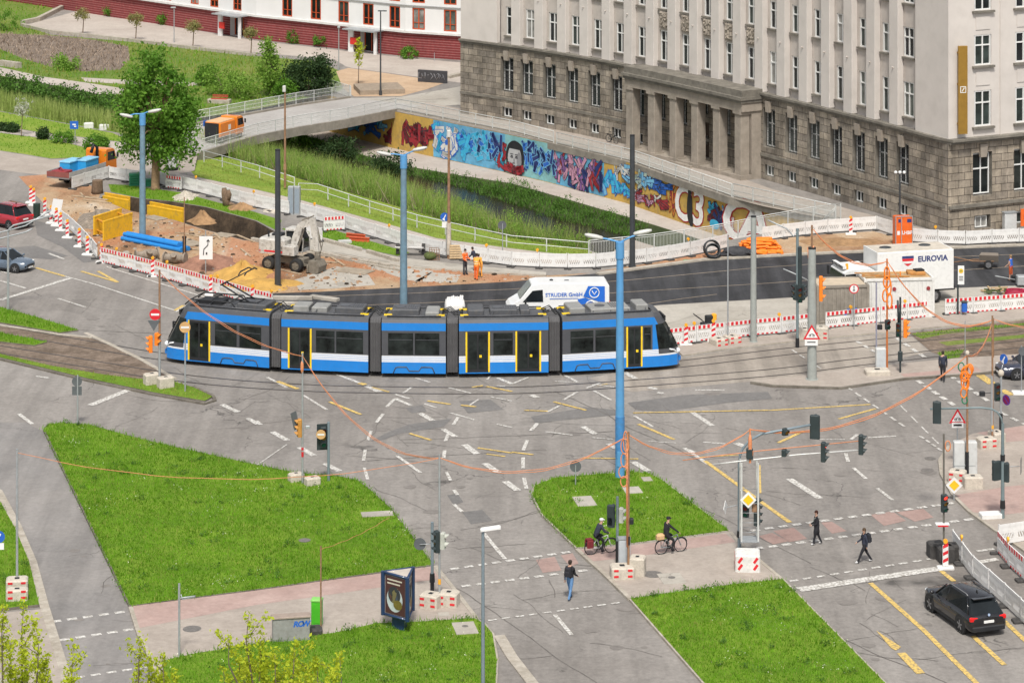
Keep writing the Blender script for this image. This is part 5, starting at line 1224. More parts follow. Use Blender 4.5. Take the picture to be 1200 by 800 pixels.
def bed_flat(root):
 b=MB();b.box((-1.75,0,.92),(5.4,2.2,.14));b.build('load_bed',mat('bed_grey',(.20,.19,.19),.8,dirt=.3),root)
 for y in(-1.1,1.1):
  s=MB();s.box((-1.75,y,1.2),(5.4,.05,.42));[s.box((-4.3+k*1.3,y,1.2),(.07,.07,.44))for k in range(5)];s.build('side_board',mat('board_grey',(.38,.37,.36),.6,var=.15,dirt=.2),root)
 s=MB();s.box((-4.45,0,1.2),(.05,2.2,.42));s.build('tail_board',mat('tail_board_red',(.22,.07,.06),.7,var=.2),root)
 l=MB();l.tube([(.85,-.3,1.0),(.85,-.3,2.6),(.5,-.2,2.9),(.4,0,2.2)],.14,6);l.build('crane_arm',BLACK,root)
def bed_box(root):
 b=MB();b.bbox((-.75,0,1.5),(3.3,2.0,1.5),.12);b.box((-.75,0,2.27),(3.1,1.8,.06),0,1);b.build('refuse_body',[OPAINT,mat('pale_top',(.62,.38,.2),.6)],root)
 e=MB();e.box((-2.45,0,1.45),(.1,1.7,1.5));e.build('rear_hatch',BLACK,root)
 s=MB();s.box((-2.3,.95,2.1),(.6,.06,.6));s.build('blue_panel',LOGOB,root)
 for sy in(-1,1):w_=MB();w_.box((-.4,sy*1.005,1.55),(.5,.015,.55));w_.build('white_panel',WFRAME,root)
p=G(96,213);OT=cab_truck('flatbed_truck',(p.x+.4,p.y+.9,0),heading((66,217),(122,200)),'orange flatbed truck carrying two blue boxes beside the white barrier',4.5,bed_flat)
p=G(261,166);RT=cab_truck('refuse_truck',(p.x,p.y+.6,.04),heading((240,168),(285,154)),'small orange refuse truck driving over the bridge',3.3,bed_box);RT.scale=(.84,.84,.84)
BLUEBOX=mat('blue_crate',(.03,.30,.62),.5,var=.08)
for k,(dx,dy,lb)in enumerate(((-1.9,.45,'blue plastic crate on the orange flatbed truck, nearer the tail'),(-.7,-.35,'blue plastic crate on the orange flatbed truck, nearer the cab'))):
 p=OT.matrix_basis@V((dx,dy,1.0));t=empty('plastic_crate',p,OT.rotation_euler.z,lb,'crate','blue crates on the orange truck')
 b=MB();b.bbox((0,0,.45),(1.9,1.0,.85),.03);b.build('box',BLUEBOX,t);b=MB();b.bbox((0,0,.92),(2.0,1.1,.1),.03);b.build('lid',mat('pale_blue_lid',(.22,.48,.68),.5),t)
p=OT.matrix_basis@V((-3.6,.2,1.0));b=MB();b.bbox((0,0,.2),(1.1,1.4,.4),.04);b.tube([(-.3,-.4,.4),(0,.1,.62),(.3,.5,.42)],.06,5);tag(b.build('tool_box',mat('dull_red',(.26,.03,.035),.6),None,loc=p,rz=OT.rotation_euler.z),'dark red tool box at the tail of the orange flatbed truck','tool box')
def container(name,base,ang,size,label,m,roofm,seams=True,extra=None):
 root=empty(name,base,ang,label,'container');lx,ly,lz=size
 b=MB();b.box((0,0,lz/2+.1),(lx-.1,ly-.1,lz));n_=int(lx/.3)
 for k in range(n_):
  for sy in(-1,1):b.box((-lx/2+.25+k*(lx-.4)/n_,sy*(ly/2-.03),lz/2+.1),(.12,.06,lz-.3))
 for k in range(int(ly/.3)):
  for sx in(-1,1):b.box((sx*(lx/2-.03),-ly/2+.25+k*.3,lz/2+.1),(.06,.12,lz-.3))
 b.build('wall',m,root)
 f=MB()
 for sx in(-1,1):
  for sy in(-1,1):f.box((sx*(lx/2-.06),sy*(ly/2-.06),lz/2+.1),(.16,.16,lz+.16))
 for sy in(-1,1):f.box((0,sy*(ly/2-.05),lz+.12),(lx-.3,.14,.16));f.box((0,sy*(ly/2-.05),.14),(lx-.3,.14,.16))
 for sx in(-1,1):f.box((sx*(lx/2-.05),0,lz+.12),(.14,ly-.3,.16))
 f.build('frame',m,root)
 r=MB();r.box((0,0,lz+.13),(lx-.3,ly-.3,.06));r.build('roof',roofm,root);return root
WCON=mat('white_container',(.66,.655,.63),.55,var=.05,dirt=.2);GCON=mat('grey_container',(.25,.225,.19),.7,var=.2,dirt=.4)
p=G(1049,375);CW=container('site_container',(p.x+.2,p.y+1.4,0),R(6),(4.7,2.3,2.5),'white site container with rusty tools on its roof behind the striped barrier',WCON,mat('rusty_roof',(.50,.33,.16),.85,var=.35,scale=1.2,dirt=.4))
for x in(-.35,1.95):
 e=MB();e.cyl((x,-1.16,2.0),(x,-1.19,2.0),.13,n=14);e.build('round_emblem',mat('dull_red',(.26,.03,.035),.6),CW)
p=G(988,380);CG=container('site_container',(p.x-.1,p.y+1.5,0),R(6),(3.5,2.5,2.3),'weathered grey steel container with dusty flat roof beside the white container',GCON,mat('dusty_container_roof',(.47,.39,.29),.9,var=.15))
e=MB();e.add([(.55+.5*math.cos(k),-1.262,.75+.28*math.sin(k*1.7))for k in(0,.8,1.7,2.6,3.4,4.2,5.3)],[tuple(range(7))]);e.build('blue_scrawl',LOGOB,CG)
rb=MB();rr=random.Random(3)
for k in range(9):a=rr.uniform(-.25,.25);rb.box((rr.uniform(-.3,.3),-.8+.12*k,.05+.04*rr.random()),(3.0,.09,.06),a,k%2)
p=G(1040,362);tag(rb.build('plank_pile',[mat('rusty_plank',(.42,.20,.06),.85,var=.3),mat('old_timber',(.40,.29,.17),.9,var=.25)],None,loc=(CW.location.x-.9,CW.location.y,2.68),rz=R(6)),'loose pile of rusty planks lying on the white container roof','planks')
rb=MB();rb.bbox((0,0,.12),(1.2,.8,.22),.05);rb.box((.2,0,.28),(.6,.5,.12),.3,1);tag(rb.build('motor_cover',[mat('rusty_plank',(.42,.20,.06),.85),BLACK],None,loc=(CW.location.x+1.4,CW.location.y+.2,2.68)),'rusty orange machine part lying on the right end of the white container roof','machine part')
#   STREET FURNITURE
SIGG=mat('signal_green_black',(.028,.04,.042),.5,var=.2)
LREDON=mat('red_signal_lit',(.9,.05,.03),.3,emit=1.2);LRED=mat('red_lens_off',(.16,.02,.015),.25);LAMB=mat('amber_lens_off',(.22,.11,.01),.25);LGRN=mat('green_lens_off',(.01,.09,.06),.25)
SIGNW=mat('sign_white',(.72,.72,.71),.45,var=.03);SIGNR=mat('sign_red',(.58,.02,.03),.45,var=.05);SIGNB=mat('sign_blue',(.02,.11,.45),.45,var=.05);SIGNBK=mat('sign_back_grey',(.13,.14,.15),.5,.3,var=.15);SIGNY=mat('sign_yellow',(.82,.50,.02),.45,var=.04);SIGNO=mat('covered_sign_orange',(.55,.33,.14),.6,var=.15);SIGNV=mat('sign_violet',(.10,.03,.26),.5);BLACKS=mat('sign_black',(.02,.02,.02),.6)
class Post:
 """an upright at a surveyed spot; loc() turns a sighting beside it into local coordinates"""
 def __init__(s,name,px,yb,yt,r,m,label,cat,group=None,z0=0.0,r1=None,n=10,part='pole',cap=True):
  s.px,s.yb,s.k,s.z0=px,yb,mpp(yb),z0
  s.h=(yb-yt)*s.k;g=G(px,yb);s.g=g
  s.root=empty(name,(g.x,g.y,z0),0,label,cat,group)
  if r:
   mb=MB();mb.cyl((0,0,-.05),(0,0,s.h),r,r1 or r,n)
   s.pole=mb.build(part,m,s.root)
 def loc(s,x,y,dy=0.0):return V(((x-s.px)*s.k,dy,(s.yb-y)*s.k-s.z0))
 def part(s,name,mb,mats,loc=(0,0,0),rz=0.0,parent=None):return mb.build(name,mats,parent or s.root,loc=loc,rz=rz)
def signal(P,x,y,w=.32,h=.95,rz=0.0,m=SIGG,n=3,lit=None,dy=0.0,back=False,tilt=0.0,loc=None):
 """signal head; rz=0 faces the viewpoint side (-Y)"""
 b=MB();b.bbox((0,0,0),(w,.22,h),.04)
 if back:b.box((0,.06,0),(w*2.0,.02,h*1.25))
 o=b.build('signal_head',m,P.root,loc=loc if loc is not None else P.loc(x,y,dy),rz=rz);o.rotation_euler.x=tilt
 s_=h/n
 cols={3:[LRED,LAMB,LGRN],2:[LRED,LGRN],1:[LAMB]}[n]
 for k in range(n):
  z=h/2-s_*(k+.5);r=min(w*.36,s_*.38)
  l=MB();l.cyl((0,-.10,z),(0,-.135,z),r,n=12);l.build('lens',LREDON if lit==k else cols[k],o)
  v=MB();pts=[(r*1.15*math.cos(R(a)),r*1.15*math.sin(R(a)))for a in range(-20,201,20)]
  v.add([(a,-.11,z+c)for a,c in pts]+[(a*.95,-.11-.2*(.45+.55*max(0,c/r/1.15)),z+c*.97)for a,c in pts],[(i,i+1,i+1+len(pts),i+len(pts))for i in range(len(pts)-1)]);v.build('visor',m,o)
 return o
def disc_sign(P,x,y,d,mats,rz=0.0,back=False,dy=-.09,kind=None,name='sign_plate'):
 b=MB();r=d/2
 b.cyl((0,.01,0),(0,-.01,0),r,n=24,m=1 if back else 0)
 if kind=='noentry':b.box((0,-.016,0),(d*.72,.008,d*.18),m=2)
 if kind=='ring':b.cyl((0,-.012,0),(0,-.015,0),r*.76,n=24,m=2)
 if kind=='walker':
  b.cyl((0,-.012,0),(0,-.015,0),r*.78,n=24,m=2);b.box((0,-.02,0),(.05,.006,r*.7),m=3);b.box((-.05,-.02,-r*.4),(.04,.006,r*.35),.0,3);b.box((.05,-.02,-r*.35),(.04,.006,r*.3),m=3);b.cyl((0,-.016,r*.5),(0,-.022,r*.5),.045,n=8,m=3)
 if kind=='arrow':b.box((0,-.016,0),(.07,.008,r*1.2),m=2,M=Matrix.Rotation(R(30),4,'Y'));b.add([(-.18,-.018,-.16),(.02,-.018,-.3),(.0,-.018,-.02)],[(0,1,2)],2)
 if kind=='parking':b.cyl((0,-.012,0),(0,-.014,0),r*.8,n=20,m=2);b.box((0,-.018,0),(d*.9,.006,.07),m=0,M=Matrix.Rotation(R(45),4,'Y'))
 return P.part(name,b,mats,P.loc(x,y,dy),rz)
def plate_sign(P,x,y,w,h,mats,rz=0.0,dy=-.09,name='sign_plate',rot=0.0):
 b=MB();b.box((0,0,0),(w,.02,h),M=Matrix.Rotation(rot,4,'Y'));return P.part(name,b,mats,P.loc(x,y,dy),rz)
def tri_sign(P,x,y,s,down=False,rz=0.0,dy=-.1,back=False,text=True):
 b=MB();k=-1 if down else 1
 def tri(f,yy,m):b.prism([(-s/2*f,-.288*s*f*k),(s/2*f,-.288*s*f*k),(0,.577*s*f*k)],yy,yy+.008,m,M=Matrix.Rotation(R(90),4,'X'))
 tri(1.0,0,0);
 if not back:tri(.68,.01,1)
 if not back and text:
  for sx in(-.11,.11):b.tube([(sx+.06*math.cos(a),-.025,-.06+.06*math.sin(a))for a in[i*PI/4 for i in range(8)]],.014,4,2,closed=True)
  b.tube([(-.11,-.025,-.06),(-.03,-.025,.04),(.08,-.025,.03),(.11,-.025,-.06)],.014,4,2)
 return P.part('warning_triangle',b,[SIGNBK if back else SIGNR,SIGNW,BLACKS],P.loc(x,y,dy),rz)
def arm(P,pts,r=.05,m=STEEL,name='mast_arm',locals_=False):
 b=MB();b.tube([P.loc(*p)if not locals_ else p for p in pts],r,8);return P.part(name,b,m)
def lamp_head(P,x,y,rz,l=1.0,m=None,name='lamp_head'):
 b=MB();n=8;rg=[]
 for k,(xx,w_,h_)in enumerate(((-.5,.04,.05),(-.42,.13,.10),(-.1,.17,.13),(.3,.15,.11),(.5,.07,.06))):
  rg.append([(xx*l,w_*math.cos(2*PI*i/n),h_*math.sin(2*PI*i/n))for i in range(n)])
 b.loft(rg,0,True,True,True);o=P.part(name,b,m or mat('lamp_head_grey',(.50,.50,.47),.5,var=.1),P.loc(x,y),rz);o.rotation_euler.y=-R(12)
 g=MB();g.ell((.05*l,0,-.08),(.32*l,.11,.06));g.build('lamp_glass',mat('lamp_glass',(.62,.61,.56),.25),o)
 return o
for i,(px,yb,yt,r,m,hl,hr,lab)in enumerate(((167,283,135,.26,BLUEGREY,(148,135.5),(181,130),'faded blue double-headed street lamp standing in the dug-up ground'),(473,364,184,.26,BLUEGREY,(450,180),(492,174.5),'faded blue double-headed street lamp behind the middle of the tram'),(726.5,561,286,.25,BLUEPOLE,(696,277),(753,272),'tall bright blue double-headed street lamp on the small grass island'))):
 P=Post('street_lamp',px,yb,yt,r,m,lab,'street lamp',None,GZ if i==2 else 0,r*.72,14)
 b=MB();top=P.loc(px,yt)
 for hx,hy in(hl,hr):
  b.tube([top+V((0,0,-.2)),top+V((0,0,.1)),P.loc((px+hx)/2,(yt+hy)/2-1.5),P.loc(hx,hy+1)],.05,6)
 P.part('lamp_arm',b,BLUEPOLE)
 c=MB();c.cyl(top+V((0,0,-.75)),top+V((0,0,.12)),r*.72+.05,n=14);P.part('collar',c,BLUEPOLE)
 lamp_head(P,*hl,PI,1.0);lamp_head(P,*hr,0.0,1.0)
 if i==2:
  d_=MB();d_.cyl((0,0,1.0),(0,0,3.2),.255,.25,14);P.part('poster_sleeve',d_,mat('blue_sleeve',(.05,.20,.44),.55,var=.2,dirt=.3));d_=MB();d_.box((0,-.24,1.0),(.3,.04,.8));P.part('service_door',d_,BLUEPOLE)
P=Post('street_lamp',334,219,108,.11,RUST,'slim rusty lamp post with a single white head beside the river path','street lamp',r1=.07);b=MB();b.bbox((0,0,0),(.28,.28,.5),.06);P.part('lamp_head',b,mat('lamp_head_grey',(.50,.50,.47),.5),P.loc(333,104));b=MB();b.bbox((0,0,1.6),(.24,.24,.5),.02);P.part('wooden_box',b,RUST)
P=Post('street_lamp',526,303,160,.13,RUST,'brown lamp post with white head beside the blue path sign','street lamp',r1=.08);b=MB();b.bbox((0,0,0),(.3,.3,.5),.06);P.part('lamp_head',b,mat('lamp_head_grey',(.50,.50,.47),.5),P.loc(526,156.5));b=MB();b.cyl((0,0,.3),(0,0,2.6),.17,n=10);P.part('sticker_sleeve',b,mat('poster_remains',(.48,.42,.35),.8,var=.3,scale=4))
P=Post('street_lamp',446,112,14,.09,DARKM,'dark modern street lamp with flat head on the sandy plaza','street lamp',r1=.06);b=MB();b.bbox((0,0,0),(.9,.3,.1),.03);P.part('lamp_head',b,DARKM,P.loc(448,13));b=MB();b.cyl((0,0,0),(0,0,.5),.16,n=10);P.part('base_sleeve',b,DARKM)
P=Post('street_lamp',397,82,33,.06,STEEL,'thin grey lamp post in front of the red entrance letter box','street lamp',r1=.05);b=MB();b.bbox((0,0,0),(.3,.25,.2),.04);P.part('lamp_head',b,STEEL,P.loc(397,32))
P=Post('street_lamp',204,50,10,.06,STEEL,'thin grey lamp post on the plaza near the round clipped trees','street lamp',r1=.05);b=MB();b.bbox((0,0,0),(.6,.25,.12),.04);P.part('lamp_head',b,STEEL,P.loc(203,9))
P=Post('street_lamp',566,838,622,.085,mat('blue_grey_steel',(.20,.25,.28),.5,.2),'slim blue-grey street lamp with a flat white head at the bottom edge','street lamp',z0=GZ,r1=.06);b=MB();b.bbox((.1,0,0),(.85,.26,.12),.04);o=P.part('lamp_head',b,WFRAME,P.loc(572,619));o.rotation_euler.y=R(-8)
for px,yb,yt,r,m,lab,gb in((325.5,336,176,.22,DARKM,'tall dark grey steel pole beside the white excavator',True),(741,313,159,.21,DARKM,'tall dark grey steel pole in front of the graffiti wall',True),(883,402,254,.21,CONCP,'pale grey concrete catenary pole behind the striped barrier',False),(951.5,446,291,.29,CONCP,'thick pale grey catenary pole carrying a warning triangle and two orange cables',False)):
 P=Post('catenary_pole',px,yb,yt,r,m,lab,'pole',None,0,r*.82,10)
 b=MB();b.cyl((0,0,0),(0,0,.12),r*1.35,n=12);P.part('foot_ring',b,DARKM if m is DARKM else CONCP)
 b=MB();b.cyl((0,0,P.h-.02),(0,0,P.h+.06),r*.86,n=10);P.part('pole_cap',b,BLACK)
 if px>950:
  tri_sign(P,950.5,390,1.05,dy=-.36);plate_sign(P,950,399.5,.78,.36,[SIGNW],dy=-.36);b=MB();b.box((0,-.375,0),(.5,.006,.06));P.part('plate_marks',b,BLACKS,P.loc(950,399))
  signal(P,962,338,.3,1.5,R(80),ORANGE,3);c=MB();c.tube([P.loc(955,440),P.loc(955,300),P.loc(953,288)],.05,5);c.tube([P.loc(948,310),P.loc(947,290)],.05,5);P.part('strapped_cable',c,ORCABLE)
  c=MB();c.cyl((0,0,P.h),(0,0,P.h+1.4),.06,n=8);P.part('extension_post',c,RUST)
def block(x,y,lab,z=0.0,s=(1.0,.62,.6),rz=.2,stripes=False,m=CONCB,group='concrete ballast blocks'):
 g=G(x,y);t=empty('ballast_block',(g.x,g.y,z),rz,lab,'concrete block',group)
 b=MB();b.bbox((0,0,s[2]/2),s,.07);b.build('block',m,t)
 b=MB();b.box((0,0,s[2]+.004),(s[0]*.22,s[1]*.3,.008));b.build('lifting_recess',BLACK,t)
 if stripes:
  b=MB()
  for sx in(-.3,.3):
   for k in range(2):b.box((sx*s[0],-s[1]/2-.006,.16+.28*k),(.22,.012,.1),m=k%1,M=Matrix.Identity(4))
  b.build('red_stripe',REDP,t)
 return t
for x,y,lab,z,s,rz,stp in((178,451,'white ballast block left of the no-entry post on the track verge',.09,(.95,.62,.62),R(30),False),(194,455,'white ballast block right of the no-entry post on the track verge',.09,(.95,.62,.62),R(30),False),(347,565.5,'pale ballast block left of the temporary post on the large lawn',GZ,(.8,.55,.4),R(28),False),(366,570,'pale ballast block right of the temporary post on the large lawn',GZ,(.8,.55,.4),R(28),False),(505,713,'striped ballast block left of the posts near the advertising column',.1,(.9,.75,.62),R(-25),True),(526,711,'striped ballast block right of the posts near the advertising column',.1,(.9,.75,.62),R(-15),True),(729,678,'striped ballast block under the grey signal cabinet',.1,(1.1,.9,.55),R(5),True),(747,675,'pale ballast block right of the grey signal cabinet',.1,(.75,.75,.85),R(-12),False),(842,405,'striped ballast block left of the thin post behind the tram nose',0,(.9,1.0,.5),R(30),True),(858,402,'striped ballast block right of the thin post behind the tram nose',0,(.9,1.0,.5),R(25),True),(943,398,'white ballast block left of the thick catenary pole',0,(.95,.7,.75),R(-10),False),(962,397,'striped ballast block right of the thick catenary pole',0,(.95,.7,.8),R(-10),True),(1156,526,'striped ballast block left of the tall brown post by the crossing',.1,(1.0,.8,.55),R(15),True),(1168,522,'pale ballast block right of the tall brown post by the crossing',.1,(.7,.9,.7),R(20),False),(1140,573,'pale ballast block in front of the white cabinet on the right pavement',.1,(1.0,.7,.62),R(5),False),(1122,566,'striped ballast block behind the yellow diamond sign on the right pavement',.1,(.9,.7,.6),R(-20),True),(1028,440,'flat pale ballast block under the orange post by the tram track',.1,(1.5,.9,.3),R(5),False),(20,694,'striped ballast block at the foot of the grey pole by the left lane',GZ,(1.0,.8,.55),R(8),True),(20,705,'striped ballast block in front of the grey pole by the left lane',GZ,(1.0,.6,.5),R(8),True)):
 block(x,y,lab,z,s,rz,stp)
for x,y,lab in((350,739,'grey rubber ballast foot left of the green box'),(367,744,'grey rubber ballast foot at the edge of the grass beside the green box'),(1097,652,'black rubber ballast foot left of the red signal post'),(1108,657,'black rubber ballast foot in front of the red signal post'),(1118,654,'black rubber ballast foot right of the red signal post')):
 block(x,y,lab,.02,(.8,.75,.7 if x>1000 else .35),.15,False,DARKR,'rubber ballast feet')
P=Post('signal_gantry',9.5,364,272,.085,STEEL,'curved steel signal mast at the left edge with its long arm over the road','signal mast',r1=.07);arm(P,[(9.5,273),(11,268),(16,264),(30,260.5),(62,252)],.06);arm(P,[(-60,291),(0,272.5),(30,264.5),(60,246)],.05);arm(P,[(-60,300),(0,279.5),(30,272),(38,268)],.05)
P=Post('sign_post',187,452,318,.07,RUST,'brown post with no-entry sign and orange signals on the track verge','sign post',z0=.09,r1=.06)
disc_sign(P,182,368,.68,[SIGNR,SIGNR,SIGNW],kind='noentry');tri_sign(P,180.5,379,.75,True,back=True);signal(P,176.5,403,.28,1.0,R(-75),ORANGE);signal(P,184,397,.3,.75,R(60),ORANGE,2)
b=MB();b.cyl((0,0,0),(0,0,(452-400)*P.k),.075,n=8);P.part('pole_sleeve',b,STEEL)
P=Post('sign_post',217,460,388,.05,STEEL,'grey post with a covered orange round sign at the tip of the track verge','sign post',z0=.09);disc_sign(P,217,383,.66,[SIGNO,SIGNO,SIGNW],kind='noentry')
P=Post('sign_post',91,500,442,.045,STEEL,'grey post with two blank sign backs at the corner of the large lawn','sign post',z0=GZ);disc_sign(P,90,447,.58,[SIGNBK,SIGNBK],back=True,dy=.05);plate_sign(P,90,458,.55,.5,[SIGNBK],dy=.05)
P=Post('cable_post',20,692,529,.06,STEEL,'slim grey cable pole standing in striped ballast by the left lane','cable post',z0=GZ,r1=.05)
P=Post('cable_post',354.5,569,416,.055,STEEL,'temporary cable post with orange signal head on the large lawn','signal post',z0=GZ,r1=.045);signal(P,351,501,.3,.95,R(-70),mat('covered_signal_orange',(.46,.22,.05),.6,var=.2));plate_sign(P,346,492,.35,.95,[SIGNBK],R(35),rot=R(-14));b=MB();b.cyl(P.loc(354.5,535),P.loc(354.5,529),.065,n=8);b.cyl(P.loc(354.5,527),P.loc(354.5,524),.066,n=8);P.part('red_band',b,SIGNR);b=MB();b.bbox((.3,0,0),(.25,.15,.14),.03);P.part('detector_camera',b,STEEL,P.loc(354,500));b=MB();b.ell((0,0,0),(.09,.09,.35));P.part('cable_knot',b,ORCABLE,P.loc(354,430))
P=Post('signal_post',385,566,497,.07,mat('blue_grey_steel',(.20,.25,.28),.5,.2),'blue-grey signal post with covered orange sign on the large lawn','signal post',z0=GZ);signal(P,379,512,.34,1.1,R(12),back=True);disc_sign(P,376.5,507,.5,[SIGNO,SIGNO,SIGNW],kind='noentry',dy=-.3)
P=Post('cable_post',376,742,642,.035,RUST,'thin brown cable post beside the green box','cable post',z0=.1)
P=Post('sign_post',210,771,686,.05,STEEL,'bare grey post with a thin side bracket on the bottom pavement','sign post',z0=.1);arm(P,[(210,701),(214,700),(229,698)],.035);arm(P,[(212,696),(214,702),(229,699)],.025)
P=Post('sign_post',-14,700,600,.05,STEEL,'grey post with a round blue sign at the left edge','sign post',z0=GZ);disc_sign(P,-1,628,.56,[SIGNB,SIGNB,SIGNW],kind='arrow');plate_sign(P,0,639,.4,.3,[SIGNW])
P=Post('cable_post',515,711,535,.055,STEEL,'tall grey cable post carrying the pedestrian signals near the advertising column','signal post',z0=.1,r1=.045);signal(P,519,633,.3,.75,R(75),mat('signal_pale_housing',(.42,.43,.38),.6),2);signal(P,512,634,.28,1.0,R(-60),SIGG);b=MB();b.cyl(P.loc(515,684),P.loc(515,678),.07,n=8);P.part('amber_band',b,LAMPY)
P=Post('sign_post',506.5,698,614,.07,mat('blue_grey_steel',(.20,.25,.28),.5,.2),'old dark post with a round sign back near the advertising column','sign post',z0=.1);disc_sign(P,492,637.5,.56,[SIGNBK,SIGNBK],back=True,dy=.06);arm(P,[(506,637),(492,637.5)],.02);b=MB();b.cyl((0,0,0),(0,0,.9),.09,n=10);b.cyl((0,0,.55),(0,0,.95),.13,.11,n=10);P.part('base_sleeve',b,BLACK)
P=Post('sign_post',674.5,571,548,.03,STEEL,'low post with a round dark sign back on the small grass island','sign post',z0=GZ);disc_sign(P,674.5,546.5,.6,[SIGNBK,SIGNBK],back=True,dy=.04)
P=Post('cable_post',736.5,677,508,.06,RUST,'brown cable post wound with orange cable on the refuge','cable post',z0=.1,r1=.05)
b=MB()
for(cx_,cy_,rx,ry)in((732,522,4.5,9),(731,538,3.5,8),(730,552,5,7),(731,563,4,6),(733,516,2.5,12)):b.tube([P.loc(cx_+rx*math.cos(2*PI*k/14),cy_+ry*math.sin(2*PI*k/14),-.12+.03*math.sin(k))for k in range(14)],.03,5,closed=True)
P.part('cable_coil',b,ORCABLE);b=MB();b.tube([P.loc(735,515,-.07),P.loc(734.6,570,-.07),P.loc(735,640,-.07)],.045,5);P.part('strapped_cable',b,ORCABLE);b=MB();b.cyl(P.loc(736.5,638),P.loc(736.5,628),.075,n=8);P.part('black_band',b,BLACK)
b=MB();b.bbox((0,0,0),(.2,.3,.25),.03);P.part('detector_camera',b,BLACK,P.loc(740,610))
P=Post('signal_post',723.5,665,584,.065,mat('green_grey_steel',(.18,.23,.24),.5,.2),'green-grey signal post with dark signal heads on the refuge','signal post',z0=.1);signal(P,716,603,.36,.95,R(150),back=False);signal(P,716,611,.34,.5,R(150),n=1);signal(P,728,603,.3,.7,R(80),mat('signal_pale_housing',(.42,.43,.38),.6),2);b=MB();b.cyl((0,0,0),(0,0,1.2),.09,n=10);P.part('base_sleeve',b,BLACK)
g=G(731.5,671);t=empty('signal_cabinet',(g.x,g.y,.45),R(4),'small grey signal cabinet on ballast on the refuge','cabinet');b=MB();b.bbox((0,0,.6),(.55,.42,1.2),.03);b.build('cabinet_body',mat('cabinet_grey',(.46,.49,.51),.5,var=.1,dirt=.15),t);b=MB();b.box((0,0,1.22),(.6,.47,.04));b.build('cabinet_lid',STEEL,t);b=MB();b.box((.0,-.22,.6),(.46,.015,1.0));b.build('cabinet_door',mat('cabinet_door_grey',(.42,.45,.47),.5),t)
g=G(876,668);t=empty('concrete_ballast',(g.x,g.y,.1),R(-4),'white ballast base with red stripes carrying the four-legged signal tower','ballast base')
b=MB();b.bbox((0,0,.4),(1.18,1.18,.8),.06);b.build('block',mat('white_painted_block',(.64,.63,.60),.7,dirt=.25),t)
b=MB()
for k in range(2):
 for sx in(-.35,.38):b.box((0,0,0),(.12,.012,.3),M=Matrix.Translation(V((sx,-.596,.25+.32*k)))@Matrix.Rotation(R(35),4,'Y'))
 b.box((0,0,0),(.012,.12,.3),M=Matrix.Translation(V((-.596,-.3,.25+.32*k)))@Matrix.Rotation(R(35),4,'X'));b.box((0,0,0),(.012,.12,.3),M=Matrix.Translation(V((-.596,.3,.25+.32*k)))@Matrix.Rotation(R(35),4,'X'))
b.build('red_stripe',REDP,t)
P=Post('signal_tower',878,655,540,0,None,'four-legged temporary signal tower with yellow diamond sign and long cable arm','signal tower',z0=.0)
b=MB()
for sx in(-.40,.40):
 for sy in(-.36,.36):b.cyl((sx,sy,.9),(sx,sy,P.h),.05,n=8)
P.part('tower_leg',b,mat('bright_steel',(.60,.60,.58),.45,.2))
b=MB()
for k in range(6):
 z=.95+k*(P.h-1.0)/8
 b.tube([(-.4,-.36,z),(.4,-.36,z),(.4,.36,z),(-.4,.36,z)],.014,4,closed=True)
b.box((0,0,.97),(.9,.9,.04));P.part('tower_brace',b,STEEL)
b=MB();b.tube([P.loc(835,544,0),P.loc(860,541),P.loc(935,532.5),P.loc(1008,527)],.035,6);P.part('tower_arm',b,mat('bright_steel',(.50,.51,.50),.4,.4))
b=MB();b.tube([P.loc(800,539),P.loc(838,534),P.loc(890,528),P.loc(1006,516.5)],.022,5);P.part('arm_cable',b,ORCABLE)
b=MB();b.cyl(P.loc(879,542),P.loc(879,502),.06,.04,n=8);b.ell(P.loc(879,520),(.1,.1,.5));[b.tube([P.loc(879+3*math.cos(q+j),530+5*math.sin(q+j),-.1)for q in[2*PI*k/10 for k in range(10)]],.035,5,closed=True)for j in range(3)];P.part('cable_bundle',b,ORCABLE);b=MB();b.bbox((0,0,0),(.32,.28,.5),.04);P.part('control_box',b,SIGG,P.loc(878.5,531))
signal(P,965,529,.3,.95,R(70),lit=0);signal(P,1009,520.5,.3,.95,R(75));signal(P,919,530,.3,.34,R(70),n=1);signal(P,887,603,.36,1.0,R(60));signal(P,888,586,.5,.16,R(70),n=1);signal(P,874,598,.3,.6,R(-20),n=2)
plate_sign(P,876,582.5,.56,.56,[SIGNW],dy=-.4,rot=R(45));plate_sign(P,876,582.5,.36,.36,[SIGNY],dy=-.42,rot=R(45),name='sign_face')
b=MB();b.bbox((0,0,0),(.25,.2,.35),.03);P.part('junction_box',b,RUST,P.loc(884,594,-.1))
P=Post('arched_signal_mast',866.5,648,545,.095,mat('blue_grey_steel',(.20,.25,.28),.5,.2),'blue-grey arched signal mast reaching over the road beside the signal tower','signal mast',z0=.1,r1=.08);arm(P,[(866.5,547),(867,535),(870,526),(878,516),(892,508.5),(910,505),(950,497.5)],.06,mat('blue_grey_steel',(.20,.25,.28),.5,.2));signal(P,955,500,.48,1.15,R(165),back=False);signal(P,920,505.5,.3,.34,R(30),n=1)
arm(P,[(866.5,591),(850,594.5)],.02);plate_sign(P,850,594.5,.5,.5,[SIGNW],R(70),dy=0,rot=R(45));plate_sign(P,849.7,594.5,.34,.34,[SIGNY],R(70),dy=-.02,rot=R(45),name='sign_face');b=MB();b.cyl((0,0,.7),(0,0,1.0),.14,.11,n=10);P.part('base_collar',b,BLACK)
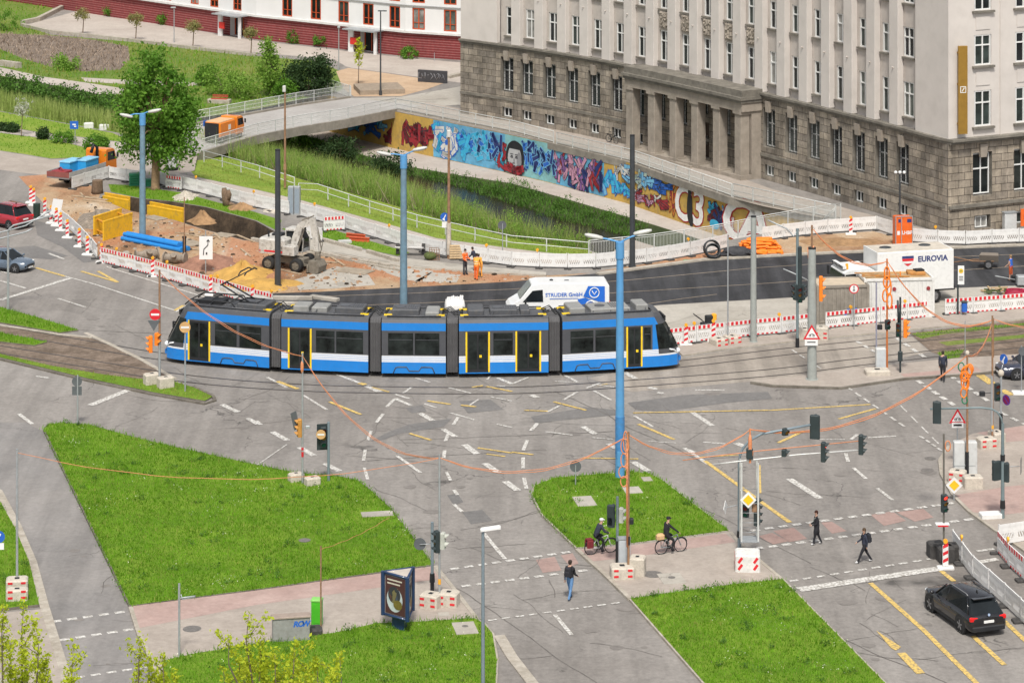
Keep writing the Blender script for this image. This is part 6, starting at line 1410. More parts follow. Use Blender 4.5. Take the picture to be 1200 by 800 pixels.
P=Post('signal_post',1106,662,508,.05,mat('bronze_steel',(.15,.14,.12),.5,.2),'bronze cable post with a red-lit signal beside the black ballast','signal post',z0=0,r1=.045);signal(P,1106.5,589,.3,.85,R(20),lit=0);b=MB();b.tube([P.loc(1110.5+3*math.cos(2*PI*k/14),522+6*math.sin(2*PI*k/14),-.05)for k in range(14)],.03,5,closed=True);P.part('cable_coil',b,ORCABLE);b=MB();b.box((0,0,0),(.65,.3,.05));b.box((.02,-.16,-.06),(.5,.02,.07),m=1);P.part('ballast_tag',b,[SIGNW,SIGNR],P.loc(1104,613,-.05))
P=Post('sign_post',1122,548,490,.04,STEEL,'grey post with a red warning triangle and white plate on the right pavement','sign post',z0=.1);tri_sign(P,1122,489.5,.92,dy=-.06);plate_sign(P,1122,497.5,.62,.28,[SIGNW],dy=-.06);b=MB();b.box((0,-.075,0),(.45,.006,.1));P.part('plate_marks',b,BLACKS,P.loc(1122,497.5))
P=Post('cable_post',1133.5,560,415,.065,RUST,'brown cable post hung with orange and green cable coils on the right pavement','cable post',z0=.1,r1=.05)
b=MB()
for(cx_,cy_,rx,ry)in((1132,436,6,8),(1134,434,5,7),(1130,445,4,10),(1132,448,3,8),(1129,459,3.5,6),(1136,432,4,6),(1130,440,5,6)):b.tube([P.loc(cx_+rx*math.cos(2*PI*k/14),cy_+ry*math.sin(2*PI*k/14),-.12+.05*math.sin(k*1.3))for k in range(14)],.04,5,closed=True)
P.part('cable_coil',b,ORANGE);b=MB()
for(cx_,cy_,rx,ry)in((1126,429,3.5,5),(1130,468,3.2,4)):b.tube([P.loc(cx_+rx*math.cos(2*PI*k/14),cy_+ry*math.sin(2*PI*k/14),-.12)for k in range(14)],.035,5,closed=True)
P.part('green_cable_coil',b,GREENP);b=MB();b.cyl((0,0,.0),(0,0,1.3),.09,n=8);P.part('base_sleeve',b,BLACK);b=MB();b.ell((0,0,0),(.12,.12,.14));P.part('insulator',b,CONCB,P.loc(1133.5,413.5))
P=Post('sign_post',1131,417,376,.03,STEEL,'thin grey stake behind the cable post at the track edge','sign post')
P=Post('sign_post',1118,586,572,.035,STEEL,'short post with a yellow and white diamond sign on the right kerb','sign post',z0=.05);plate_sign(P,1118,568,.62,.62,[SIGNW],dy=-.05,rot=R(45));plate_sign(P,1118,568,.38,.38,[SIGNY],dy=-.07,rot=R(45),name='sign_face')
g=G(1132,561);t=empty('signal_cabinet',(g.x,g.y+.4,.1),0,'pale double signal cabinet behind the cable post on the right pavement','cabinet')
for sx,w_ in((-.31,.58),(.33,.62)):b=MB();b.bbox((sx,0,.95),(w_,.45,1.7),.04);b.build('cabinet_body',mat('pale_cabinet',(.52,.53,.52),.5,var=.08,dirt=.15),t)
b=MB();b.box((-.03,0,.55),(1.15,.47,.03));b.box((-.03,0,.06),(1.2,.4,.12));b.build('cabinet_plinth',STEEL,t)
P=Post('arched_signal_mast',1175,609,498,.10,mat('green_grey_steel',(.18,.23,.24),.5,.2),'green-grey arched signal mast on the right pavement with a hooded signal on its arm','signal mast',z0=.1,r1=.08);arm(P,[(1175,500),(1173.5,490),(1169,483),(1162,479),(1150,477.5),(1090,479)],.05,mat('green_grey_steel',(.18,.23,.24),.5,.2));signal(P,1098,483,.42,1.1,R(170));signal(P,1168,551,.5,.95,R(-150));signal(P,1178,553,.4,.95,R(150));arm(P,[(1175,547),(1195,546)],.02);plate_sign(P,1196.5,545.5,.5,.75,[SIGNBK],R(75),dy=0);b=MB();b.cyl((0,0,.5),(0,0,.9),.14,.12,n=10);b.cyl((0,0,2.9),(0,0,3.2),.12,n=8);P.part('base_collar',b,BLACK)
P=Post('cable_post',1163,524,372,.06,RUST,'tall brown cable post right of the hanging coils','cable post',z0=.1,r1=.05);b=MB();b.cyl(P.loc(1162.6,505),P.loc(1162.4,440),.068,n=8);P.part('pole_sleeve',b,STEEL);b=MB();b.bbox((0,0,0),(.3,.2,.25),.03);b.tube([(0,0,0),(.5,0,.05)],.02,5);P.part('detector_camera',b,BLACK,P.loc(1151,461));b=MB();b.cyl(P.loc(1163,502),P.loc(1163,498),.08,n=8);P.part('amber_band',b,LAMPY)
P=Post('signal_post',1173,520,436,.065,STEEL,'grey signal post with a blue arrow sign and a violet parking sign','signal post',z0=.1);disc_sign(P,1176,420,.55,[SIGNB,SIGNB,SIGNW],R(-50),kind='arrow');disc_sign(P,1179,468,.58,[SIGNV,SIGNV,mat('sign_dark_red',(.20,.01,.06),.5)],R(-55),kind='parking');signal(P,1168.5,459,.3,.98,R(10));b=MB();b.tube([P.loc(1173,436),P.loc(1175,427)],.03,5);P.part('sign_bracket',b,STEEL);b=MB();b.ell((0,0,0),(.18,.15,.2));P.part('pole_cap',b,CONCB,P.loc(1173,437));b=MB();b.cyl((0,0,.0),(0,0,1.6),.1,n=8);P.part('base_sleeve',b,BLACK)
P=Post('sign_post',1197,461,405,.03,STEEL,'thin sign post in a white base plate at the right edge','sign post');b=MB();b.bbox((0,0,.06),(1.1,.7,.12),.03);P.part('base_plate',b,WHITEP);disc_sign(P,1198,411,.5,[SIGNBK,SIGNBK],back=True)
g=G(1161,608);tag(MB().bbox((0,0,.12),(1.1,.6,.24),.04).build('base_plate',WHITEP,None,loc=(g.x,g.y,.1),rz=.15),'stack of pale plastic foot plates on the right pavement','foot plates')
P=Post('signal_mast',934.5,407,268,.09,mat('green_grey_steel',(.18,.23,.24),.5,.2),'dark signal mast with long slanted arm left of the thick catenary pole','signal mast');arm(P,[(934.5,270),(930,277),(922,268),(900,258)],.05);arm(P,[(918,315),(934,322),(950,330)],.04);signal(P,932,342,.3,1.0,R(-60));signal(P,937,345,.34,1.0,R(10));signal(P,941,342,.3,1.0,R(60));b=MB();b.bbox((0,0,0),(.28,.25,3.2),.05);P.part('dark_casing',b,SIGG,P.loc(937,318));b=MB();b.cyl((0,0,0),(0,0,.6),.12,n=8);P.part('base_sleeve',b,BLACK)
P=Post('cable_post',853,402,275,.05,STEEL,'thin grey cable post standing between two striped ballast blocks','cable post',r1=.04)
P=Post('sign_post',1001,388,342,.03,STEEL,'round pedestrians prohibited sign on a thin post by the grey container','sign post');disc_sign(P,1000.5,338,.62,[SIGNR,SIGNR,SIGNW,BLACKS],kind='walker')
P=Post('sign_post',1027,409,331,.05,mat('violet_grey_steel',(.26,.26,.33),.5),'thin grey post in front of the white container','sign post')
P=Post('cable_post',1039.5,433,305,.065,mat('orange_wood',(.48,.15,.04),.7,var=.2),'orange-brown cable post wrapped in orange cable beside the tram track','cable post',z0=.1,r1=.05)
b=MB()
for(cx_,cy_,rx,ry)in((1039,330,4,7),(1041,336,3,10),(1037,346,3,7),(1042,352,3,9),(1039,320,3,8)):b.tube([P.loc(cx_+rx*math.cos(2*PI*k/12),cy_+ry*math.sin(2*PI*k/12),-.1)for k in range(12)],.05,5,closed=True)
P.part('cable_coil',b,ORANGE);signal(P,1040,380,.3,.6,R(20),n=2);b=MB();b.bbox((0,0,0),(.3,.2,.3),.04);P.part('detector_camera',b,BLACK,P.loc(1031,383))
g=G(1032,436);t=empty('signal_cabinet',(g.x,g.y,.1),0,'small white cabinet at the foot of the orange cable post','cabinet');b=MB();b.bbox((0,0,.75),(.62,.4,1.3),.04);b.build('cabinet_body',mat('pale_cabinet',(.52,.53,.52),.5),t);b=MB();b.box((0,-.205,.75),(.5,.012,1.1));b.build('cabinet_door',mat('cabinet_grey',(.46,.49,.51),.5),t)
P=Post('signal_post',1055,438,350,.06,SIGG,'dark signal post with an orange-backed signal in front of the tram track','signal post',z0=.1);signal(P,1053,386,.3,.85,R(-20));signal(P,1061,385,.34,1.05,R(75),ORANGE);b=MB();b.tube([P.loc(1053,378),P.loc(1052,352)],.07,6);P.part('tied_banner',b,SIGG);b=MB();b.bbox((0,0,0),(.28,.2,.6),.05);P.part('junction_box',b,SIGG,P.loc(1055,417))
P=Post('signal_post',1055,372,318,.04,ORANGE,'thin post with a tall orange-backed signal in front of the white container','signal post');signal(P,1061,334,.3,1.05,R(70),ORANGE)
P=Post('bus_stop_sign',1122.5,370,312,.06,SIGG,'bus stop post with a yellow, green and white panel','bus stop');plate_sign(P,1126,322,.42,1.25,[SIGNW],dy=-.07);b=MB();b.cyl((0,-.09,.28),(0,-.10,.28),.15,n=16);P.part('stop_disc',b,SIGNY,P.loc(1126,322));b=MB();b.box((-.055,-.105,.28),(.03,.006,.15));b.box((.055,-.105,.28),(.03,.006,.15));b.box((0,-.105,.28),(.09,.006,.03));P.part('stop_letter',b,GREENP,P.loc(1126,322));b=MB();[b.box((0,-.085,-.1-.12*k),(.28,.006,.05))for k in range(3)];P.part('panel_marks',b,BLACKS,P.loc(1126,322))
P=Post('waste_bin',1126.5,370,366,.04,STEEL,'blue litter bin beside the bus stop post','litter bin');b=MB();b.bbox((.1,-.1,0),(.36,.36,.62),.07);P.part('bin_body',b,SIGNB,P.loc(1128,359));b=MB();b.bbox((.1,-.1,.34),(.4,.4,.08),.03);P.part('bin_hood',b,SIGG,P.loc(1128,359))
P=Post('cable_post',1164,420,373,.055,RUST,'short brown cable post in the track bed at the right','cable post',r1=.05)
P=Post('diversion_sign',241,320,270,.04,STEEL,'white diversion panel with a bent black arrow standing in the dig','sign');plate_sign(P,241.5,290,.95,1.65,[SIGNW]);b=MB();b.tube([(-.18,-.12,-.5),(-.15,-.12,-.1),(.14,-.12,.2),(.16,-.12,.55)],.03,5);b.tube([(.06,-.12,.45),(.16,-.12,.6),(.26,-.12,.45)],.03,5);b.box((.05,-.12,-.4),(.1,.01,.16));P.part('arrow',b,BLACKS,P.loc(241.5,290))
P=Post('sign_post',523,302,252,.035,STEEL,'blue round footpath sign with white plate beside the brown lamp post','sign post');disc_sign(P,521,254,.62,[SIGNB,SIGNB,SIGNW],kind='arrow');plate_sign(P,522,263,.5,.42,[SIGNW]);b=MB();b.bbox((0,0,.06),(.6,.4,.12),.02);P.part('base_plate',b,DARKR)
P=Post('sign_post',589,309,262,.035,STEEL,'round dark sign back on a thin post behind the road workers','sign post');disc_sign(P,588.5,264,.62,[SIGNBK,SIGNBK],back=True,dy=.05);b=MB();b.bbox((0,0,.06),(.7,.4,.12),.02);P.part('base_plate',b,DARKR)
P=Post('sign_post',216,300,231,.04,RUST,'thin grey stake with a rusty top in the middle of the dig','sign post',r1=.035)
P=Post('sign_post',88,170,142,.035,STEEL,'small blue information sign by the park path','sign post');plate_sign(P,87,146.5,.75,.7,[SIGNB]);b=MB();b.box((0,-.1,.05),(.3,.01,.12));b.box((0.1,-.1,-.12),(.2,.01,.1));P.part('sign_marks',b,SIGNW,P.loc(87,146.5))
P=Post('sign_post',509,72,62,.03,STEEL,'thin grey stake by the black board on the plaza','sign post')
P=Post('cctv_mast',1054.5,285,202,.07,DARKM,'dark mast with white camera heads behind the orange panels','camera mast');b=MB();b.tube([(-.35,0,P.h-.1),(.35,0,P.h-.1)],.05,6);P.part('cross_arm',b,DARKM)
for sx in(-.32,0,.32):b=MB();b.ell((sx,-.05,P.h+.0),(.13,.13,.13));P.part('camera_dome',b,WFRAME)
for px0,px1,yt,yb,lab,w_ in((1046,1052,254,287,'narrow side panel of the orange ticket kiosk',.5),(1053,1066,254,287,'orange notice panel with white lettering by the building',1.0)):
 pass
g=G(1056,288);t=empty('notice_kiosk',(g.x,g.y,0),R(8),'tall orange notice kiosk with white lettering by the building','kiosk')
OK_=mat('kiosk_orange',(.72,.13,.02),.45);b=MB();b.box((.1,0,1.15),(1.25,.9,2.1));b.build('kiosk_body',OK_,t);b=MB()
for x in(-.54,-.1,.74):b.box((x,-.46,1.15),(.05,.05,2.3))
b.box((.1,-.46,2.28),(1.3,.06,.06));b.build('kiosk_frame',STEEL,t);b=MB();add_text(b,'LHBF',.36,face_M((.32,-.456,1.05),(1,0,0)),0,.01);b.box((-.33,-.456,1.05),(.2,.008,.3));b.build('lettering',SIGNW,t);b=MB();b.box((.5,-.456,1.95),(.34,.008,.26));b.box((-.25,-.456,1.95),(.2,.008,.26));b.build('blue_logo',mat('dark_blue_letter',(.03,.045,.16),.5),t)
g=G(1183,272);t=empty('parcel_cabinet',(g.x,g.y,0),R(15),'pale grey service cabinet against the stone base of the building','cabinet');b=MB();b.bbox((0,0,.75),(1.0,.5,1.5),.03);b.build('cabinet_body',mat('pale_cabinet',(.52,.53,.52),.5),t);b=MB();b.box((0,0,1.53),(1.1,.6,.05));b.build('cabinet_lid',STEEL,t)
g=G(1200,273);t=empty('notice_board',(g.x+.3,g.y,0),R(15),'bright orange board with a black mark at the right edge of the building','board');b=MB();b.box((0,0,1.2),(1.2,.1,1.3));b.build('panel',OK_,t);b=MB();b.box((-.1,-.056,1.25),(.5,.01,.4));b.build('mark',BLACKS,t);b=MB();[b.box((x,0,.3),(.06,.06,.6))for x in(-.5,.5)];b.build('leg',STEEL,t)
s_=mpp(742);g=G(469,740)
A3=[G(448,737),G(476,745),G(486,735)];c3=sum(A3,V())/3
t=empty('advertising_column',(c3.x,c3.y,GZ),0,'three-sided blue advertising column with a dark film poster beside the pavement','advertising column')
side=1.42;ang0=math.atan2((A3[1]-A3[0]).y,(A3[1]-A3[0]).x)
TP=[V((side/1.732*math.cos(ang0+R(-150)+R(120)*k),side/1.732*math.sin(ang0+R(-150)+R(120)*k),0))for k in range(3)]
z0,z1=.62,2.48
BLUEF=mat('column_blue_frame',(.016,.038,.10),.4,var=.1,coat=.3)
b=MB();b.prism([p*.93 for p in TP],z0+.05,z1-.05);b.build('core',mat('column_core',(.3,.28,.27),.6),t)
b=MB()
for k in range(3):
 p,q=TP[k],TP[(k+1)%3];b.cyl((p.x,p.y,z0-.05),(p.x,p.y,z1+.04),.10,n=8)
 d=(q-p).normalized()
 for z in(z0,z1):b.tube([p+V((0,0,z)),q+V((0,0,z))],.06,6)
b.build('frame',BLUEF,t);b=MB();b.prism([p*.97 for p in TP],z1-.03,z1+.02);b.build('roof',mat('column_roof',(.46,.41,.36),.7,dirt=.2),t)
b=MB();b.prism([p*.5 for p in TP],0,z0);b.build('pedestal',BLUEF,t)
POSTER=graf_mat('poster_print',[(0,(.03,.035,.04)),(.35,(.09,.045,.03)),(.6,(.05,.07,.10)),(.85,(.16,.14,.06))],1,3.2,(.02,.02,.02))
for k in range(3):
 p,q=TP[k],TP[(k+1)%3];d=(q-p).normalized();n_=V((d.y,-d.x,0));mid=(p+q)/2
 if n_.dot(mid)<0:n_=-n_
 Mx=face_M(mid+n_*-.0+V((0,0,(z0+z1)/2)),d if V((d.y,-d.x,0)).dot(mid)>0 else-d)
 b=MB();w_=side*.40;h_=(z1-z0)/2-.1
 b.add([Mx@V(v)for v in((-w_,-h_,0),(w_,-h_,0),(w_,h_,0),(-w_,h_,0))],[(0,1,2,3)],0)
 b.add([Mx@V((-w_*.05+.46*math.cos(a),-.18+.55*math.sin(a),.004))for a in[2*PI*i/20 for i in range(20)]],[tuple(range(20))],1)
 b.add([Mx@V((-.05+.36*math.cos(a),.03+.38*math.sin(a),.008))for a in[2*PI*i/20 for i in range(20)]],[tuple(range(20))],2)
 b.add([Mx@V((.16+.26*math.cos(a),-.38+.22*math.sin(a),.012))for a in[2*PI*i/14 for i in range(14)]],[tuple(range(14))],3)
 for j in range(2):b.add([Mx@V(v)for v in((-w_*.8,h_*.78-.16*j,.006),(w_*(.7-.2*j),h_*.78-.16*j,.006),(w_*(.7-.2*j),h_*.86-.16*j,.006),(-w_*.8,h_*.86-.16*j,.006))],[(0,1,2,3)],4)
 b.build('poster',[mat('poster_maroon',(.07,.03,.03),.35),mat('poster_pale',(.42,.47,.47),.35,var=.2,scale=3),POSTER,mat('poster_olive',(.15,.12,.03),.35,var=.3,scale=6),mat('poster_cream',(.52,.48,.40),.4)],t)
g=G(371.5,735);t=empty('green_box',(g.x,g.y,.15),R(-8),'bright green metal distribution box beside the bottom pavement','distribution box');b=MB();b.bbox((0,0,.55),(.46,.42,1.08),.03);b.build('box_body',mat('bright_green',(.07,.42,.025),.4),t);b=MB();b.bbox((0,0,1.12),(.5,.46,.08),.02);b.build('lid',mat('pale_green',(.22,.52,.12),.5),t);b=MB();b.box((.03,-.215,.55),(.3,.012,.85));b.build('door',mat('bright_green',(.07,.42,.025),.4),t)
g=G(341,752);t=empty('service_cabinet',(g.x,g.y,GZ),R(10),'weathered grey twin-door cabinet with a blue scrawl at the edge of the grass','cabinet');b=MB();b.bbox((0,0,.5),(1.65,.42,1.0),.03);b.build('cabinet_body',mat('aged_cabinet',(.26,.26,.25),.7,var=.15,scale=3,dirt=.4),t);b=MB();b.bbox((0,0,1.04),(1.75,.52,.08),.03);b.build('cabinet_roof',mat('cabinet_roof',(.30,.24,.20),.8,dirt=.3),t)
for sx in(-.41,.41):b=MB();b.box((sx,-.215,.5),(.74,.012,.85));b.build('cabinet_door',mat('aged_cabinet',(.26,.26,.25),.7),t)
b=MB();
for k,ch in enumerate('ROW'):add_text(b,ch,.34,face_M((.18+k*.22,-.224,.72),(1,0,0)),0,.015,.2)
b.build('scrawl',LOGOB,t)
P=Post('poster_pillar',201.5,199,178,.48,WFRAME,'round white poster pillar behind the big tree','poster pillar',n=20,part='drum');b=MB();b.cyl((0,0,0),(0,0,.25),.54,n=20);P.part('base_ring',b,BLACK);b=MB();b.cyl((0,0,P.h-.02),(0,0,P.h+.9),.5,n=20);P.part('poster_band',b,POSTER);b=MB();b.cyl((0,0,P.h+.9),(0,0,P.h+1.05),.58,.3,n=20);P.part('pillar_cap',b,DARKM)
def barrier_proto(name,lab,group,red,wl=2.1,hh=1.0):
 t=empty(name,(0,0,0),0,lab,'barrier panel',group);b=MB();mr=1 if red else 0
 zb=.12
 b.box((0,0,zb+.05),(wl,.05,.10));b.box((0,0,zb+hh-.12),(wl,.055,.24 if red else .14))
 for sx in(-wl/2+.04,wl/2-.04):b.box((sx,0,zb+hh/2),(.08,.052,hh-.02))
 b.box((0,0,zb+hh*.62-.04),(wl-.16,.045,.16));b.box((0,0,zb+.16),(wl-.16,.045,.12))
 n_=12;z0,z1=zb+.2,zb+hh*.62
 for k in range(n_):
  s_=1 if k<n_/2 else-1;x=-wl/2+.1+(wl-.2)*(k+.5)/n_;dx=.09*s_
  b.add([(x-.035-dx,-.022,z0),(x+.035-dx,-.022,z0),(x+.035+dx,-.022,z1),(x-.035+dx,-.022,z1),(x-.035-dx,.022,z0),(x+.035-dx,.022,z0),(x+.035+dx,.022,z1),(x-.035+dx,.022,z1)],[(0,1,2,3),(5,4,7,6),(1,5,6,2),(4,0,3,7)])
 b.box((0,0,zb+hh*.36),(.3,.05,hh*.36));
 if not red:b.box((0,0,zb+hh*.74),(wl-.16,.04,.16))
 b.build('panel',WHITEP,t)
 if red:
  for sy in(-1,1):
   r_=MB()
   for k in range(6):r_.box((-wl/2+.21+k*.336,sy*.031,zb+hh-.12),(.19,.008,.225))
   for k in range(5):r_.box((-wl/2+.378+k*.336,sy*.031,zb+.05),(.17,.008,.085))
   r_.build('reflector_band',REDP,t)
 for sx in(-wl/2+.1,wl/2-.1):
  f=MB();f.bbox((sx,0,.06),(.26,.8,.12),.03);f.build('foot',DARKR,t)
 return t
def run(line,proto,used,lab,group,wl=2.1,lamps=0,closed=False,jit=.03):
 P=[V(p)for p in line];T_=plen(P);n_=max(1,round(T_/wl));rr=random.Random(len(lab))
 for k in range(n_):
  a,d1=along(P,min(T_-1e-3,T_*k/n_+.02));b_,d2=along(P,min(T_-1e-3,T_*(k+1)/n_-.02));d=(b_-a);mid=(a+b_)/2
  o=place(proto,used,(mid.x,mid.y+rr.uniform(-jit,jit),mid.z),math.atan2(d.y,d.x)+rr.uniform(-.02,.02),lab,group)
  o.scale.x=max(.6,d.length/wl)
  if lamps and k%lamps==0:
   l=MB();l.cyl((.9,0,1.12),(.9,0,1.2),.03,n=6);l.cyl((.9,-.05,1.3),(.9,.05,1.3),.11,n=12);l.build('warning_lamp',LAMPY,o)
WB=barrier_proto('barrier_panel','x','g',False);wu=[False];RB=barrier_proto('barrier_panel','x','g',True);ru=[False]
run(gp([(84,222.5),(107,215.5),(128,209.5)]),WB,wu,'white slotted barrier panel beside the orange flatbed truck','white panels beside the flatbed truck')
run(gp([(128,210),(150,213.5),(171,216)]),WB,wu,'white slotted barrier panel behind the stacked green tubs','white panels behind the green tubs')
run(gp([(190,217.5),(194,219)]),WB,wu,'white slotted barrier panel behind the big tree trunk','white panels behind the tree trunk')
run(gp([(194,221),(213,223.5)]),RB,ru,'striped barrier panel standing alone among the white ones behind the trench','striped panel behind the trench')
run(gp([(214,222),(250,231),(286,241),(339,252)]),WB,wu,'white slotted barrier panel on the river side of the trench','white panels behind the trench',lamps=4)
run(gp([(352,254),(392,264.5),(430,276.5),(475,290),(526,302),(600,312.5)]),WB,wu,'white slotted barrier panel between the river path and the dig','white panels along the river path',lamps=5)
run(gp([(600,312.5),(650,315),(700,314.5),(765,308),(820,298.5),(853,291)]),WB,wu,'white slotted barrier panel in the row below the parapet railing','white panels below the parapet',lamps=6)
run(gp([(893,283),(920,279),(964,274),(1027,270)]),WB,wu,'white slotted barrier panel in front of the sloping stair railing','white panels by the stair')
run(gp([(1027,270),(1046,276)]),WB,wu,'white slotted barrier panel left of the orange kiosk','white panels left of the kiosk')
run(gp([(1066,284),(1122,288),(1156,286),(1290,282)]),WB,wu,'white slotted barrier panel along the foot of the stone building','white panels at the stone building',lamps=4)
run(gp([(62,256),(72,263),(84,272),(97,285),(114,304)]),WB,wu,'white slotted barrier panel in the curve behind the striped beacons','white panels behind the beacons')
run(gp([(118,308),(177,323),(245,343),(300,359),(320,364)]),RB,ru,'striped barrier panel in the row between the road and the blue pipes','striped panels along the dig',lamps=3)
run(gp([(352,278),(378,284)]),WB,wu,'white slotted barrier panel behind the excavator','white panels behind the excavator')
run(gp([(379,272),(404,270)]),RB,ru,'striped barrier panel behind the excavator','striped panel behind the excavator')
run(gp([(783,406),(835,400),(879,395),(922,391),(948,388)]),RB,ru,'striped barrier panel in the row right behind the tram nose','striped panels behind the tram nose',lamps=3)
run(gp([(967,386),(1025,380),(1094,372)]),RB,ru,'striped barrier panel in front of the site containers','striped panels at the containers',lamps=2)
run(gp([(1107,370),(1190,364),(1300,355)]),RB,ru,'striped barrier panel behind the bus stop','striped panels behind the bus stop')
run(gp([(1116,646),(1126,659),(1142,680),(1171,704),(1199,731),(1235,765)]),WB,wu,'white slotted barrier panel beside the black car','white panels beside the black car',lamps=5)
run(gp([(1169,648),(1182,664),(1200,681),(1240,715)]),RB,ru,'striped barrier panel at the right edge beyond the black car','striped panels at the right edge',lamps=4)
run(gp([(1170,641),(1200,636),(1250,628)]),WB,wu,'white slotted barrier panel on the right pavement edge','white panels at the right pavement edge',lamps=3)
p=G(484,300);b=barrier_proto('barrier_panel','white barrier panel lying flat on the dug-up footway','fallen panel',False);b.location=(p.x-.2,p.y+.8,.35);b.rotation_euler=(R(72),0,R(-4))
def beacon_proto():
 t=empty('guide_beacon',(0,0,0),0,'x','beacon');b=MB();b.bbox((0,0,.64),(.28,.06,1.0),.02);b.build('blade',WHITEP,t)
 for sy in(-1,1):
  r_=MB()
  for k in range(3):
   z=.3+.34*k;r_.add([(-.125,sy*.034,z-.02),(.125,sy*.034,z+.10),(.125,sy*.034,z+.26),(-.125,sy*.034,z+.14)],[(0,1,2,3)])
  r_.build('red_stripe',REDP,t)
 f=MB();f.bbox((0,0,.06),(.8,.4,.12),.03);f.build('foot',WHITEP,t)
 l=MB();l.cyl((0,0,1.14),(0,0,1.22),.03,n=6);l.cyl((0,-.05,1.32),(0,.05,1.32),.11,n=12);l.build('warning_lamp',LAMPY,t)
 return t
BP_=beacon_proto();bu=[False]
for x,y,lab in((36,238,'striped beacon farthest left of the group behind the red car'),(39.5,241,'striped beacon paired in front of the farthest one behind the red car'),(52.5,252.5,'striped beacon between the beacon pair and the white curved panels'),(60,262,'striped beacon at the start of the curved white panels'),(66,265,'striped beacon second in the line along the curved white panels'),(71,270.5,'striped beacon third in the line along the curved white panels'),(79,279,'striped beacon fourth in the line along the curved white panels'),(93,289.5,'striped beacon fifth in the line along the curved white panels'),(102.5,299,'striped beacon on a dark patch near the end of the curved white panels'),(119,308,'striped beacon where the striped panels begin'),(179,324,'striped beacon at the first joint of the striped panels'),(247,346,'striped beacon in front of the sand heap'),(296,358,'striped beacon behind the tram pantograph'),(804,405,'striped beacon just right of the tram nose'),(836,400,'striped beacon beside the two striped ballast blocks'),(1108,666,'striped beacon at the end of the stop line'),(997,275,'striped beacon with yellow lamp in front of the white panels by the stair')):
 place(BP_,bu,G(x,y),R(-12)if x<400 else 0,lab,'striped guide beacons')
P=G(43,255);b=MB();b.cyl((0,0,0),(0,0,1.1),.26,.29,n=14);o=b.build('drum_bin',mat('dark_green_bin',(.02,.04,.03),.6),None,loc=P);tag(o,'dark green drum bin beside the red car','bin')
P=Post('banner_board',66,262,232,.03,STEEL,'white folded board on a stake among the beacons','board');plate_sign(P,66.5,243,.8,1.3,[SIGNW],R(25),rot=R(12))
#   THE DIG AND ITS GEAR
def heap(name,x,y,rx,ry,h,m,lab,cat='heap',seed=0,nr=9,na=26):
 g=G(x,y);rr=random.Random(seed);mb=MB();vs=[(0,0,h)];fs=[]
 ph=[rr.uniform(0,6.28)for _ in range(4)]
 for i in range(1,nr+1):
  t=i/nr
  for k in range(na):
   a=2*PI*k/na;w_=1+.16*math.sin(2*a+ph[0])+.10*math.sin(5*a+ph[1])+.05*math.sin(9*a+ph[2])
   z=h*(max(0,1-t)**1.15)*(1+.25*math.sin(3*a+ph[3]+4*t))+rr.uniform(-.05,.05)*h*(1-t)
   vs.append((rx*t*w_*math.cos(a),ry*t*w_*math.sin(a),max(z,-.02)if i<nr else-.03))
 for k in range(na):fs.append((0,1+k,1+(k+1)%na))
 for i in range(nr-1):
  for k in range(na):a=1+i*na+k;b_=1+i*na+(k+1)%na;fs.append((a,a+na,b_+na,b_))
 mb.add(vs,fs,0,True);o=mb.build(name,m,None,loc=(g.x,g.y,0));return tag(o,lab,cat)
WOODW=mat('weathered_timber',(.36,.27,.18),.9,var=.3,scale=4)
SANDY=mat('yellow_sand',(.46,.27,.07),.95,var=.25,scale=1.5,bump=.8);REDS=mat('red_gravel',(.30,.155,.105),.95,var=.3,scale=2.5,bump=1.0,bscale=14);GREYG=mat('grey_gravel',(.24,.20,.16),.95,var=.45,scale=4,bump=1.0,bscale=14)
EARTHM=mat('earth_heap',(.30,.18,.09),.95,var=.35,scale=2,bump=1.0);RUBB=mat('pale_rubble',(.48,.43,.36),.95,var=.35,scale=5,bump=1.0)
heap('sand_heap',284,322,1.9,2.6,1.0,SANDY,'steep yellow sand heap beside the excavator',seed=1)
heap('sand_heap',300,335,3.3,2.4,.35,SANDY,'low spread of yellow sand in front of the excavator',seed=2)
heap('gravel_heap',243,309,1.9,3.0,.75,REDS,'reddish gravel heap left of the yellow sand',seed=3)
heap('gravel_heap',113,258,1.4,4.6,.75,GREYG,'grey gravel heap behind the yellow trench box',seed=4)
heap('earth_heap',237,259,1.2,1.3,.8,EARTHM,'small brown earth heap at the edge of the trench',seed=5)
heap('rubble_heap',217,231,1.2,1.6,.5,RUBB,'pale rubble heap behind the trench',seed=6)
heap('rubble_heap',283,244,1.1,1.4,.45,EARTHM,'brown rubble heap beside the tree stump',seed=7)
heap('earth_heap',985,284,3.0,2.0,.22,EARTHM,'flat trodden earth heap below the stair panels',seed=8)
heap('rubble_heap',322,247,1.0,1.2,.3,RUBB,'low grey rubble heap by the white panels behind the trench',seed=9)
mb=MB();pts,ar=tri_sample(gp([(60,225),(118,240),(205,262),(300,290),(400,302),(560,321),(640,324),(600,329),(470,335),(380,341),(310,344),(240,332),(160,310),(100,285)]),1300)
rr=random.Random(5)
for p in pts:
 s_=rr.choice([.05,.06,.08,.1,.13,.2])*rr.uniform(.7,1.3);mb.box((p[0],p[1],s_*.25),(s_*rr.uniform(.8,2.2),s_*rr.uniform(.8,1.6),s_*.6),rr.uniform(0,3),rr.choice([0,0,0,0,1,2]),taper=.7)
tag(mb.build('rubble',[DIRT,CONC,SOIL]),kind='stuff')
mb=MB();rr=random.Random(9)
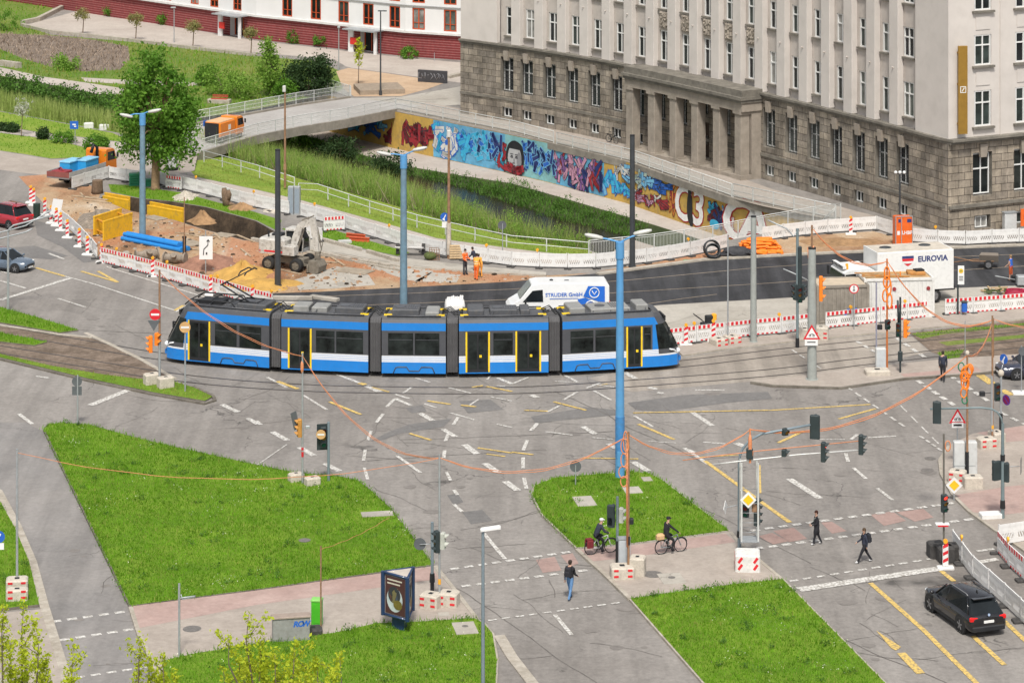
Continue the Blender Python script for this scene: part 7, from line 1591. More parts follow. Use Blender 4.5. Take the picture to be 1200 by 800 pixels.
for ln in([(300,283),(350,293),(400,304),(470,316)],[(380,283),(430,296),(470,308)]):
 P_=gp(ln);T_=plen(P_);s_=0
 while s_<T_-.8:
  q,d=along(P_,s_);mb.bbox((q.x,q.y,.12),(.9,.26,.28),.02,math.atan2(d.y,d.x)+rr.uniform(-.05,.05));s_+=1.0 if rr.random()<.85 else 1.6
tag(mb.build('kerb_stones',KERB),kind='structure')
def slab(x,y,s,rz,m,lab,z=.1,tilt=0,name='kerb_stone',cat='kerb stone',group='loose stones of the dig'):
 g=G(x,y);o=MB().bbox((0,0,0),s,.02).build(name,m,None,loc=(g.x,g.y,z+s[2]/2),rz=rz);o.rotation_euler.x=tilt;tag(o,lab,cat,group)
for x,y,s,rz,lab in((330,351,(4.2,.35,.25),-.02,'long loose kerb stone at the left tip of the new asphalt'),(300,347,(2.2,.4,.3),.1,'short loose kerb stone left of the long one at the asphalt tip'),(380,351,(2.2,.5,.2),-.5,'slanting pale stone slab at the left tip of the new asphalt'),(322,357,(3.2,.5,.18),.02,'pale stone slab behind the first tram section')):
 slab(x,y,s,rz,CONC,lab,0)
rr=random.Random(31)
for k in range(16):
 x,y=rr.choice([(rr.uniform(225,300),rr.uniform(272,300)),(rr.uniform(330,460),rr.uniform(300,330)),(rr.uniform(90,118),rr.uniform(228,246))]);g=G(x,y)
 o=MB().bbox((0,0,.04),(rr.uniform(1.6,3.6),rr.uniform(.14,.24),.07),.01).build('timber_plank',WOODW,None,loc=(g.x,g.y,.02),rz=R(rr.uniform(-75,-20)));tag(o,'weathered timber plank lying loose on the dug-up ground','plank','loose planks in the dig')
for k,(x,y,sx,sy,rz_)in enumerate(((222,285,2.4,1.4,-.9),(262,276,1.6,1.2,-.6),(415,318,2.6,1.5,-.5),(356,300,1.4,1.1,.3),(182,256,1.8,1.1,-.8))):
 g=G(x,y);o=MB().bbox((0,0,.03),(sx,sy,.05),.01).build('ground_plate',mat('dusty_plate',(.30,.25,.19),.85,var=.3,scale=2,dirt=.4),None,loc=(g.x,g.y,.02),rz=rz_);tag(o,'dusty flat plate lying on the dug-up ground','plate','dusty plates in the dig')
def trench_box(a,b_,a2,b2,h,lab,z=0):
 A,B,A2,B2=G(*a),G(*b_),G(*a2),G(*b2);t=empty('trench_box',(A.x,A.y,z),0,lab,'trench shield')
 for p,q in((A,B),(A2,B2)):
  d=q-p;b=MB();mid=(p+q)/2-A;rz=math.atan2(d.y,d.x)
  b.box((mid.x,mid.y,h/2),(d.length,.12,h),rz)
  for zz in(.06,h-.06):b.box((mid.x,mid.y,zz),(d.length+.02,.15,.08),rz)
  b.build('side_plate',YELLOW,t)
 for f in(.12,.88):
  for zz in(h*.25,h*.8):
   p,q=A.lerp(B,f)-A,A2.lerp(B2,f)-A;b=MB();b.cyl(p+V((0,0,zz)),q+V((0,0,zz)),.07,n=8);b.cyl(p.lerp(q,.4)+V((0,0,zz)),p.lerp(q,.6)+V((0,0,zz)),.1,n=8);b.build('strut',mat('strut_orange',(.55,.24,.02),.6,dirt=.3),t)
 return t
trench_box((121,282.5),(154.5,272),(110,276.5),(142,266.5),1.5,'large yellow trench shield standing behind the blue pipes')
trench_box((121,232.5),(151,238),(123,229),(152,234),1.3,'yellow trench shield set in the left end of the trench',-1.05)
trench_box((173,244.5),(214,252),(176,240.5),(215,248),1.5,'yellow trench shield set in the middle of the trench',-1.2)
A,B=G(147,281),G(217,295);d=(B-A).normalized();n_=V((-d.y,d.x,0))
for k,(o_,z)in enumerate(((-.34,.17),(0,.17),(.34,.17),(-.17,.465),(.17,.465))):
 lab=['front bottom','middle bottom','rear bottom','front top','rear top'][k]
 b=MB();p,q=A+n_*o_+V((0,0,z))+d*(.25*((k*3)%4)/4),B+n_*o_+V((0,0,z))-d*(.5 if k>2 else 0);b.cyl(p-A,q-A,.165,n=14,caps=False);b.cyl(q-A,p-A,.14,n=14,caps=False)
 b.cyl(q-A-d*.25,q-A,.185,n=14);o=b.build('blue_pipe',PIPEB,None,loc=A);tag(o,lab+' blue pipe of the bundle beside the yellow trench shield','pipe','bundle of blue pipes')
MUDP=mat('muddy_iron',(.24,.20,.16),.85,var=.35,scale=4,dirt=.4)
for x,y,rz,lab in((172,305,.4,'muddy pipe fitting left behind the striped panels'),(205,309,-.3,'muddy pipe fitting right of the other behind the striped panels')):
 g=G(x,y);b=MB();b.cyl((-.8,0,.4),(.8,0,.45),.28,n=12);b.cyl((-.85,0,.4),(-.75,0,.4),.42,n=14);b.cyl((.75,0,.45),(.85,0,.45),.42,n=14);b.cyl((0,0,.4),(.1,-.5,.75),.2,n=10);b.ell((0,0,.42),(.45,.38,.38))
 tag(b.build('pipe_fitting',MUDP,None,loc=g,rz=rz),lab,'pipe fitting')
g=G(216,298);b=MB();b.cyl((0,0,0),(0,0,1.2),.13,n=10);b.cyl((0,0,1.2),(0,0,1.32),.17,n=10);tag(b.build('standpipe',BLACK,None,loc=g),'short black standpipe at the right end of the blue pipes','standpipe')
BARK=mat('tree_bark',(.17,.115,.075),.95,var=.35,scale=5,bump=1.0)
g=G(113.5,227);b=MB();rg=[[((.42+.08*math.sin(3*a+z))*math.cos(a)*(1.1-.1*z),(.42+.06*math.sin(2*a))*math.sin(a),z*1.05)for a in[2*PI*k/14 for k in range(14)]]for z in(0,.3,.7,1.0,1.06)];b.loft(rg,0,True,True,True);tag(b.build('tree_stump',BARK,None,loc=g),'thick sawn tree stump at the left end of the trench','tree stump')
g=G(266,241);b=MB();b.tube([(0,0,0),(-.1,0,.5),(-.2,0,1.0),(-.25,.1,1.4)],[.34,.3,.26,.18],9);b.tube([(.05,0,.5),(.18,0,.9),(.1,0,1.25)],[.24,.2,.14],8);b.tube([(0,0,.2),(.5,-.2,.12),(.9,-.3,.05)],[.2,.14,.06],7);tag(b.build('tree_stump',BARK,None,loc=g),'split dark tree stump on the grass behind the trench','tree stump')
for x,y,k,lab in((158,217,5,'taller stack of green plastic tubs in front of the white panels'),(172,218,3,'shorter stack of green plastic tubs beside the big tree trunk')):
 g=G(x,y);t=empty('tub_stack',(g.x,g.y,0),.2,lab,'tubs')
 for j in range(k):b=MB();b.bbox((0,0,.1+.2*j),(.95-.04*(j%2),.8,.17),.05);b.build('tub',GREENP,t)
g=G(345,251);t=empty('steel_cabinet',(g.x,g.y,0),R(-6),'tall grey twin steel cabinet standing among the white panels','cabinet');
for sx in(-.26,.24):b=MB();b.bbox((sx,0,1.1),(.46,.5,2.2),.03);b.build('cabinet_body',STEEL,t);b=MB();b.box((sx,-.255,1.1),(.36,.012,1.9));b.build('cabinet_door',mat('cabinet_blue_grey',(.27,.32,.37),.5,.2),t)
for x,y,rz,lab in((417,279,-.45,'red-orange steel beam lying behind the other beside the panels'),(421,283,-.3,'red-orange steel beam lying in front of the other beside the panels')):
 g=G(x,y);b=MB();b.box((0,0,.07),(1.6,.2,.14));b.box((0,0,.2),(1.6,.05,.14));b.box((0,0,.3),(1.6,.2,.06));tag(b.build('steel_beam',mat('red_orange_steel',(.55,.10,.04),.6,dirt=.2),None,loc=(g.x,g.y,0),rz=rz),lab,'steel beam')
g=G(404,285);tag(MB().bbox((0,0,.12),(1.0,.5,.24),.04).build('marker_plate',mat('grey_white_plastic',(.42,.42,.40),.7),None,loc=g,rz=.3),'small grey plastic foot on the dug-up footway','foot plate')
WOOD=mat('pale_timber',(.46,.33,.19),.85,var=.2,scale=4)
g=G(536,304);t=empty('pallet_stack',(g.x,g.y,0),.05,'wooden pallets leaning against the white panels near the road workers','pallets')
for j in range(3):
 for k in range(6):b=MB()if k==0 else b;b.box((0,.2*j-.2,.12+.17*k),(1.15,.05,.13),0)
 o=b.build('pallet',WOOD,t);o.rotation_euler.x=R(-14)
g=G(509,304);t=empty('wire_crate',(g.x,g.y,0),.1,'small dark wire crate with green cuttings beside the path sign','crate');b=MB()
for k in range(5):
 b.box((-.35+.175*k,-.3,.4),(.03,.03,.8));b.box((-.35+.175*k,.3,.4),(.03,.03,.8))
for z in(.05,.4,.78):b.tube([(-.36,-.31,z),(.36,-.31,z),(.36,.31,z),(-.36,.31,z)],.02,4,closed=True)
b.build('wire_frame',RUST,t);b=MB();b.ell((-.3,-.1,.3),(.5,.4,.3),0,9,6);b.build('cuttings',mat('cut_greenery',(.08,.10,.03),.9,var=.4,scale=8),t)
g=G(533,376);t=empty('building_bag',(g.x,g.y+.2,0),.1,'white woven building bag on a pallet behind the tram roof','bag');b=MB();b.bbox((0,0,.12),(1.2,1.0,.14),.01);b.build('pallet',WOOD,t);b=MB();rg=[[((.62+s_)*math.copysign(abs(math.cos(a))**.5,math.cos(a)),(.55+s_)*math.copysign(abs(math.sin(a))**.5,math.sin(a)),z)for a in[2*PI*(k+.5)/16 for k in range(16)]]for z,s_ in((.2,-.05),(.5,.06),(1.0,.05),(1.35,-.02),(1.42,-.2))];b.loft(rg,0,True,True,True);b.build('bag',WHITEP,t)
b=MB();rr=random.Random(4)
for k in range(9):b.tube([(-.5+.12*k,-.3+.05*rr.random(),1.38),(-.45+.12*k,.0,1.5+.12*rr.random()),(-.5+.12*k,.3,1.38)],.06,5)
b.build('bag_fold',WHITEP,t)
g=G(834,303)
for k,(dx,z,tl,lab)in enumerate(((0,.62,72,'upright coil of black corrugated pipe leaning on the white panels'),(.05,.5,60,'second coil of black corrugated pipe leaning against the first'))):
 b=MB();
 for j in range(5):b.tube([((.56-.05*k)*math.cos(a),(.56-.05*k)*math.sin(a),.09*j)for a in[2*PI*i/22 for i in range(22)]],.055,6,closed=True)
 o=b.build('pipe_coil',mat('black_pipe',(.028,.032,.036),.5,var=.3),None,loc=(g.x+dx,g.y+(.5 if k==0 else-.1),z),rz=0);o.rotation_euler=(R(tl),0,R(8));tag(o,lab,'pipe coil','black pipe coils')
g=G(864,302);b=MB();rr=random.Random(2)
for k in range(26):x,y=rr.uniform(-1.2,1.0),rr.uniform(-.3,.5);b.tube([(x-.5,y,.1+.6*rr.random()*(1-abs(x)/1.4)),(x,y+rr.uniform(-.2,.2),.25+.6*rr.random()*(1-abs(x)/1.4)),(x+.5,y,.1+.4*rr.random())],.07,5)
b.ell((0,.1,.3),(1.1,.5,.5));tag(b.build('hose_pile',mat('dark_hose',(.04,.04,.045),.7,var=.4),None,loc=(g.x,g.y+.2,0)),'heap of dark hoses between the pipe coils and the orange tubes','hose heap')
g=G(892,297);rr=random.Random(11)
for k in range(64):
 row=0 if k<26 else 1 if k<44 else 2 if k<56 else 3;b=MB();w_=1.5-.3*row;y=rr.uniform(-w_,w_);L_=rr.uniform(.55,.95);z=.1+.21*row+rr.uniform(0,.08);a=rr.uniform(-.45,.45)
 b.cyl((-L_*math.cos(a),-L_*math.sin(a),0),(L_*math.cos(a),L_*math.sin(a),rr.uniform(0,.08)),.095,n=8);b.cyl((L_*.9*math.cos(a),L_*.9*math.sin(a),0.01),(L_*math.cos(a)*1.02,L_*math.sin(a)*1.02,0.01),.12,n=8)
 o=b.build('orange_pipe',ORANGE,None,loc=(g.x+rr.uniform(-.9,.9)*(1-.2*row),g.y+y+1.0,z),rz=R(-16));tag(o,'short orange drain pipe in the heap beside the stair panels','pipe','heap of orange drain pipes')
g=G(809,306);tag(MB().bbox((0,0,.03),(.9,.7,.05),.02).build('plastic_sheet',mat('green_sheet',(.04,.30,.14),.6),None,loc=g,rz=.2),'flat green plastic sheet on the kerb','sheet')
g=G(829,381);t=empty('vibrating_plate',(g.x,g.y,0),R(10),'black and orange vibrating plate behind the striped panels','machine');b=MB();b.bbox((0,0,.1),(.9,.5,.2),.05);b.bbox((0.1,0,.42),(.5,.4,.45),.05);b.build('engine',BLACK,t);b=MB();b.bbox((.45,0,.55),(.3,.35,.4),.05);b.build('fuel_tank',LAMPY,t);b=MB();b.tube([(-.3,-.2,.3),(-.9,-.2,.75),(-.9,.2,.75),(-.3,.2,.3)],.03,5);b.build('handle',BLACK,t)
g=G(1160,314);t=empty('motor_barrow',(g.x,g.y,0),R(170),'muddy motor barrow with long shafts on the new asphalt','barrow');b=MB();rg=[[(x,y*s_,z)for x,y in((-.6,-.4),(.6,-.4),(.75,.4),(-.6,.4))]for z,s_ in((.5,.7),(1.0,1.2))];b.loft(rg,0,True,True);b.build('tub',mat('muddy_tub',(.20,.17,.14),.8,dirt=.4),t)
for sy in(-.45,.45):wheel(t,.1,sy,.32,.16)
for sy in(-.3,.3):b=MB();b.tube([(-.3,sy,.55),(1.2,sy*.9,.5),(2.6,sy*.8,.75 if sy>0 else .25)],.04,5);b.build('shaft',RUST,t)
g=G(1172,345);b=MB();rr=random.Random(6)
for k in range(16):b.box((rr.uniform(-1.2,.6),rr.uniform(-.5,.5),.1+.4*rr.random()),(rr.uniform(.4,1.1),.12,.1),rr.uniform(0,3),k%2)
tag(b.build('timber_heap',[WOOD,mat('mossy_wood',(.10,.12,.05),.9,var=.3)],None,loc=g),'untidy heap of timber offcuts behind the striped panels at the right','timber')
g=G(1190,347);b=MB()
for k in range(7):b.tube([((.75-.04*k)*math.cos(a),(.4-.02*k)*math.sin(a),.08+.09*(k%5))for a in[2*PI*i/18 for i in range(18)]],.06,5,closed=True)
tag(b.build('hose_coil',mat('dark_red_hose',(.34,.015,.05),.5),None,loc=g),'coil of dark red hose behind the striped panels at the right edge','hose')
g=G(1198,336);t=empty('tool_trolley',(g.x,g.y,0),0,'grey tool trolley at the right edge beside the blue-shirted man','trolley');b=MB();b.bbox((.2,0,.5),(1.2,.7,.6),.04);b.build('chest',STEEL,t);b=MB();b.tube([(-.5,0,.5),(-1.6,0,.7),(-1.9,0,.75)],.04,5);b.build('drawbar',STEEL,t)
g=G(338,318);EX=empty('excavator',(g.x,g.y+1.0,0),R(-24),'white wheeled excavator with lowered arm standing on the sand','excavator')
EXW=mat('excavator_white',(.50,.48,.44),.5,var=.2,scale=2,dirt=.75);EXD=mat('excavator_grime',(.17,.15,.12),.8,var=.3,scale=3,dirt=.4)
for x in(-1.25,1.15):
 for y in(-1.0,1.0):wheel(EX,x,y,.52,.5,EXD)
b=MB();b.bbox((0,0,.72),(3.0,1.0,.42),.06);b.cyl((0,0,.9),(0,0,1.2),.55,n=16);b.box((-1.25,0,.55),(.25,1.7,.25));b.box((1.15,0,.55),(.25,1.7,.25));b.build('undercarriage',EXD,EX)
b=MB();b.bbox((2.15,0,.42),(.16,2.3,.62),.04);b.box((1.75,.5,.5),(.8,.12,.16));b.box((1.75,-.5,.5),(.8,.12,.16));b.build('dozer_blade',EXD,EX)
b=MB();b.bbox((-1.0,0,1.85),(2.3,2.3,1.15),.14);b.bbox((.2,-.75,1.6),(1.6,.8,.7),.06);b.bbox((-1.75,0,1.75),(.7,2.35,1.0),.2);b.build('engine_house',EXW,EX)
b=MB();b.box((-1.0,-1.156,1.45),(2.0,.012,.14));b.box((-1.0,1.156,1.45),(2.0,.012,.14));b.build('red_stripe',SIGNR,EX)
b=MB();b.bbox((-1.1,.3,2.5),(.9,.8,.2),.06);b.cyl((-1.5,-.6,2.4),(-1.5,-.6,2.9),.07,n=8);b.build('exhaust_hood',BLACK,EX)
b=MB();rg=[[(x,y,z)for x,z in((-.35,1.3),(-.35,2.9),(.75,2.95),(1.15,2.3),(1.1,1.3))]for y in(.05,1.12)];b.loft(rg,0,True,True);b.build('cab',GLASS,EX,fix=True)
b=MB()
for y in(.05,1.12):b.tube([(x,y,z)for x,z in((-.35,1.3),(-.35,2.9),(.75,2.95),(1.15,2.3),(1.1,1.3))],.07,6,closed=True)
b.bbox((.2,.58,2.99),(1.2,1.15,.12),.03);b.tube([(.3,1.13,1.3),(.3,1.13,2.92)],.05,5);b.build('cab_frame',EXW,EX)
b=MB();b.box((1.16,.58,1.45),(.08,1.0,.25));b.build('cab_sill',STEEL,EX)
for(zx,w_)in((2.75,.15),):
 for y in(.2,.95):b=MB();b.ell((.85,y,3.02),(.1,.1,.1));b.build('work_light',BLACK,EX)
def limb(name,p,q,w0,w1,m,y=-.35):
 p,q=V(p),V(q);d=(q-p);a=math.atan2(d.z,d.x);L_=d.length;b=MB();k=w0*.42
 rg=[[(0,-k/2,-w0/2),(0,k/2,-w0/2),(0,k/2,w0/2),(0,-k/2,w0/2)],[(L_*.45,-k/2,-w0*.62),(L_*.45,k/2,-w0*.62),(L_*.45,k/2,w0*.62),(L_*.45,-k/2,w0*.62)],[(L_,-k/2,-w1/2),(L_,k/2,-w1/2),(L_,k/2,w1/2),(L_,-k/2,w1/2)]]
 M_=Matrix.Translation(p)@Matrix.Rotation(-a,4,'Y');b.loft([[M_@V(v)for v in r]for r in rg],0,True,True);return b.build(name,m,EX,fix=True)
limb('boom',(.5,-.35,1.7),(1.15,-.35,3.5),.5,.45,EXW);limb('boom',(1.15,-.35,3.45),(2.25,-.35,3.95),.45,.38,EXW);limb('dipper_stick',(2.2,-.35,4.15),(2.6,-.35,1.55),.44,.28,EXW)
for p,q in(((.9,-.35,1.6),(1.5,-.35,3.3)),((1.3,-.35,3.85),(2.3,-.35,4.3)),((2.5,-.2,3.4),(2.9,-.2,1.7))):b=MB();b.cyl(p,V(p).lerp(V(q),.6),.09,n=8);b.cyl(V(p).lerp(V(q),.6),q,.05,n=8);b.build('hydraulic_ram',EXD,EX)
b=MB();b.cyl((2.6,-.35,1.6),(2.65,-.35,.95),.2,n=10);b.bbox((2.63,-.35,1.25),(.4,.4,.35),.06);b.tube([(2.4,-.2,3.0),(2.95,-.1,2.2),(2.75,-.2,1.3)],.035,5);b.tube([(1.0,-.15,3.4),(2.0,-.1,3.7),(2.5,-.12,3.2)],.03,5);b.build('quick_coupler',EXD,EX)
b=MB();pr=[(-.5,.95),(.2,.95),(.45,.55),(.35,.1),(-.1,-.02),(-.45,.12)];rg=[[(2.65+x,-.35+y,z)for x,z in pr]for y in(-.65,.65)];b.loft(rg,0,True,True)
for k in range(5):b.box((2.17,-.9+.275*k,.10),(.22,.1,.06))
b.build('bucket',EXD,EX,fix=True);EX.scale=(.93,.93,.93)
g=G(441,110);t=empty('timber_platform',(g.x+.2,g.y+1.6,0),R(12),'large square timber platform around the young plaza tree','platform');b=MB();b.bbox((0,0,.26),(4.6,4.4,.5),.03);b.build('bench_top',mat('grey_timber',(.28,.225,.17),.9,var=.2,scale=3),t)
A,B=G(490,96),G(524,98);d=B-A;o=MB().bbox((0,0,.65),(d.length,.25,1.25),.03).build('low_wall',mat('black_board',(.045,.045,.05),.7,var=.2),None,loc=(A+B)/2,rz=math.atan2(d.y,d.x));tag(o,'black low wall with chalky scrawl on the plaza','wall')
b=MB();Lw=d.length;rr=random.Random(8)
for k in range(9):b.tube([(-Lw*.42+Lw*.1*k+rr.uniform(-.2,.2),-.13,.65+rr.uniform(-.4,.4))for _ in range(4)],.03,4)
b.build('scrawl',mat('chalk_grey',(.25,.25,.27),.8),o)
for ln,lab,w_,h_ in(([(26,29),(45,25),(73,11)],'pale stone kerb wall at the upper end of the plaza',.5,.5),([(26,31),(60,39),(110,44),(150,48.5)],'long pale stone kerb wall along the left side of the plaza',.45,.35),([(152,48.7),(230,58.5),(300,66.5)],'long pale stone kerb wall along the middle of the plaza',.45,.35),([(0,77),(23,80)],'short pale stone wall beside the park path',.6,.6),([(88,2),(112,-4)],'short pale stone wall at the top of the meadow',.5,.5),([(524,92),(560,84)],'low stone steps wall beside the building corner',.7,.3)):
 P_=gp(ln);b=MB();o0=P_[0];strip(b,[p-o0 for p in P_],w_,-.05,h_);tag(b.build('stone_wall',KERB,None,loc=o0),lab,'wall')
g=G(257,121);t=empty('park_bench',(g.x,g.y,0),R(-12),'concrete bench with red slats beside the bridge','bench');b=MB();b.bbox((0,0,.2),(2.3,.8,.4),.04);b.build('base',KERB,t);b=MB();[b.box((0,-.25+.17*k,.43),(1.6,.12,.06))for k in range(4)];b.build('seat',mat('red_slats',(.36,.06,.035),.6),t);b=MB();[b.box((0,.36,.6+.14*k),(1.6,.05,.1))for k in range(2)];b.build('backrest',mat('red_slats',(.36,.06,.035),.6),t)
for x,y,lab in((104,150,'white stone block left on the lawn by the reeds'),(122,152,'white stone block right on the lawn by the reeds')):
 g=G(x,y);tag(MB().bbox((0,0,.25),(.9,.5,.5),.08).build('stone_block',mat('white_stone',(.6,.6,.57),.8),None,loc=g,rz=.3),lab,'stone block')
def cable(p,q,sag,lab,r=.03,m=ORCABLE,n=18,strands=2):
 p,q=V(p),V(q);b=MB();r*=.56;strands=min(strands,2)
 for s_ in range(strands):
  e=.03*s_;b.tube([p.lerp(q,k/n)-V((0,0,(sag+e*3)*4*(k/n)*(1-k/n)))-p+V((0,0,.02*math.sin(k*1.7+s_)))for k in range(n+1)],r,5)
 return tag(b.build('overhead_cable',m,None,loc=p),lab,'cable')
tp=lambda x,yb,yt,z0=0:G(x,yb)+V((0,0,hgt(yt,yb)-.05))
T187,T354,T515,T736,T878,T1133,T1164,T20,T376,T1040,T951=tp(187,452,318),tp(354.5,569,416),tp(515,711,535),tp(736.5,677,508),tp(879,655,502),tp(1133.5,560,415),tp(1164,420,373),tp(20,692,529),tp(376,742,642),tp(1039.5,433,305),tp(953,446,268)
cable(T187,T354,.8,'orange cable sagging in front of the left half of the tram');cable(T354,T515,1.4,'orange cable sagging from the lawn post to the tall grey cable post');cable(T515,T736,1.1,'orange cable sagging across the middle of the junction',strands=3);cable(T736,T878,1.0,'thick orange cable between the coiled post and the signal tower',strands=3);cable(T878,T1133,1.4,'thick orange cable between the signal tower and the hanging coils',.045,strands=4)
cable(T1133,T1164,.7,'pale orange cable between the hanging coils and the post in the track bed',.045);cable(T20,T515,1.1,'thin yellow-orange cable crossing above the large lawn',.025,strands=1);cable(T376,tp(457,630,604),.15,'thin cable rising from the brown post above the lawn corner',.02,strands=1)
cable(T951,T1040,.9,'thick orange cable hanging from the thick catenary pole over the containers',.05,strands=3);cable(T1040,T1164,1.7,'thick orange cable dipping beside the bus stop',.05,strands=3);cable(T1164,tp(1290,420,372),.6,'thin orange cable leaving at the right edge',.03)
for a,b_,lab in(((197,40),(0,0),''),):
 pass
HAIRM=mat('dark_hair',(.025,.018,.013),.8,var=.2)
def seg_dist(P,a,b):
 ab=b-a;t=np.clip(((P-a)@ab)/max(ab@ab,1e-9),0,1);return np.linalg.norm(P-(a+t[:,None]*ab),axis=1)
def person(base,rz,label,top,legs,shoes=None,hair=HAIRM,lleg=(0,0),rleg=(0,0),larm=(0,10),rarm=(0,10),lean=0.0,h=1.74,coat=False,sit=None,hands=None,feet=None,shorts=False,turn=0.0,hairm='short',group=None,arms_bare=False,bare_feet=False,z0=0.0):
 """+x is forward, +y left; angles in degrees, + swings forward. Limbs: (hip/shoulder angle, knee/elbow bend)"""
 k=h/1.74;J={};up=V((0,0,1))
 hipz=.92*k if sit is None else sit
 def leg(s,a,b_):
  hp=V((0,s*.09*k,hipz));kn=hp+V((math.sin(R(a)),0,-math.cos(R(a))))*.44*k;an=kn+V((math.sin(R(a-b_)),0,-math.cos(R(a-b_))))*.43*k;return hp,kn,an
 def ik(hp,an,l1,l2,fw):
  d=an-hp;D=min(d.length,(l1+l2)*.999);u=d.normalized();a=(l1*l1-l2*l2+D*D)/(2*D);hh=math.sqrt(max(0,l1*l1-a*a));w_=(fw-u*fw.dot(u)).normalized();return hp+u*a+w_*hh
 if feet is None:
  L=leg(1,*lleg);Rr=leg(-1,*rleg);low=min(L[2].z,Rr[2].z);dz=.085*k-low
 else:
  dz=0;L=[];
  hl=V((0,.09*k,hipz));hr=V((0,-.09*k,hipz));L=(hl,ik(hl,V(feet[0]),.44*k,.43*k,V((1,.15,.2))),V(feet[0]));Rr=(hr,ik(hr,V(feet[1]),.44*k,.43*k,V((1,-.15,.2))),V(feet[1]))
 S=V((0,0,dz));L=[p+S for p in L];Rr=[p+S for p in Rr];pel=V((0,0,hipz+.04*k))+S
 ax=V((math.sin(R(lean)),0,math.cos(R(lean))));fwd=V((math.cos(R(lean)),0,-math.sin(R(lean))))
 spine=pel+ax*.22*k;chest=pel+ax*.40*k;nk=pel+ax*.52*k;hd0=nk+(ax*.5+up*.5).normalized()*.09*k+fwd*.02;hd1=hd0+V((.015,0,.145*k));
 def armj(s,a,b_):
  sh=chest+ax*.05*k+V((0,s*.185*k,0));el=sh+(V((math.sin(R(a)),0,-math.cos(R(a))))+V((0,s*.12,0))).normalized()*.29*k;w_=el+(V((math.sin(R(a+b_)),0,-math.cos(R(a+b_))))+V((0,-s*.04,0))).normalized()*.25*k;return[sh,el,w_]
 if hands is None:LA,RA=armj(1,*larm),armj(-1,*rarm)
 else:
  LA,RA=[],[]
  for s,hnd,out in((1,hands[0],LA),(-1,hands[1],RA)):
   sh=chest+ax*.05*k+V((0,s*.185*k,0));el=ik(sh,V(hnd),.29*k,.26*k,V((-.2,s*.8,-.6)));out+=[sh,el,V(hnd)]
 vs=[];es=[];rad=[];cl=[]
 def add(p,r,parent=None,c=0):
  r=r*(1.16 if c in(0,1)else 1.0)
  vs.append(V(p));rad.append(r*k)
  if parent is not None:es.append((parent,len(vs)-1));cl.append(c)
  return len(vs)-1
 p0=add(pel,(.14,.115)[0],None);p1=add(spine,.125,p0,0);p2=add(chest,.145,p1,0);p3=add(nk,.055,p2,2);p4=add(hd0+V((0,0,.02)),.082,p3,2);p5=add(hd1,.078,p4,2)
 for A_ in(LA,RA):
  a=add(A_[0],.062,p2,0);b_=add(A_[1],.045,a,2 if arms_bare else 0);c=add(A_[2],.032,b_,2 if arms_bare else 0);d=A_[2]+(A_[2]-A_[1]).normalized()*.08*k;add(d,.03,c,2)
 for Q in(L,Rr):
  a=add(Q[0]-V((0,0,.05*k)),.092 if not coat else .12,p0,0 if coat else 1);m_=add(Q[0].lerp(Q[1],.6 if coat else .5),.082 if not coat else .135,a,0 if coat else 1);b_=add(Q[1],.058,m_,1);c=add(Q[2],.042,b_,2 if(shorts or bare_feet)else 1);tdir=V((1,0,0))if feet is None else V((.95,0,-.2));add(Q[2]+tdir*.15*k+V((0,0,-.045*k)),.038,c,3);add(Q[2]+V((-.05*k,0,-.05*k)),.035,c,3)
 me=bpy.data.meshes.new('person');me.from_pydata([tuple(v)for v in vs],es,[]);o=bpy.data.objects.new('person',me);COL.objects.link(o)
 md=o.modifiers.new('s','SKIN');md.use_smooth_shade=True
 for i,sv in enumerate(me.skin_vertices[0].data):sv.radius=(rad[i]*(1.12 if i in(1,2)else 1),rad[i]);sv.use_root=(i==0)
 o.modifiers.new('u','SUBSURF').levels=1;o.modifiers['u'].render_levels=1
 dg=bpy.context.evaluated_depsgraph_get();dg.update();m2=bpy.data.meshes.new_from_object(o.evaluated_get(dg));bpy.data.objects.remove(o)
 P=np.array([list(p.center)for p in m2.polygons]);A=np.array([list(v)for v in vs])
 D=np.stack([seg_dist(P,A[a],A[b_])-.6*(rad[a]+rad[b_])/2 for a,b_ in es],1);near=D.argmin(1);mi=np.array(cl)[near]
 mi[(P[:,2]<pel.z+.02)&(mi==0)&(np.abs(P[:,1])<.2)&(P[:,2]>pel.z-.2)]=0 if coat else 1
 V_=[tuple(v.co)for v in m2.vertices];F_=[tuple(p.vertices)for p in m2.polygons];bpy.data.meshes.remove(m2)
 mb=MB();mb.v=V_;mb.f=F_;mb.m=[int(x)for x in mi];mb.s=[True]*len(F_)
 for s,A_ in((1,LA),(-1,RA)):
  d=(A_[2]-A_[1]).normalized();side=d.cross(V((1,0,0)));side=(side if side.length>.2 else d.cross(up)).normalized();nrm=d.cross(side)
  palm=A_[2]+d*.08*k
  for j,ln in enumerate((.062,.072,.068,.055)):
   b0=palm+side*(-.026+.0175*j)*k;mb.tube([b0,b0+d*ln*.5*k+nrm*.006,b0+d*ln*.85*k+nrm*.03*k],[.0095*k,.009*k,.007*k],5,2)
  t0=A_[2]+d*.03*k-side*.025*k;mb.tube([t0,t0-side*.025*k+d*.03*k,t0-side*.02*k+d*.06*k+nrm*.015],[.011*k,.010*k,.008*k],5,2)
 hc=hd0.lerp(hd1,.5)
 mb.ell(hc+V((.088*k,0,-.012)),(.018,.012,.022),2,6,4);mb.ell(hc+V((.074*k,0,-.055)),(.012,.025,.006),4,6,4)
 for s in(-1,1):mb.ell(hc+V((.076*k,s*.03,.012)),(.01,.012,.007),5,6,4);mb.ell(hc+V((-.005,s*.082*k,-.005)),(.018,.01,.028),2,6,4)
 sh=shoes or BLACK
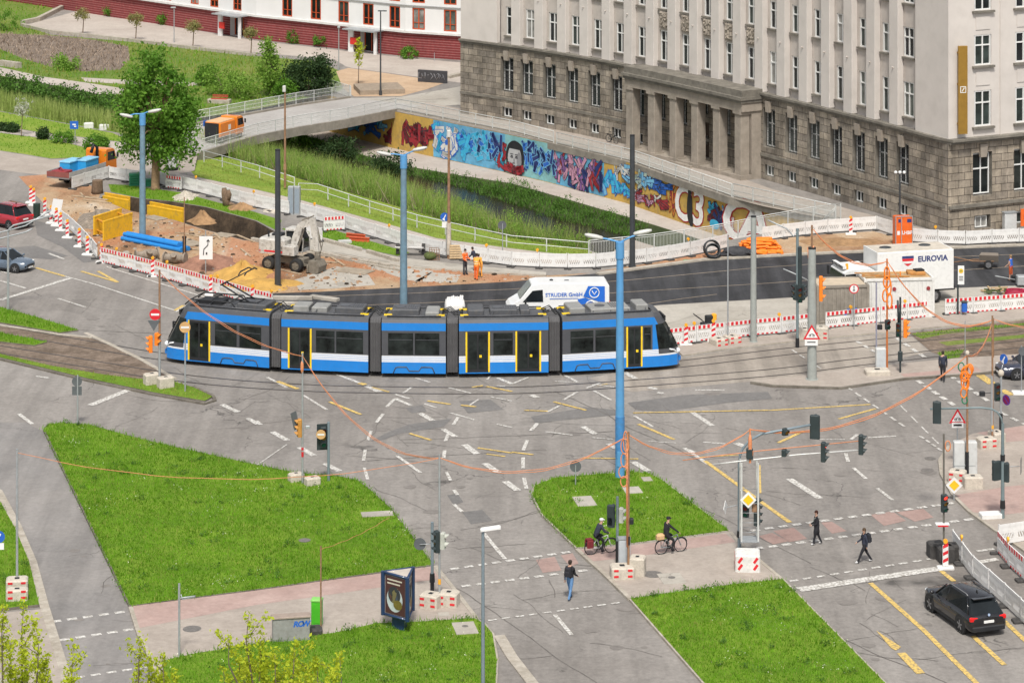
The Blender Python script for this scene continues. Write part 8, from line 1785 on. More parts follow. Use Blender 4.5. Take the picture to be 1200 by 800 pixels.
 body=mb.build('person',[top,legs,SKIN,sh,mat('lip',(.30,.10,.09),.6),BLACK],None);body.location=(base[0],base[1],z0);body.rotation_euler.z=rz
 tag(body,label,'person',group)
 hm=MB();n=12
 if hairm=='short':hm.ell(hc+V((-.018*k,0,.035*k)),(.098*k,.092*k,.088*k),0,n,7);hm.ell(hc+V((-.05*k,0,-.01*k)),(.06*k,.085*k,.08*k),0,n,6)
 elif hairm=='long':hm.ell(hc+V((-.018*k,0,.035*k)),(.10*k,.096*k,.09*k),0,n,7);hm.ell(hc+V((-.06*k,0,-.09*k)),(.055*k,.09*k,.16*k),0,n,6)
 elif hairm in('cap','helmet'):hm.ell(hc+V((-.008*k,0,.05*k)),(.112*k,.10*k,.075*k),0,n,7);hm.box(hc+V((.10*k,0,.035*k)),(.09*k,.12*k,.015*k))
 hm.build({'short':'hair','long':'hair','cap':'cap','helmet':'helmet'}[hairm],hair,body)
 return body,dict(chest=chest,spine=spine,pel=pel,ax=ax)
def cloth(n,c):return mat(n,c,.9,var=.18,scale=6)
BLK=cloth('black_cloth',(.018,.018,.022));NAVY=cloth('navy_cloth',(.03,.035,.055));JEANS=cloth('blue_jeans',(.11,.22,.40));WSHOE=cloth('white_shoes',(.6,.6,.6));HIVIS=cloth('orange_hi_vis',(.80,.14,.02));HIVY=cloth('amber_hi_vis',(.82,.36,.06));BLUSH=cloth('bright_blue_shirt',(.03,.12,.48));DGREY=cloth('dark_grey_trousers',(.045,.047,.055));REFL=mat('reflective_strip',(.6,.6,.55),.4)
def backpack(body,info,m,label,s=1.0):
 c=info['chest']+V((-.2*s,0,-.08));b=MB();b.bbox(c,(.2*s,.3*s,.44*s),.06);b.bbox(c+V((-.11*s,0,-.08)),(.07,.22*s,.22*s),.03)
 for sy in(-.1,.1):b.tube([c+V((.08,sy,.2)),c+V((.22,sy,.22)),c+V((.34,sy,.06)),c+V((.24,sy,-.18))],.018,5)
 o=b.build('backpack',m,None,loc=body.location,rz=body.rotation_euler.z);tag(o,label,'backpack');return o
def vest_band(body,info,m=REFL):
 b=MB();
 for t in(.1,.26):
  c=info['pel']+info['ax']*t;b.tube([c+V((.135*math.cos(a),.165*math.sin(a),0))for a in[2*PI*k/14 for k in range(14)]],.022,4,closed=True)
 b.build('reflective_band',m,body)
B1,i1=person(G(668,702),R(60),'man with dark jacket, blue jeans and backpack walking over the crossing',BLK,JEANS,BLK,lleg=(16,4),rleg=(-12,14),larm=(-14,12),rarm=(12,50),h=1.80)
backpack(B1,i1,cloth('black_pack',(.022,.022,.028)),'black backpack worn by the man in blue jeans')
B2,i2=person(G(957,638),R(185),'woman with long black coat and white shoes walking left over the crossing',BLK,BLK,WSHOE,hair=cloth('auburn_hair',(.06,.022,.014)),lleg=(14,4),rleg=(-12,12),larm=(6,70),rarm=(4,60),h=1.66,coat=True,hairm='short')
b=MB();c=i2['chest'];b.tube([c+V((.0,.15,.1)),c+V((.17,.02,-.05)),c+V((.12,-.19,-.24)),c+V((-.12,-.17,-.2)),c+V((-.16,0,-.02)),c+V((0,.15,.1))],.014,5);b.bbox(c+V((.06,-.24,-.3)),(.22,.08,.16),.03,m=0);o=b.build('shoulder_bag',cloth('pale_strap',(.35,.38,.36)),None,loc=B2.location,rz=B2.rotation_euler.z);tag(o,'pale shoulder bag with cross strap worn by the woman in the black coat','bag')
B3,i3=person(G(1013,659),R(188),'man all in dark clothes with white shoes striding left over the crossing',NAVY,BLK,WSHOE,hair=cloth('brown_hair',(.07,.045,.025)),lleg=(26,4),rleg=(-20,14),larm=(-16,20),rarm=(18,40),h=1.70)
backpack(B3,i3,cloth('dark_pack',(.02,.022,.03)),'dark backpack worn by the striding man with white shoes')
B4,i4=person(G(1105,447),R(75),'man in navy jacket and black trousers walking away towards the tram track',NAVY,BLK,BLK,lleg=(8,4),rleg=(-10,14),larm=(-6,20),rarm=(4,20),h=1.80)
W1_,j1=person(G(545,322),R(-40),'road worker with orange vest and dark trousers standing on the left',HIVIS,DGREY,BLK,lleg=(3,0),rleg=(-3,0),larm=(10,60),rarm=(12,50),h=1.80);vest_band(W1_,j1)
W2_,j2=person(G(558,328),R(75),'road worker in full orange clothing bending slightly beside his colleague',HIVY,HIVIS,BLK,lleg=(6,6),rleg=(-6,4),larm=(25,20),rarm=(20,30),lean=14,h=1.82);vest_band(W2_,j2)
W3_,j3=person(G(557,318),R(160),'bare-headed worker in a dark jersey half hidden behind the orange workers',NAVY,DGREY,BLK,lleg=(5,5),rleg=(-4,4),larm=(20,30),rarm=(25,40),lean=22,h=1.74)
W4_,j4=person(G(563,325),R(110),'worker in amber clothing stooping behind the second worker',HIVY,HIVY,BLK,lleg=(20,30),rleg=(10,25),larm=(40,10),rarm=(45,10),lean=48,h=1.74)
W5_,j5=person(G(1184.5,329),R(150),'man in bright blue shirt and orange shorts standing on the new asphalt',BLUSH,cloth('rust_shorts',(.45,.09,.03)),BLK,hair=cloth('fair_hair',(.22,.14,.07)),lleg=(4,0),rleg=(-5,3),larm=(15,40),rarm=(5,30),h=1.78,shorts=True,arms_bare=True)
g=G(1191,331);tag(MB().bbox((0,0,.35),(.7,.4,.5),.12).build('tool_bag',BLACK,None,loc=g,rz=.2),'black tool bag beside the man in the blue shirt','bag')
def bicycle(a,b_,label,frame,bar_drop=False):
 A,B=G(*a),G(*b_);d=(B-A);wb=1.04;rz=math.atan2(d.y,d.x);t=empty('bicycle',(A.x,A.y,.1),rz,label,'bicycle');r=.335
 for x,nm in((0,'rear'),(wb,'front')):
  w_=MB();w_.tube([(x+r*math.cos(q),0,r+r*math.sin(q))for q in[2*PI*k/28 for k in range(28)]],.026,6,closed=True);wo=w_.build('wheel',BLACK,t)
  s_=MB()
  for k in range(12):q=2*PI*k/12;s_.cyl((x,0,r),(x+r*.95*math.cos(q),.0,r+r*.95*math.sin(q)),.003,n=4)
  s_.cyl((x,-.05,r),(x,.05,r),.025,n=8);s_.build('spokes',STEEL,wo)
 bb_,st_,hd,rw,fw=V((.44,0,.29)),V((.30,0,.80)),V((.86,0,.86)),V((0,0,r)),V((wb,0,r))
 f=MB();f.tube([bb_,st_],.022,6);f.tube([bb_,hd-V((-.02,0,.12))],.026,6);f.tube([st_-V((-.02,0,.08)),hd],.022,6)
 for s in(-.05,.05):f.tube([bb_+V((0,s*.5,0)),rw+V((0,s,0))],.013,5);f.tube([st_-V((-.01,-s*.3,.05)),rw+V((0,s,0))],.012,5);f.tube([hd-V((-.03,-s*.6,.12)),fw+V((-.05,s,.12)),fw+V((0,s,0))],.014,5)
 f.tube([hd,hd-V((-.035,0,.16))],.028,6);f.build('frame',frame,t)
 h_=MB();h_.tube([hd,hd+V((-.02,0,.16))],.016,6);tb=hd+V((-.02,0,.17));h_.tube([tb+V((-.06,-.3,.0)),tb+V((.02,-.12,.01)),tb+V((.02,.12,.01)),tb+V((-.06,.3,.0))],.015,6);h_.build('handlebar',BLACK,t)
 s_=MB();s_.cyl(st_,st_+V((-.03,0,.14)),.014,n=6);s_.ell(st_+V((-.05,0,.17)),(.14,.075,.03));s_.build('saddle',BLACK,t)
 c=MB();c.cyl(bb_-V((0,.02,0)),bb_+V((0,.02,0)),.09,n=14);c.tube([bb_+V((0,-.08,0)),bb_+V((.08,-.08,-.15))],.012,5);c.tube([bb_+V((0,.08,0)),bb_+V((-.08,.08,.15))],.012,5);c.box(bb_+V((.08,-.14,-.15)),(.1,.09,.02));c.box(bb_+V((-.08,.14,.15)),(.1,.09,.02));c.build('crankset',BLACK,t)
 k=MB();k.box((-.05,0,.74),(.36,.13,.015));k.tube([(-.05,-.06,.74),(0,-.06,r)],.008,4);k.tube([(-.05,.06,.74),(0,.06,r)],.008,4);k.build('luggage_rack',BLACK,t)
 m_=MB()
 for x in(0,wb):m_.tube([(x+(r+.04)*math.cos(q),0,r+(r+.04)*math.sin(q))for q in[R(20+14*k)for k in range(10)]],.018,4)
 m_.build('mudguard',BLACK,t)
 return t
HS=[(.80,.26,1.02),(.80,-.26,1.02)];FT=[(.36,.13,.50),(.52,-.13,.22)]
def rider(bk,label,top,legs,hair,hm,lean,hands,shoes=BLK,h=1.80):
 M_=bk.matrix_basis;p=M_@V((.24,0,0));off=.24
 b_,i_=person((p.x,p.y),bk.rotation_euler.z,label,top,legs,shoes,hair,lean=lean,sit=.93,hands=[(x-off,y,z)for x,y,z in hands],feet=[(x-off,y,z)for x,y,z in FT],h=h,hairm=hm,z0=.1)
 return b_,i_
BK1=bicycle((692.7,652),(716.8,649),'white-framed bicycle with red pannier on the refuge',mat('white_frame',(.6,.62,.6),.35));rider(BK1,'cyclist with white helmet and dark jacket leaning on the handlebar',NAVY,BLK,WSHOE,'helmet',30,[(.80,.27,1.05),(.80,-.27,1.05)])
b=MB();b.bbox((-.1,.15,.56),(.34,.13,.36),.04);b.bbox((-.1,-.15,.56),(.34,.13,.36),.04);b.box((-.1,0,.76),(.3,.3,.05));o=b.build('pannier',cloth('dark_red_bag',(.16,.02,.025)),None,loc=BK1.location,rz=BK1.rotation_euler.z);tag(o,'dark red pannier bags on the white bicycle','pannier')
BK2=bicycle((775,651.5),(799.3,648),'grey bicycle ridden by the upright cyclist on the refuge',mat('grey_frame',(.22,.24,.25),.35));rider(BK2,'upright cyclist in black coat and black hat crossing the refuge',BLK,BLK,BLK,'cap',12,[(.80,.27,1.05),(.80,-.27,1.05)])
b=MB();b.bbox((-.06,0,.88),(.42,.3,.26),.08);o=b.build('basket_bag',cloth('tan_bag',(.52,.34,.18)),None,loc=BK2.location,rz=BK2.rotation_euler.z);tag(o,'tan bag on the rack of the grey bicycle','bag')
A_,d_=C(s_of(719),.6),Cdir(s_of(719));BK3=bicycle((715,171),(728,172),'dark bicycle parked against the stone building beside the portico',BLACK);BK3.location=(A_.x,A_.y,.03);BK3.rotation_euler.z=math.atan2(d_.y,d_.x)
#   VEGETATION
def leaf_mat(name,c0,c1,trans=.35,scale=.9):
 m,N,L,b=node_mat(name);b.inputs['Roughness'].default_value=.65;b.inputs['Specular IOR Level'].default_value=.25
 p=pos_node(N,L);n1=noise(N,L,p,scale,4,.7);n2=noise(N,L,p,scale*9,2)
 c=ramp(N,L,n1,[(.3,c0),(.68,c1)]);f=ramp(N,L,n2,[(.3,g3(.7)),(.7,g3(1.3))]);c=mixc(N,L,1.0,c,f,'MULTIPLY')
 L.new(c,b.inputs['Base Color']);tr=N.new('ShaderNodeBsdfTranslucent');L.new(c,tr.inputs['Color'])
 ms=N.new('ShaderNodeMixShader');ms.inputs[0].default_value=trans;L.new(b.outputs[0],ms.inputs[1]);L.new(tr.outputs[0],ms.inputs[2]);L.new(ms.outputs[0],N['Material Output'].inputs['Surface'])
 return m
LEAFT=leaf_mat('leaf_fresh_green',(.06,.17,.014),(.17,.33,.04),.4);LEAFD=leaf_mat('leaf_dark_green',(.02,.05,.015),(.055,.10,.03));LEAFY=leaf_mat('leaf_spring_yellow',(.36,.46,.02),(.58,.64,.05),.5,2.0);LEAFO=leaf_mat('leaf_olive',(.20,.19,.06),(.33,.31,.12));LEAFW=leaf_mat('blossom_white',(.30,.33,.24),(.62,.62,.55));LEAFL=leaf_mat('leaf_light_green',(.14,.27,.03),(.28,.44,.08),.45);REED=leaf_mat('reed_green',(.22,.32,.06),(.46,.52,.18),.5,.5);REEDB=leaf_mat('reed_fresh',(.16,.34,.03),(.30,.52,.08),.5,.5);BLADE=leaf_mat('grass_blade',(.10,.24,.007),(.21,.42,.026),.5,.3);BLADEY=leaf_mat('grass_blade_dry',(.19,.25,.035),(.31,.32,.08),.3,.5);TWIG=mat('dry_twigs',(.26,.20,.15),.9,var=.4,scale=3,world=True);UNDER=leaf_mat('undergrowth_green',(.04,.10,.012),(.11,.23,.035),.3,.6)
BARK2=mat('smooth_bark',(.20,.15,.11),.9,var=.25,scale=4,bump=.6)
def clumps(centre,radii,n_cl,n_leaf,sig,size,inner=.35,flat=.3,cut=None):
 c=rng.normal(size=(n_cl,3));c/=np.linalg.norm(c,axis=1)[:,None];c*=(inner+(1-inner)*rng.random(n_cl)**.5)[:,None];c=c*np.array(radii)+np.array(centre)
 p=(c[:,None,:]+rng.normal(size=(n_cl,n_leaf,3))*np.array(sig)*(.6+.8*rng.random(n_cl))[:,None,None]).reshape(-1,3)
 return leaf_quads(p,size,flat),c
def tree(name,base,label,leafm,crown,trunk_h,trunk_r,cat='tree',group=None,limbs=9,barkm=None,seed=0):
 """crown = list of (centre, radii, clumps, leaves, sigma, leaf size) relative to the base"""
 t=empty(name,base,0,label,cat,group);vs=[];cs=[]
 for c in crown:v,cc=clumps(*c);vs.append(v);cs.append(cc)
 np_mesh('crown',np.concatenate(vs),4,leafm,t);cs=np.concatenate(cs);rr=random.Random(seed)
 mb=MB();top=V((rr.uniform(-.15,.15),rr.uniform(-.1,.1),trunk_h))
 mb.tube([(0,0,-.1),(0,0,.25),top*.55,top],[trunk_r*1.35,trunk_r,trunk_r*.85,trunk_r*.62],10)
 for k in range(limbs):
  q=V(cs[rr.randrange(len(cs))]);s_=top*rr.uniform(.7,1.0);mid=s_.lerp(q,.5)+V((0,0,.12*(q-s_).length));mb.tube([s_,mid,q],[trunk_r*.4,trunk_r*.24,trunk_r*.07],6)
 mb.build('trunk',barkm or BARK2,t);return t
g=G(182,222)
tree('broadleaf_tree',g,'big fresh green tree standing between the bridge and the dig',LEAFT,[((0,0,6.6),(3.2,3.0,4.6),88,62,.40,.16,.5),((-.9,0,4.6),(2.5,2.4,2.2),42,60,.36,.15,.5),((1.6,0,4.0),(2.3,2.2,2.0),40,60,.36,.15,.5),((.1,0,9.6),(1.9,1.9,2.2),30,60,.34,.14,.5),((2.4,0,6.0),(1.5,1.6,1.6),26,70,.36,.16),((-1.9,0,7.2),(1.3,1.4,1.6),20,70,.36,.16)],5.5,.36,limbs=26,barkm=mat('brown_bark',(.26,.17,.10),.95,var=.3,scale=4,bump=.8))
b=MB();
for x,y,yb,lab,s_ in((97,17,41,'small round clipped tree nearest the left end of the plaza',1.0),(159,23,48,'small flat clipped tree second from the left along the plaza',1.05),(226,31,57,'small clipped tree third from the left along the plaza',1.0),(294,39,66,'small sparse clipped tree nearest the shrubs at the plaza',.8)):
 g=G(x,yb);k=mpp(yb);hh=(yb-y)*k;tree('clipped_tree',g,lab,LEAFO,[((0,0,hh),(.85*s_,.85*s_,.62),34,26,.16,.09,.2)],hh-.3,.07,'tree','clipped trees along the plaza',8)
g=G(420,101);tree('young_tree',g+V((0,0,.4)),'slender young tree with fresh leaves on the timber platform',LEAFY,[((0,0,3.0),(.5,.5,1.7),26,18,.16,.10,.1)],4.0,.05,limbs=10)
g=G(25,160);tree('blossom_tree',g,'small pale blossoming tree on the lawn by the park path',LEAFW,[((0,0,2.6),(.75,.75,.95),30,16,.18,.08,.2)],2.4,.05,limbs=9)
g=G(316,112);tree('willow_shrub',g,'tall light green shrub left of the dark bush',LEAFL,[((0,0,2.4),(1.2,1.2,2.2),40,60,.32,.13),((-.1,0,4.6),(.6,.6,1.4),16,50,.26,.12)],3.0,.1,'shrub')
g=G(360,113);tree('dark_bush',g,'large dark evergreen bush at the far end of the bridge',LEAFD,[((0,.5,1.7),(2.5,1.9,1.8),90,70,.34,.12),((1.2,.5,2.7),(1.3,1.2,1.3),34,60,.3,.12)],.8,.12,'bush',limbs=8)
for i,(x,y,rx,rz_,mm,lab)in enumerate(((131,19,.9,.75,LEAFT,'round green bush at the left end of the red wall'),(122,12,.7,1.3,LEAFD,'tall dark bush beside the left end of the red wall'),(193,29,.95,.75,LEAFT,'round green bush in front of the red wall'),(345,51,1.0,.8,LEAFT,'round green bush left of the second entrance'),(378,55,1.0,.75,LEAFT,'round green bush nearest the second entrance'),(480,69,1.0,.65,LEAFT,'round green bush right of the second entrance'),(314,44,.9,.8,LEAFT,'round green bush behind the willow shrub'),(7,36,1.9,1.3,LEAFT,'big round green bush at the upper left edge'),(5,153,.45,.35,LEAFD,'small clipped bush at the left edge of the park path'),(15,155,.5,.4,LEAFD,'small clipped bush second from the left edge of the park path'),(50,163,.5,.55,LEAFD,'small clipped bush in the middle of the park path edge'),(75,167,1.0,.5,LEAFT,'broad clipped bush left of the blue information sign'),(108,174,.85,.6,LEAFT,'clipped bush left of the pair behind the orange truck'),(118,174,.7,.5,LEAFT,'clipped bush right of the pair behind the orange truck'))):
 g=G(x,y);tree('round_bush',g,lab,mm,[((0,0,rz_*.85),(rx,rx,rz_),34,40,.15,.09,.5)],.3,.05,'bush',None,5,seed=i)
for i,(x,y,z,rx,rz_,mm,lab)in enumerate(((262,112,0,2.2,1.6,LEAFL,'wide light green shrub left of the willow shrub'),(282,116,0,1.8,1.4,LEAFL,'light green shrub between the bench and the willow shrub'),(245,100,0,1.3,1.1,LEAFT,'green shrub behind the park bench'),(335,114,0,1.2,1.0,LEAFT,'low green shrub between willow and dark bush'),(75,82,0,1.5,.9,LEAFL,'low shrub on the brushwood slope'),(350,182,-3.3,2.2,1.1,LEAFT,'leafy green shrub below the bridge beam'),(398,186,-3.4,1.9,1.2,LEAFD,'dark shrub on the bank below the graffiti wall'),(376,190,-3.6,1.4,.9,LEAFD,'dark low shrub left of the other below the graffiti wall'),(460,200,-3.7,2.0,.9,LEAFD,'dark spreading shrub at the waterside below the graffiti wall'))):
 g=G(x,y,z);tree('wild_shrub',g,lab,mm,[((0,0,rz_*.8),(rx,rx*.9,rz_),44,46,.24,.11,.3)],.5,.06,'shrub',None,7,seed=20+i)
vs=[]
for k in range(26):
 q,d=along([V((p.x,p.y,0))for p in F1[:4]],plen([V((p.x,p.y,0))for p in F1[:4]])*k/26+.01);v,c=clumps((q.x,q.y+1.6,-.2),(1.9,1.6,1.3),18,40,.3,.13);vs.append(v)
tag(np_mesh('channel_undergrowth',np.concatenate(vs),4,UNDER),kind='stuff')
SLABS=[(G(x,y).x,G(x,y).y,w_,d_)for x,y,w_,d_ in((685,590,1.1,1.8),(758,564,.6,.8),(741,577,1.0,1.2),(442,605,1.7,.9),(545,739,1.1,1.7),(357,636,.7,.8))]
def inside(pts,poly):
 P_=np.array([[p.x,p.y]for p in poly]);r=np.zeros(len(pts),bool);j=len(P_)-1
 for i in range(len(P_)):
  c=((P_[i,1]>pts[:,1])!=(P_[j,1]>pts[:,1]))&(pts[:,0]<(P_[j,0]-P_[i,0])*(pts[:,1]-P_[i,1])/(P_[j,1]-P_[i,1]+1e-12)+P_[i,0]);r^=c;j=i
 return r
PATHS=[gp(q)for q in([(-60,70),(0,79),(50,90),(100,97),(145,104),(145,111),(115,110.5),(60,99.5),(0,88.6),(-60,80)],[(95,91),(150,94),(230,97),(232,101),(150,99),(100,96)],[(-40,38),(10,40),(60,42),(110,47),(150,55),(152,70),(140,82),(100,84),(60,79),(30,70),(0,58),(-40,50)])]
def field(name,polys,dens,h0,h1,w_,m,lean=.35,patchy=False):
 out=[]
 for P_ in polys:
  _,a=tri_sample(P_,4);pts,_=tri_sample(P_,int(a*dens));pts=pts[~np.any([(np.abs(pts[:,0]-sx)<sw/2+.05)&(np.abs(pts[:,1]-sy)<sd/2+.1)for sx,sy,sw,sd in SLABS],axis=0)];
  if name=='meadow_grass':
   for q in PATHS:pts=pts[~inside(pts,q)]
  if patchy:pts=pts[(np.sin(pts[:,0]*1.1+1.7*np.sin(pts[:,1]*.45))+np.sin(pts[:,1]*.8+pts[:,0]*.3)+rng.normal(size=len(pts))*.7)>-.9]
  out.append(blades(pts,h0,h1,w_,lean))
 return tag(np_mesh(name,np.concatenate(out),3,m),kind='stuff')
up_=lambda ps,z:[p+V((0,0,z))for p in gp(ps)]
field('lawn_grass',[up_(LAWN_A,GZ),up_(LAWN_B,GZ),up_(LAWN_C,GZ),up_(LAWN_D,GZ),up_(LAWN_E,GZ)],130,.05,.17,.02,BLADE,.8)
field('lawn_dry_grass',[up_(LAWN_A,GZ),up_(LAWN_B,GZ),up_(LAWN_C,GZ),up_(LAWN_D,GZ),up_(LAWN_E,GZ)],14,.05,.2,.02,BLADEY,.8,patchy=True)
field('lawn_tufts',[up_(LAWN_A,GZ),up_(LAWN_B,GZ),up_(LAWN_C,GZ),up_(LAWN_D,GZ)],7,.12,.32,.022,BLADE,.7)
field('verge_grass',[up_(FF_,.09),up_(FF2_,.09)],90,.08,.25,.022,BLADE,.5);field('verge_grass',[up_(GG_,.09)],50,.05,.2,.02,BLADEY,.5)
field('trench_verge_grass',[up_([(128,216),(186,223),(250,237),(300,250),(320,262),(301,258),(242,242),(165,232),(132,225)],.0),up_([(330,268),(392,271),(440,286),(476,297),(420,290),(345,276)],0)],40,.06,.25,.03,BLADE,.5)
field('track_weeds_grass',[up_([(1068,391),(1120,386),(1190,380),(1300,370),(1300,373),(1190,383),(1110,391),(1080,397)],0),up_([(1098,413),(1130,410),(1124,419),(1104,421)],0)],60,.06,.2,.025,BLADE,.5)
strips=[]
for i in range(4,11):
 n0,n1,m0,m1=N1[i],N1[i+1],N2[i],N2[i+1];strips.append([n0.lerp(m0,.05),n1.lerp(m1,.05),n1.lerp(m1,.9),n0.lerp(m0,.9)])
field('reeds',strips,40,.9,2.8,.028,REED,.6,patchy=True);field('reeds',strips,16,.7,2.2,.032,REEDB,.8,patchy=True);field('reeds',strips,4,.8,2.2,.04,TWIG,.6,patchy=True)
vs=[]
for P_ in strips:
 _,a_=tri_sample(P_,4);q_,_=tri_sample(P_,int(a_*.5))
 for q in q_:
  hh_=.5+.7*rng.random();v,c=clumps((q[0],q[1],q[2]+hh_),(.7+.5*rng.random(),.7,hh_),7,30,.2,.06);vs.append(v)
tag(np_mesh('bank_shrubbery',np.concatenate(vs),4,LEAFL),kind='stuff')
field('lawn_slope_grass',[[N0[i],N0[i+1],N1[i+1],N1[i]]for i in range(5,11)],14,.05,.2,.03,BLADEY,.4)
field('bank_undergrowth',[[F1[i].lerp(F2[i],.0),F1[i+1].lerp(F2[i+1],.0),F1[i+1].lerp(F2[i+1],.88),F1[i].lerp(F2[i],.88)]for i in range(4,11)],24,.2,.7,.05,UNDER,.8)
vs=[]
for i in range(4,11):
 P_=[F1[i],F1[i+1],F1[i+1].lerp(F2[i+1],.85),F1[i].lerp(F2[i],.85)];_,a_=tri_sample(P_,4);q_,_=tri_sample(P_,int(a_*.55))
 for q in q_:hh_=.2+.4*rng.random();v,c=clumps((q[0],q[1],q[2]+hh_),(.6+.5*rng.random(),.6,hh_),6,24,.16,.06);vs.append(v)
tag(np_mesh('bank_shrubbery',np.concatenate(vs),4,UNDER),kind='stuff')
field('waterside_reeds',[[N2[i].lerp(N1[i],.12),N2[i+1].lerp(N1[i+1],.12),N2[i+1].lerp(F1[i+1],.12),N2[i].lerp(F1[i],.12)]for i in range(7,11)],14,.5,1.5,.06,REEDB,.3)
field('reeds',[[N0[i],N0[i+1],N2[i+1],N2[i]]for i in range(0,4)],26,1.2,2.4,.06,REED,.25)
field('meadow_grass',[up_([(26,30),(-200,-40),(-260,55),(-150,69),(0,89),(70,100),(140,112),(224,139),(300,127),(400,105),(372,73),(300,67),(150,50),(60,42)],0)],2.6,.15,.6,.06,BLADEY,.4)
field('meadow_grass',[up_([(26,30),(-200,-40),(-260,55),(-150,69),(0,89),(70,100),(140,112),(224,139),(300,127),(400,105),(372,73),(300,67),(150,50),(60,42)],0),up_([(26,28),(100,-20),(-150,-50)],0)],3.5,.1,.45,.06,BLADE,.5)
field('brushwood',[up_([(-40,38),(10,40),(60,42),(110,47),(150,55),(152,70),(140,82),(100,84),(60,79),(30,70),(0,58),(-40,50)],0)],9,.15,.6,.05,TWIG,1.4)
field('near_lawn_grass',[up_([(-150,105),(0,131),(70,144),(132,156),(140,166),(90,160),(40,154),(0,147.5)],0),up_([(0,156),(40,161),(80,168),(120,178),(110,184),(60,186),(30,181),(0,176.5)],0)],10,.06,.22,.04,BLADE,.4)
for nm,ln,z in(('edge_tufts',LAWN_A+LAWN_A[:1],GZ),('edge_tufts',LAWN_C[:4],GZ),('edge_tufts',LAWN_D[:9],GZ),('edge_tufts',LAWN_B+LAWN_B[:1],GZ)):
 P_=up_(ln,z);T_=plen(P_);n=int(T_*26);pts=np.array([list(along(P_,rng.random()*(T_-.01))[0])for _ in range(n)]);pts[:,:2]+=rng.normal(size=(n,2))*.10
 tag(np_mesh(nm,blades(pts,.05,.26,.02,.9),3,BLADE),kind='stuff')
vs=[]
for P_,n in((LAWN_A,60),(LAWN_B,14),(LAWN_C,36),(LAWN_D,34),(LAWN_E,8)):
 q_,_=tri_sample(up_(P_,GZ),n)
 for q in q_:r_=.15+.4*rng.random();v,c=clumps((q[0],q[1],q[2]+.08),(r_,r_*.8,.1),5,16,.07,.035);vs.append(v)
tag(np_mesh('broad_weeds',np.concatenate(vs),4,UNDER),kind='stuff')
pts=np.concatenate([tri_sample(up_(P_,GZ),n)[0]for P_,n in((LAWN_A,34),(LAWN_B,6),(LAWN_C,20),(LAWN_D,18))]);pts=np.concatenate([np.repeat(pts,12,0)+rng.normal(size=(len(pts)*12,3))*np.array([.35,.45,0]),pts]);pts[:,2]+=.2;tag(np_mesh('meadow_flowers',leaf_quads(pts,.028,2.0),4,mat('white_petals',(.6,.62,.45),.7)),kind='stuff')
def tip_tree(name,Yd,tips,label,seed,basex):
 rr=random.Random(seed);B=V(((basex-CX)*Yd/F,Yd,0));t=empty(name,B,0,label,'tree');mb=MB();cen=[]
 T_=[at(x,y,Yd+rr.uniform(-1.6,1.6))for x,y in tips];zmax=max(p.z for p in T_)
 fork=B+V((0,0,zmax*.45));mb.tube([(0,0,-.1),(0,0,zmax*.2),fork-B],[.17,.13,.10],8)
 for p in T_:
  a=fork.lerp(p,.45)+V((rr.uniform(-.3,.3),rr.uniform(-.3,.3),0));a.z=fork.z+(p.z-fork.z)*.4;q=p-V((rr.uniform(-.08,.08),0,.9))
  mb.tube([fork-B,a-B,q-B,p-B],[.06,.04,.02,.008],6)
  for k in range(9):
   f=k/8;c=p.lerp(a,f*.8);cen.append((c,.9-.45*f))
   if k in(2,4,6,8):
    e=c+V((rr.uniform(-.7,.7),rr.uniform(-.6,.6),rr.uniform(.1,.6)));mb.tube([c-B,c.lerp(e,.5)-B+V((0,0,.05)),e-B],[.014,.01,.005],5);cen+=[(e,.8),(c.lerp(e,.6),.6)]
 mb.build('trunk',mat('twig_bark',(.13,.10,.075),.9,var=.2),t)
 vs=[]
 for c,w_ in cen:
  n=int(44*w_);p=np.array(list(c-B))+rng.normal(size=(n,3))*np.array([.10,.10,.12]);vs.append(leaf_quads(p,.062,.4))
 np_mesh('crown',np.concatenate(vs),4,LEAFY,t)
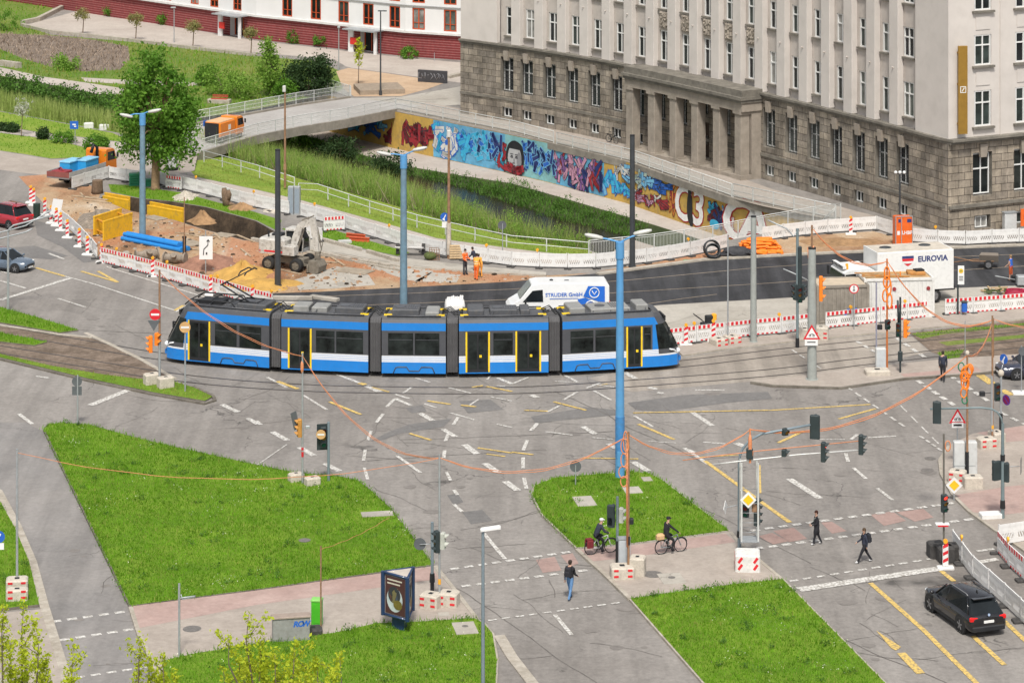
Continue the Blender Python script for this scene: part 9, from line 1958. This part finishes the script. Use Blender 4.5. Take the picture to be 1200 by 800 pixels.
tip_tree('maple_tree',92,[(4,712),(12,752),(28,709),(45,746),(-20,730),(55,770),(30,765),(18,790)],'young maple with yellow-green leaf tufts at the bottom left corner',1,22)
tip_tree('maple_sapling',90,[(86,757),(80,790)],'thin maple shoot between the corner maple and the lane',2,84)
tip_tree('maple_tree',93,[(164,752),(175,776),(190,768),(160,790),(205,790)],'young maple with yellow-green leaf tufts in front of the side lane crossing',3,180)
tip_tree('maple_tree',94,[(291,722),(268,748),(305,750),(322,764),(345,757),(372,776),(398,769),(285,775),(262,786),(325,790),(350,780),(305,782),(395,792)],'broad young maple with yellow-green leaf tufts below the grey cabinet',4,325)
#   LIGHT, SKY, VIEWPOINT
w=bpy.data.worlds.new('World');sc.world=w;w.use_nodes=True
N=w.node_tree.nodes;L=w.node_tree.links;bg=N['Background']
sk=N.new('ShaderNodeTexSky');sk.sky_type='NISHITA';sk.sun_disc=False;sk.sun_elevation=R(56);sk.sun_rotation=R(180);sk.dust_density=3;sk.air_density=1.0;sk.ozone_density=1.0
hs=N.new('ShaderNodeHueSaturation');hs.inputs['Saturation'].default_value=.30;L.new(sk.outputs[0],hs.inputs['Color']);L.new(hs.outputs[0],bg.inputs['Color']);bg.inputs['Strength'].default_value=.115
sl=bpy.data.lights.new('sun','SUN');sl.energy=2.6;sl.angle=R(8);sl.color=(1,.955,.88)
so=bpy.data.objects.new('sun',sl);COL.objects.link(so)
az,elv=R(180),R(56)
dirn=V((math.sin(az)*math.cos(elv),math.cos(az)*math.cos(elv),math.sin(elv)))
so.rotation_euler=(-dirn).to_track_quat('-Z','Y').to_euler()
cam=bpy.data.cameras.new('camera');cam.lens=F/1200*36;cam.sensor_width=36;cam.shift_y=-(400-YH)/1200;cam.clip_end=3000;cam.clip_start=1
coo=bpy.data.objects.new('camera',cam);COL.objects.link(coo);coo.location=(0,0,H);coo.rotation_euler=(PI/2,0,0);sc.camera=coo
vs=sc.view_settings;vs.view_transform='Standard';vs.look='None';vs.exposure=.45;vs.gamma=1;vs.use_curve_mapping=False
sc.cycles.max_bounces=6;sc.cycles.diffuse_bounces=3;sc.cycles.use_denoising=True
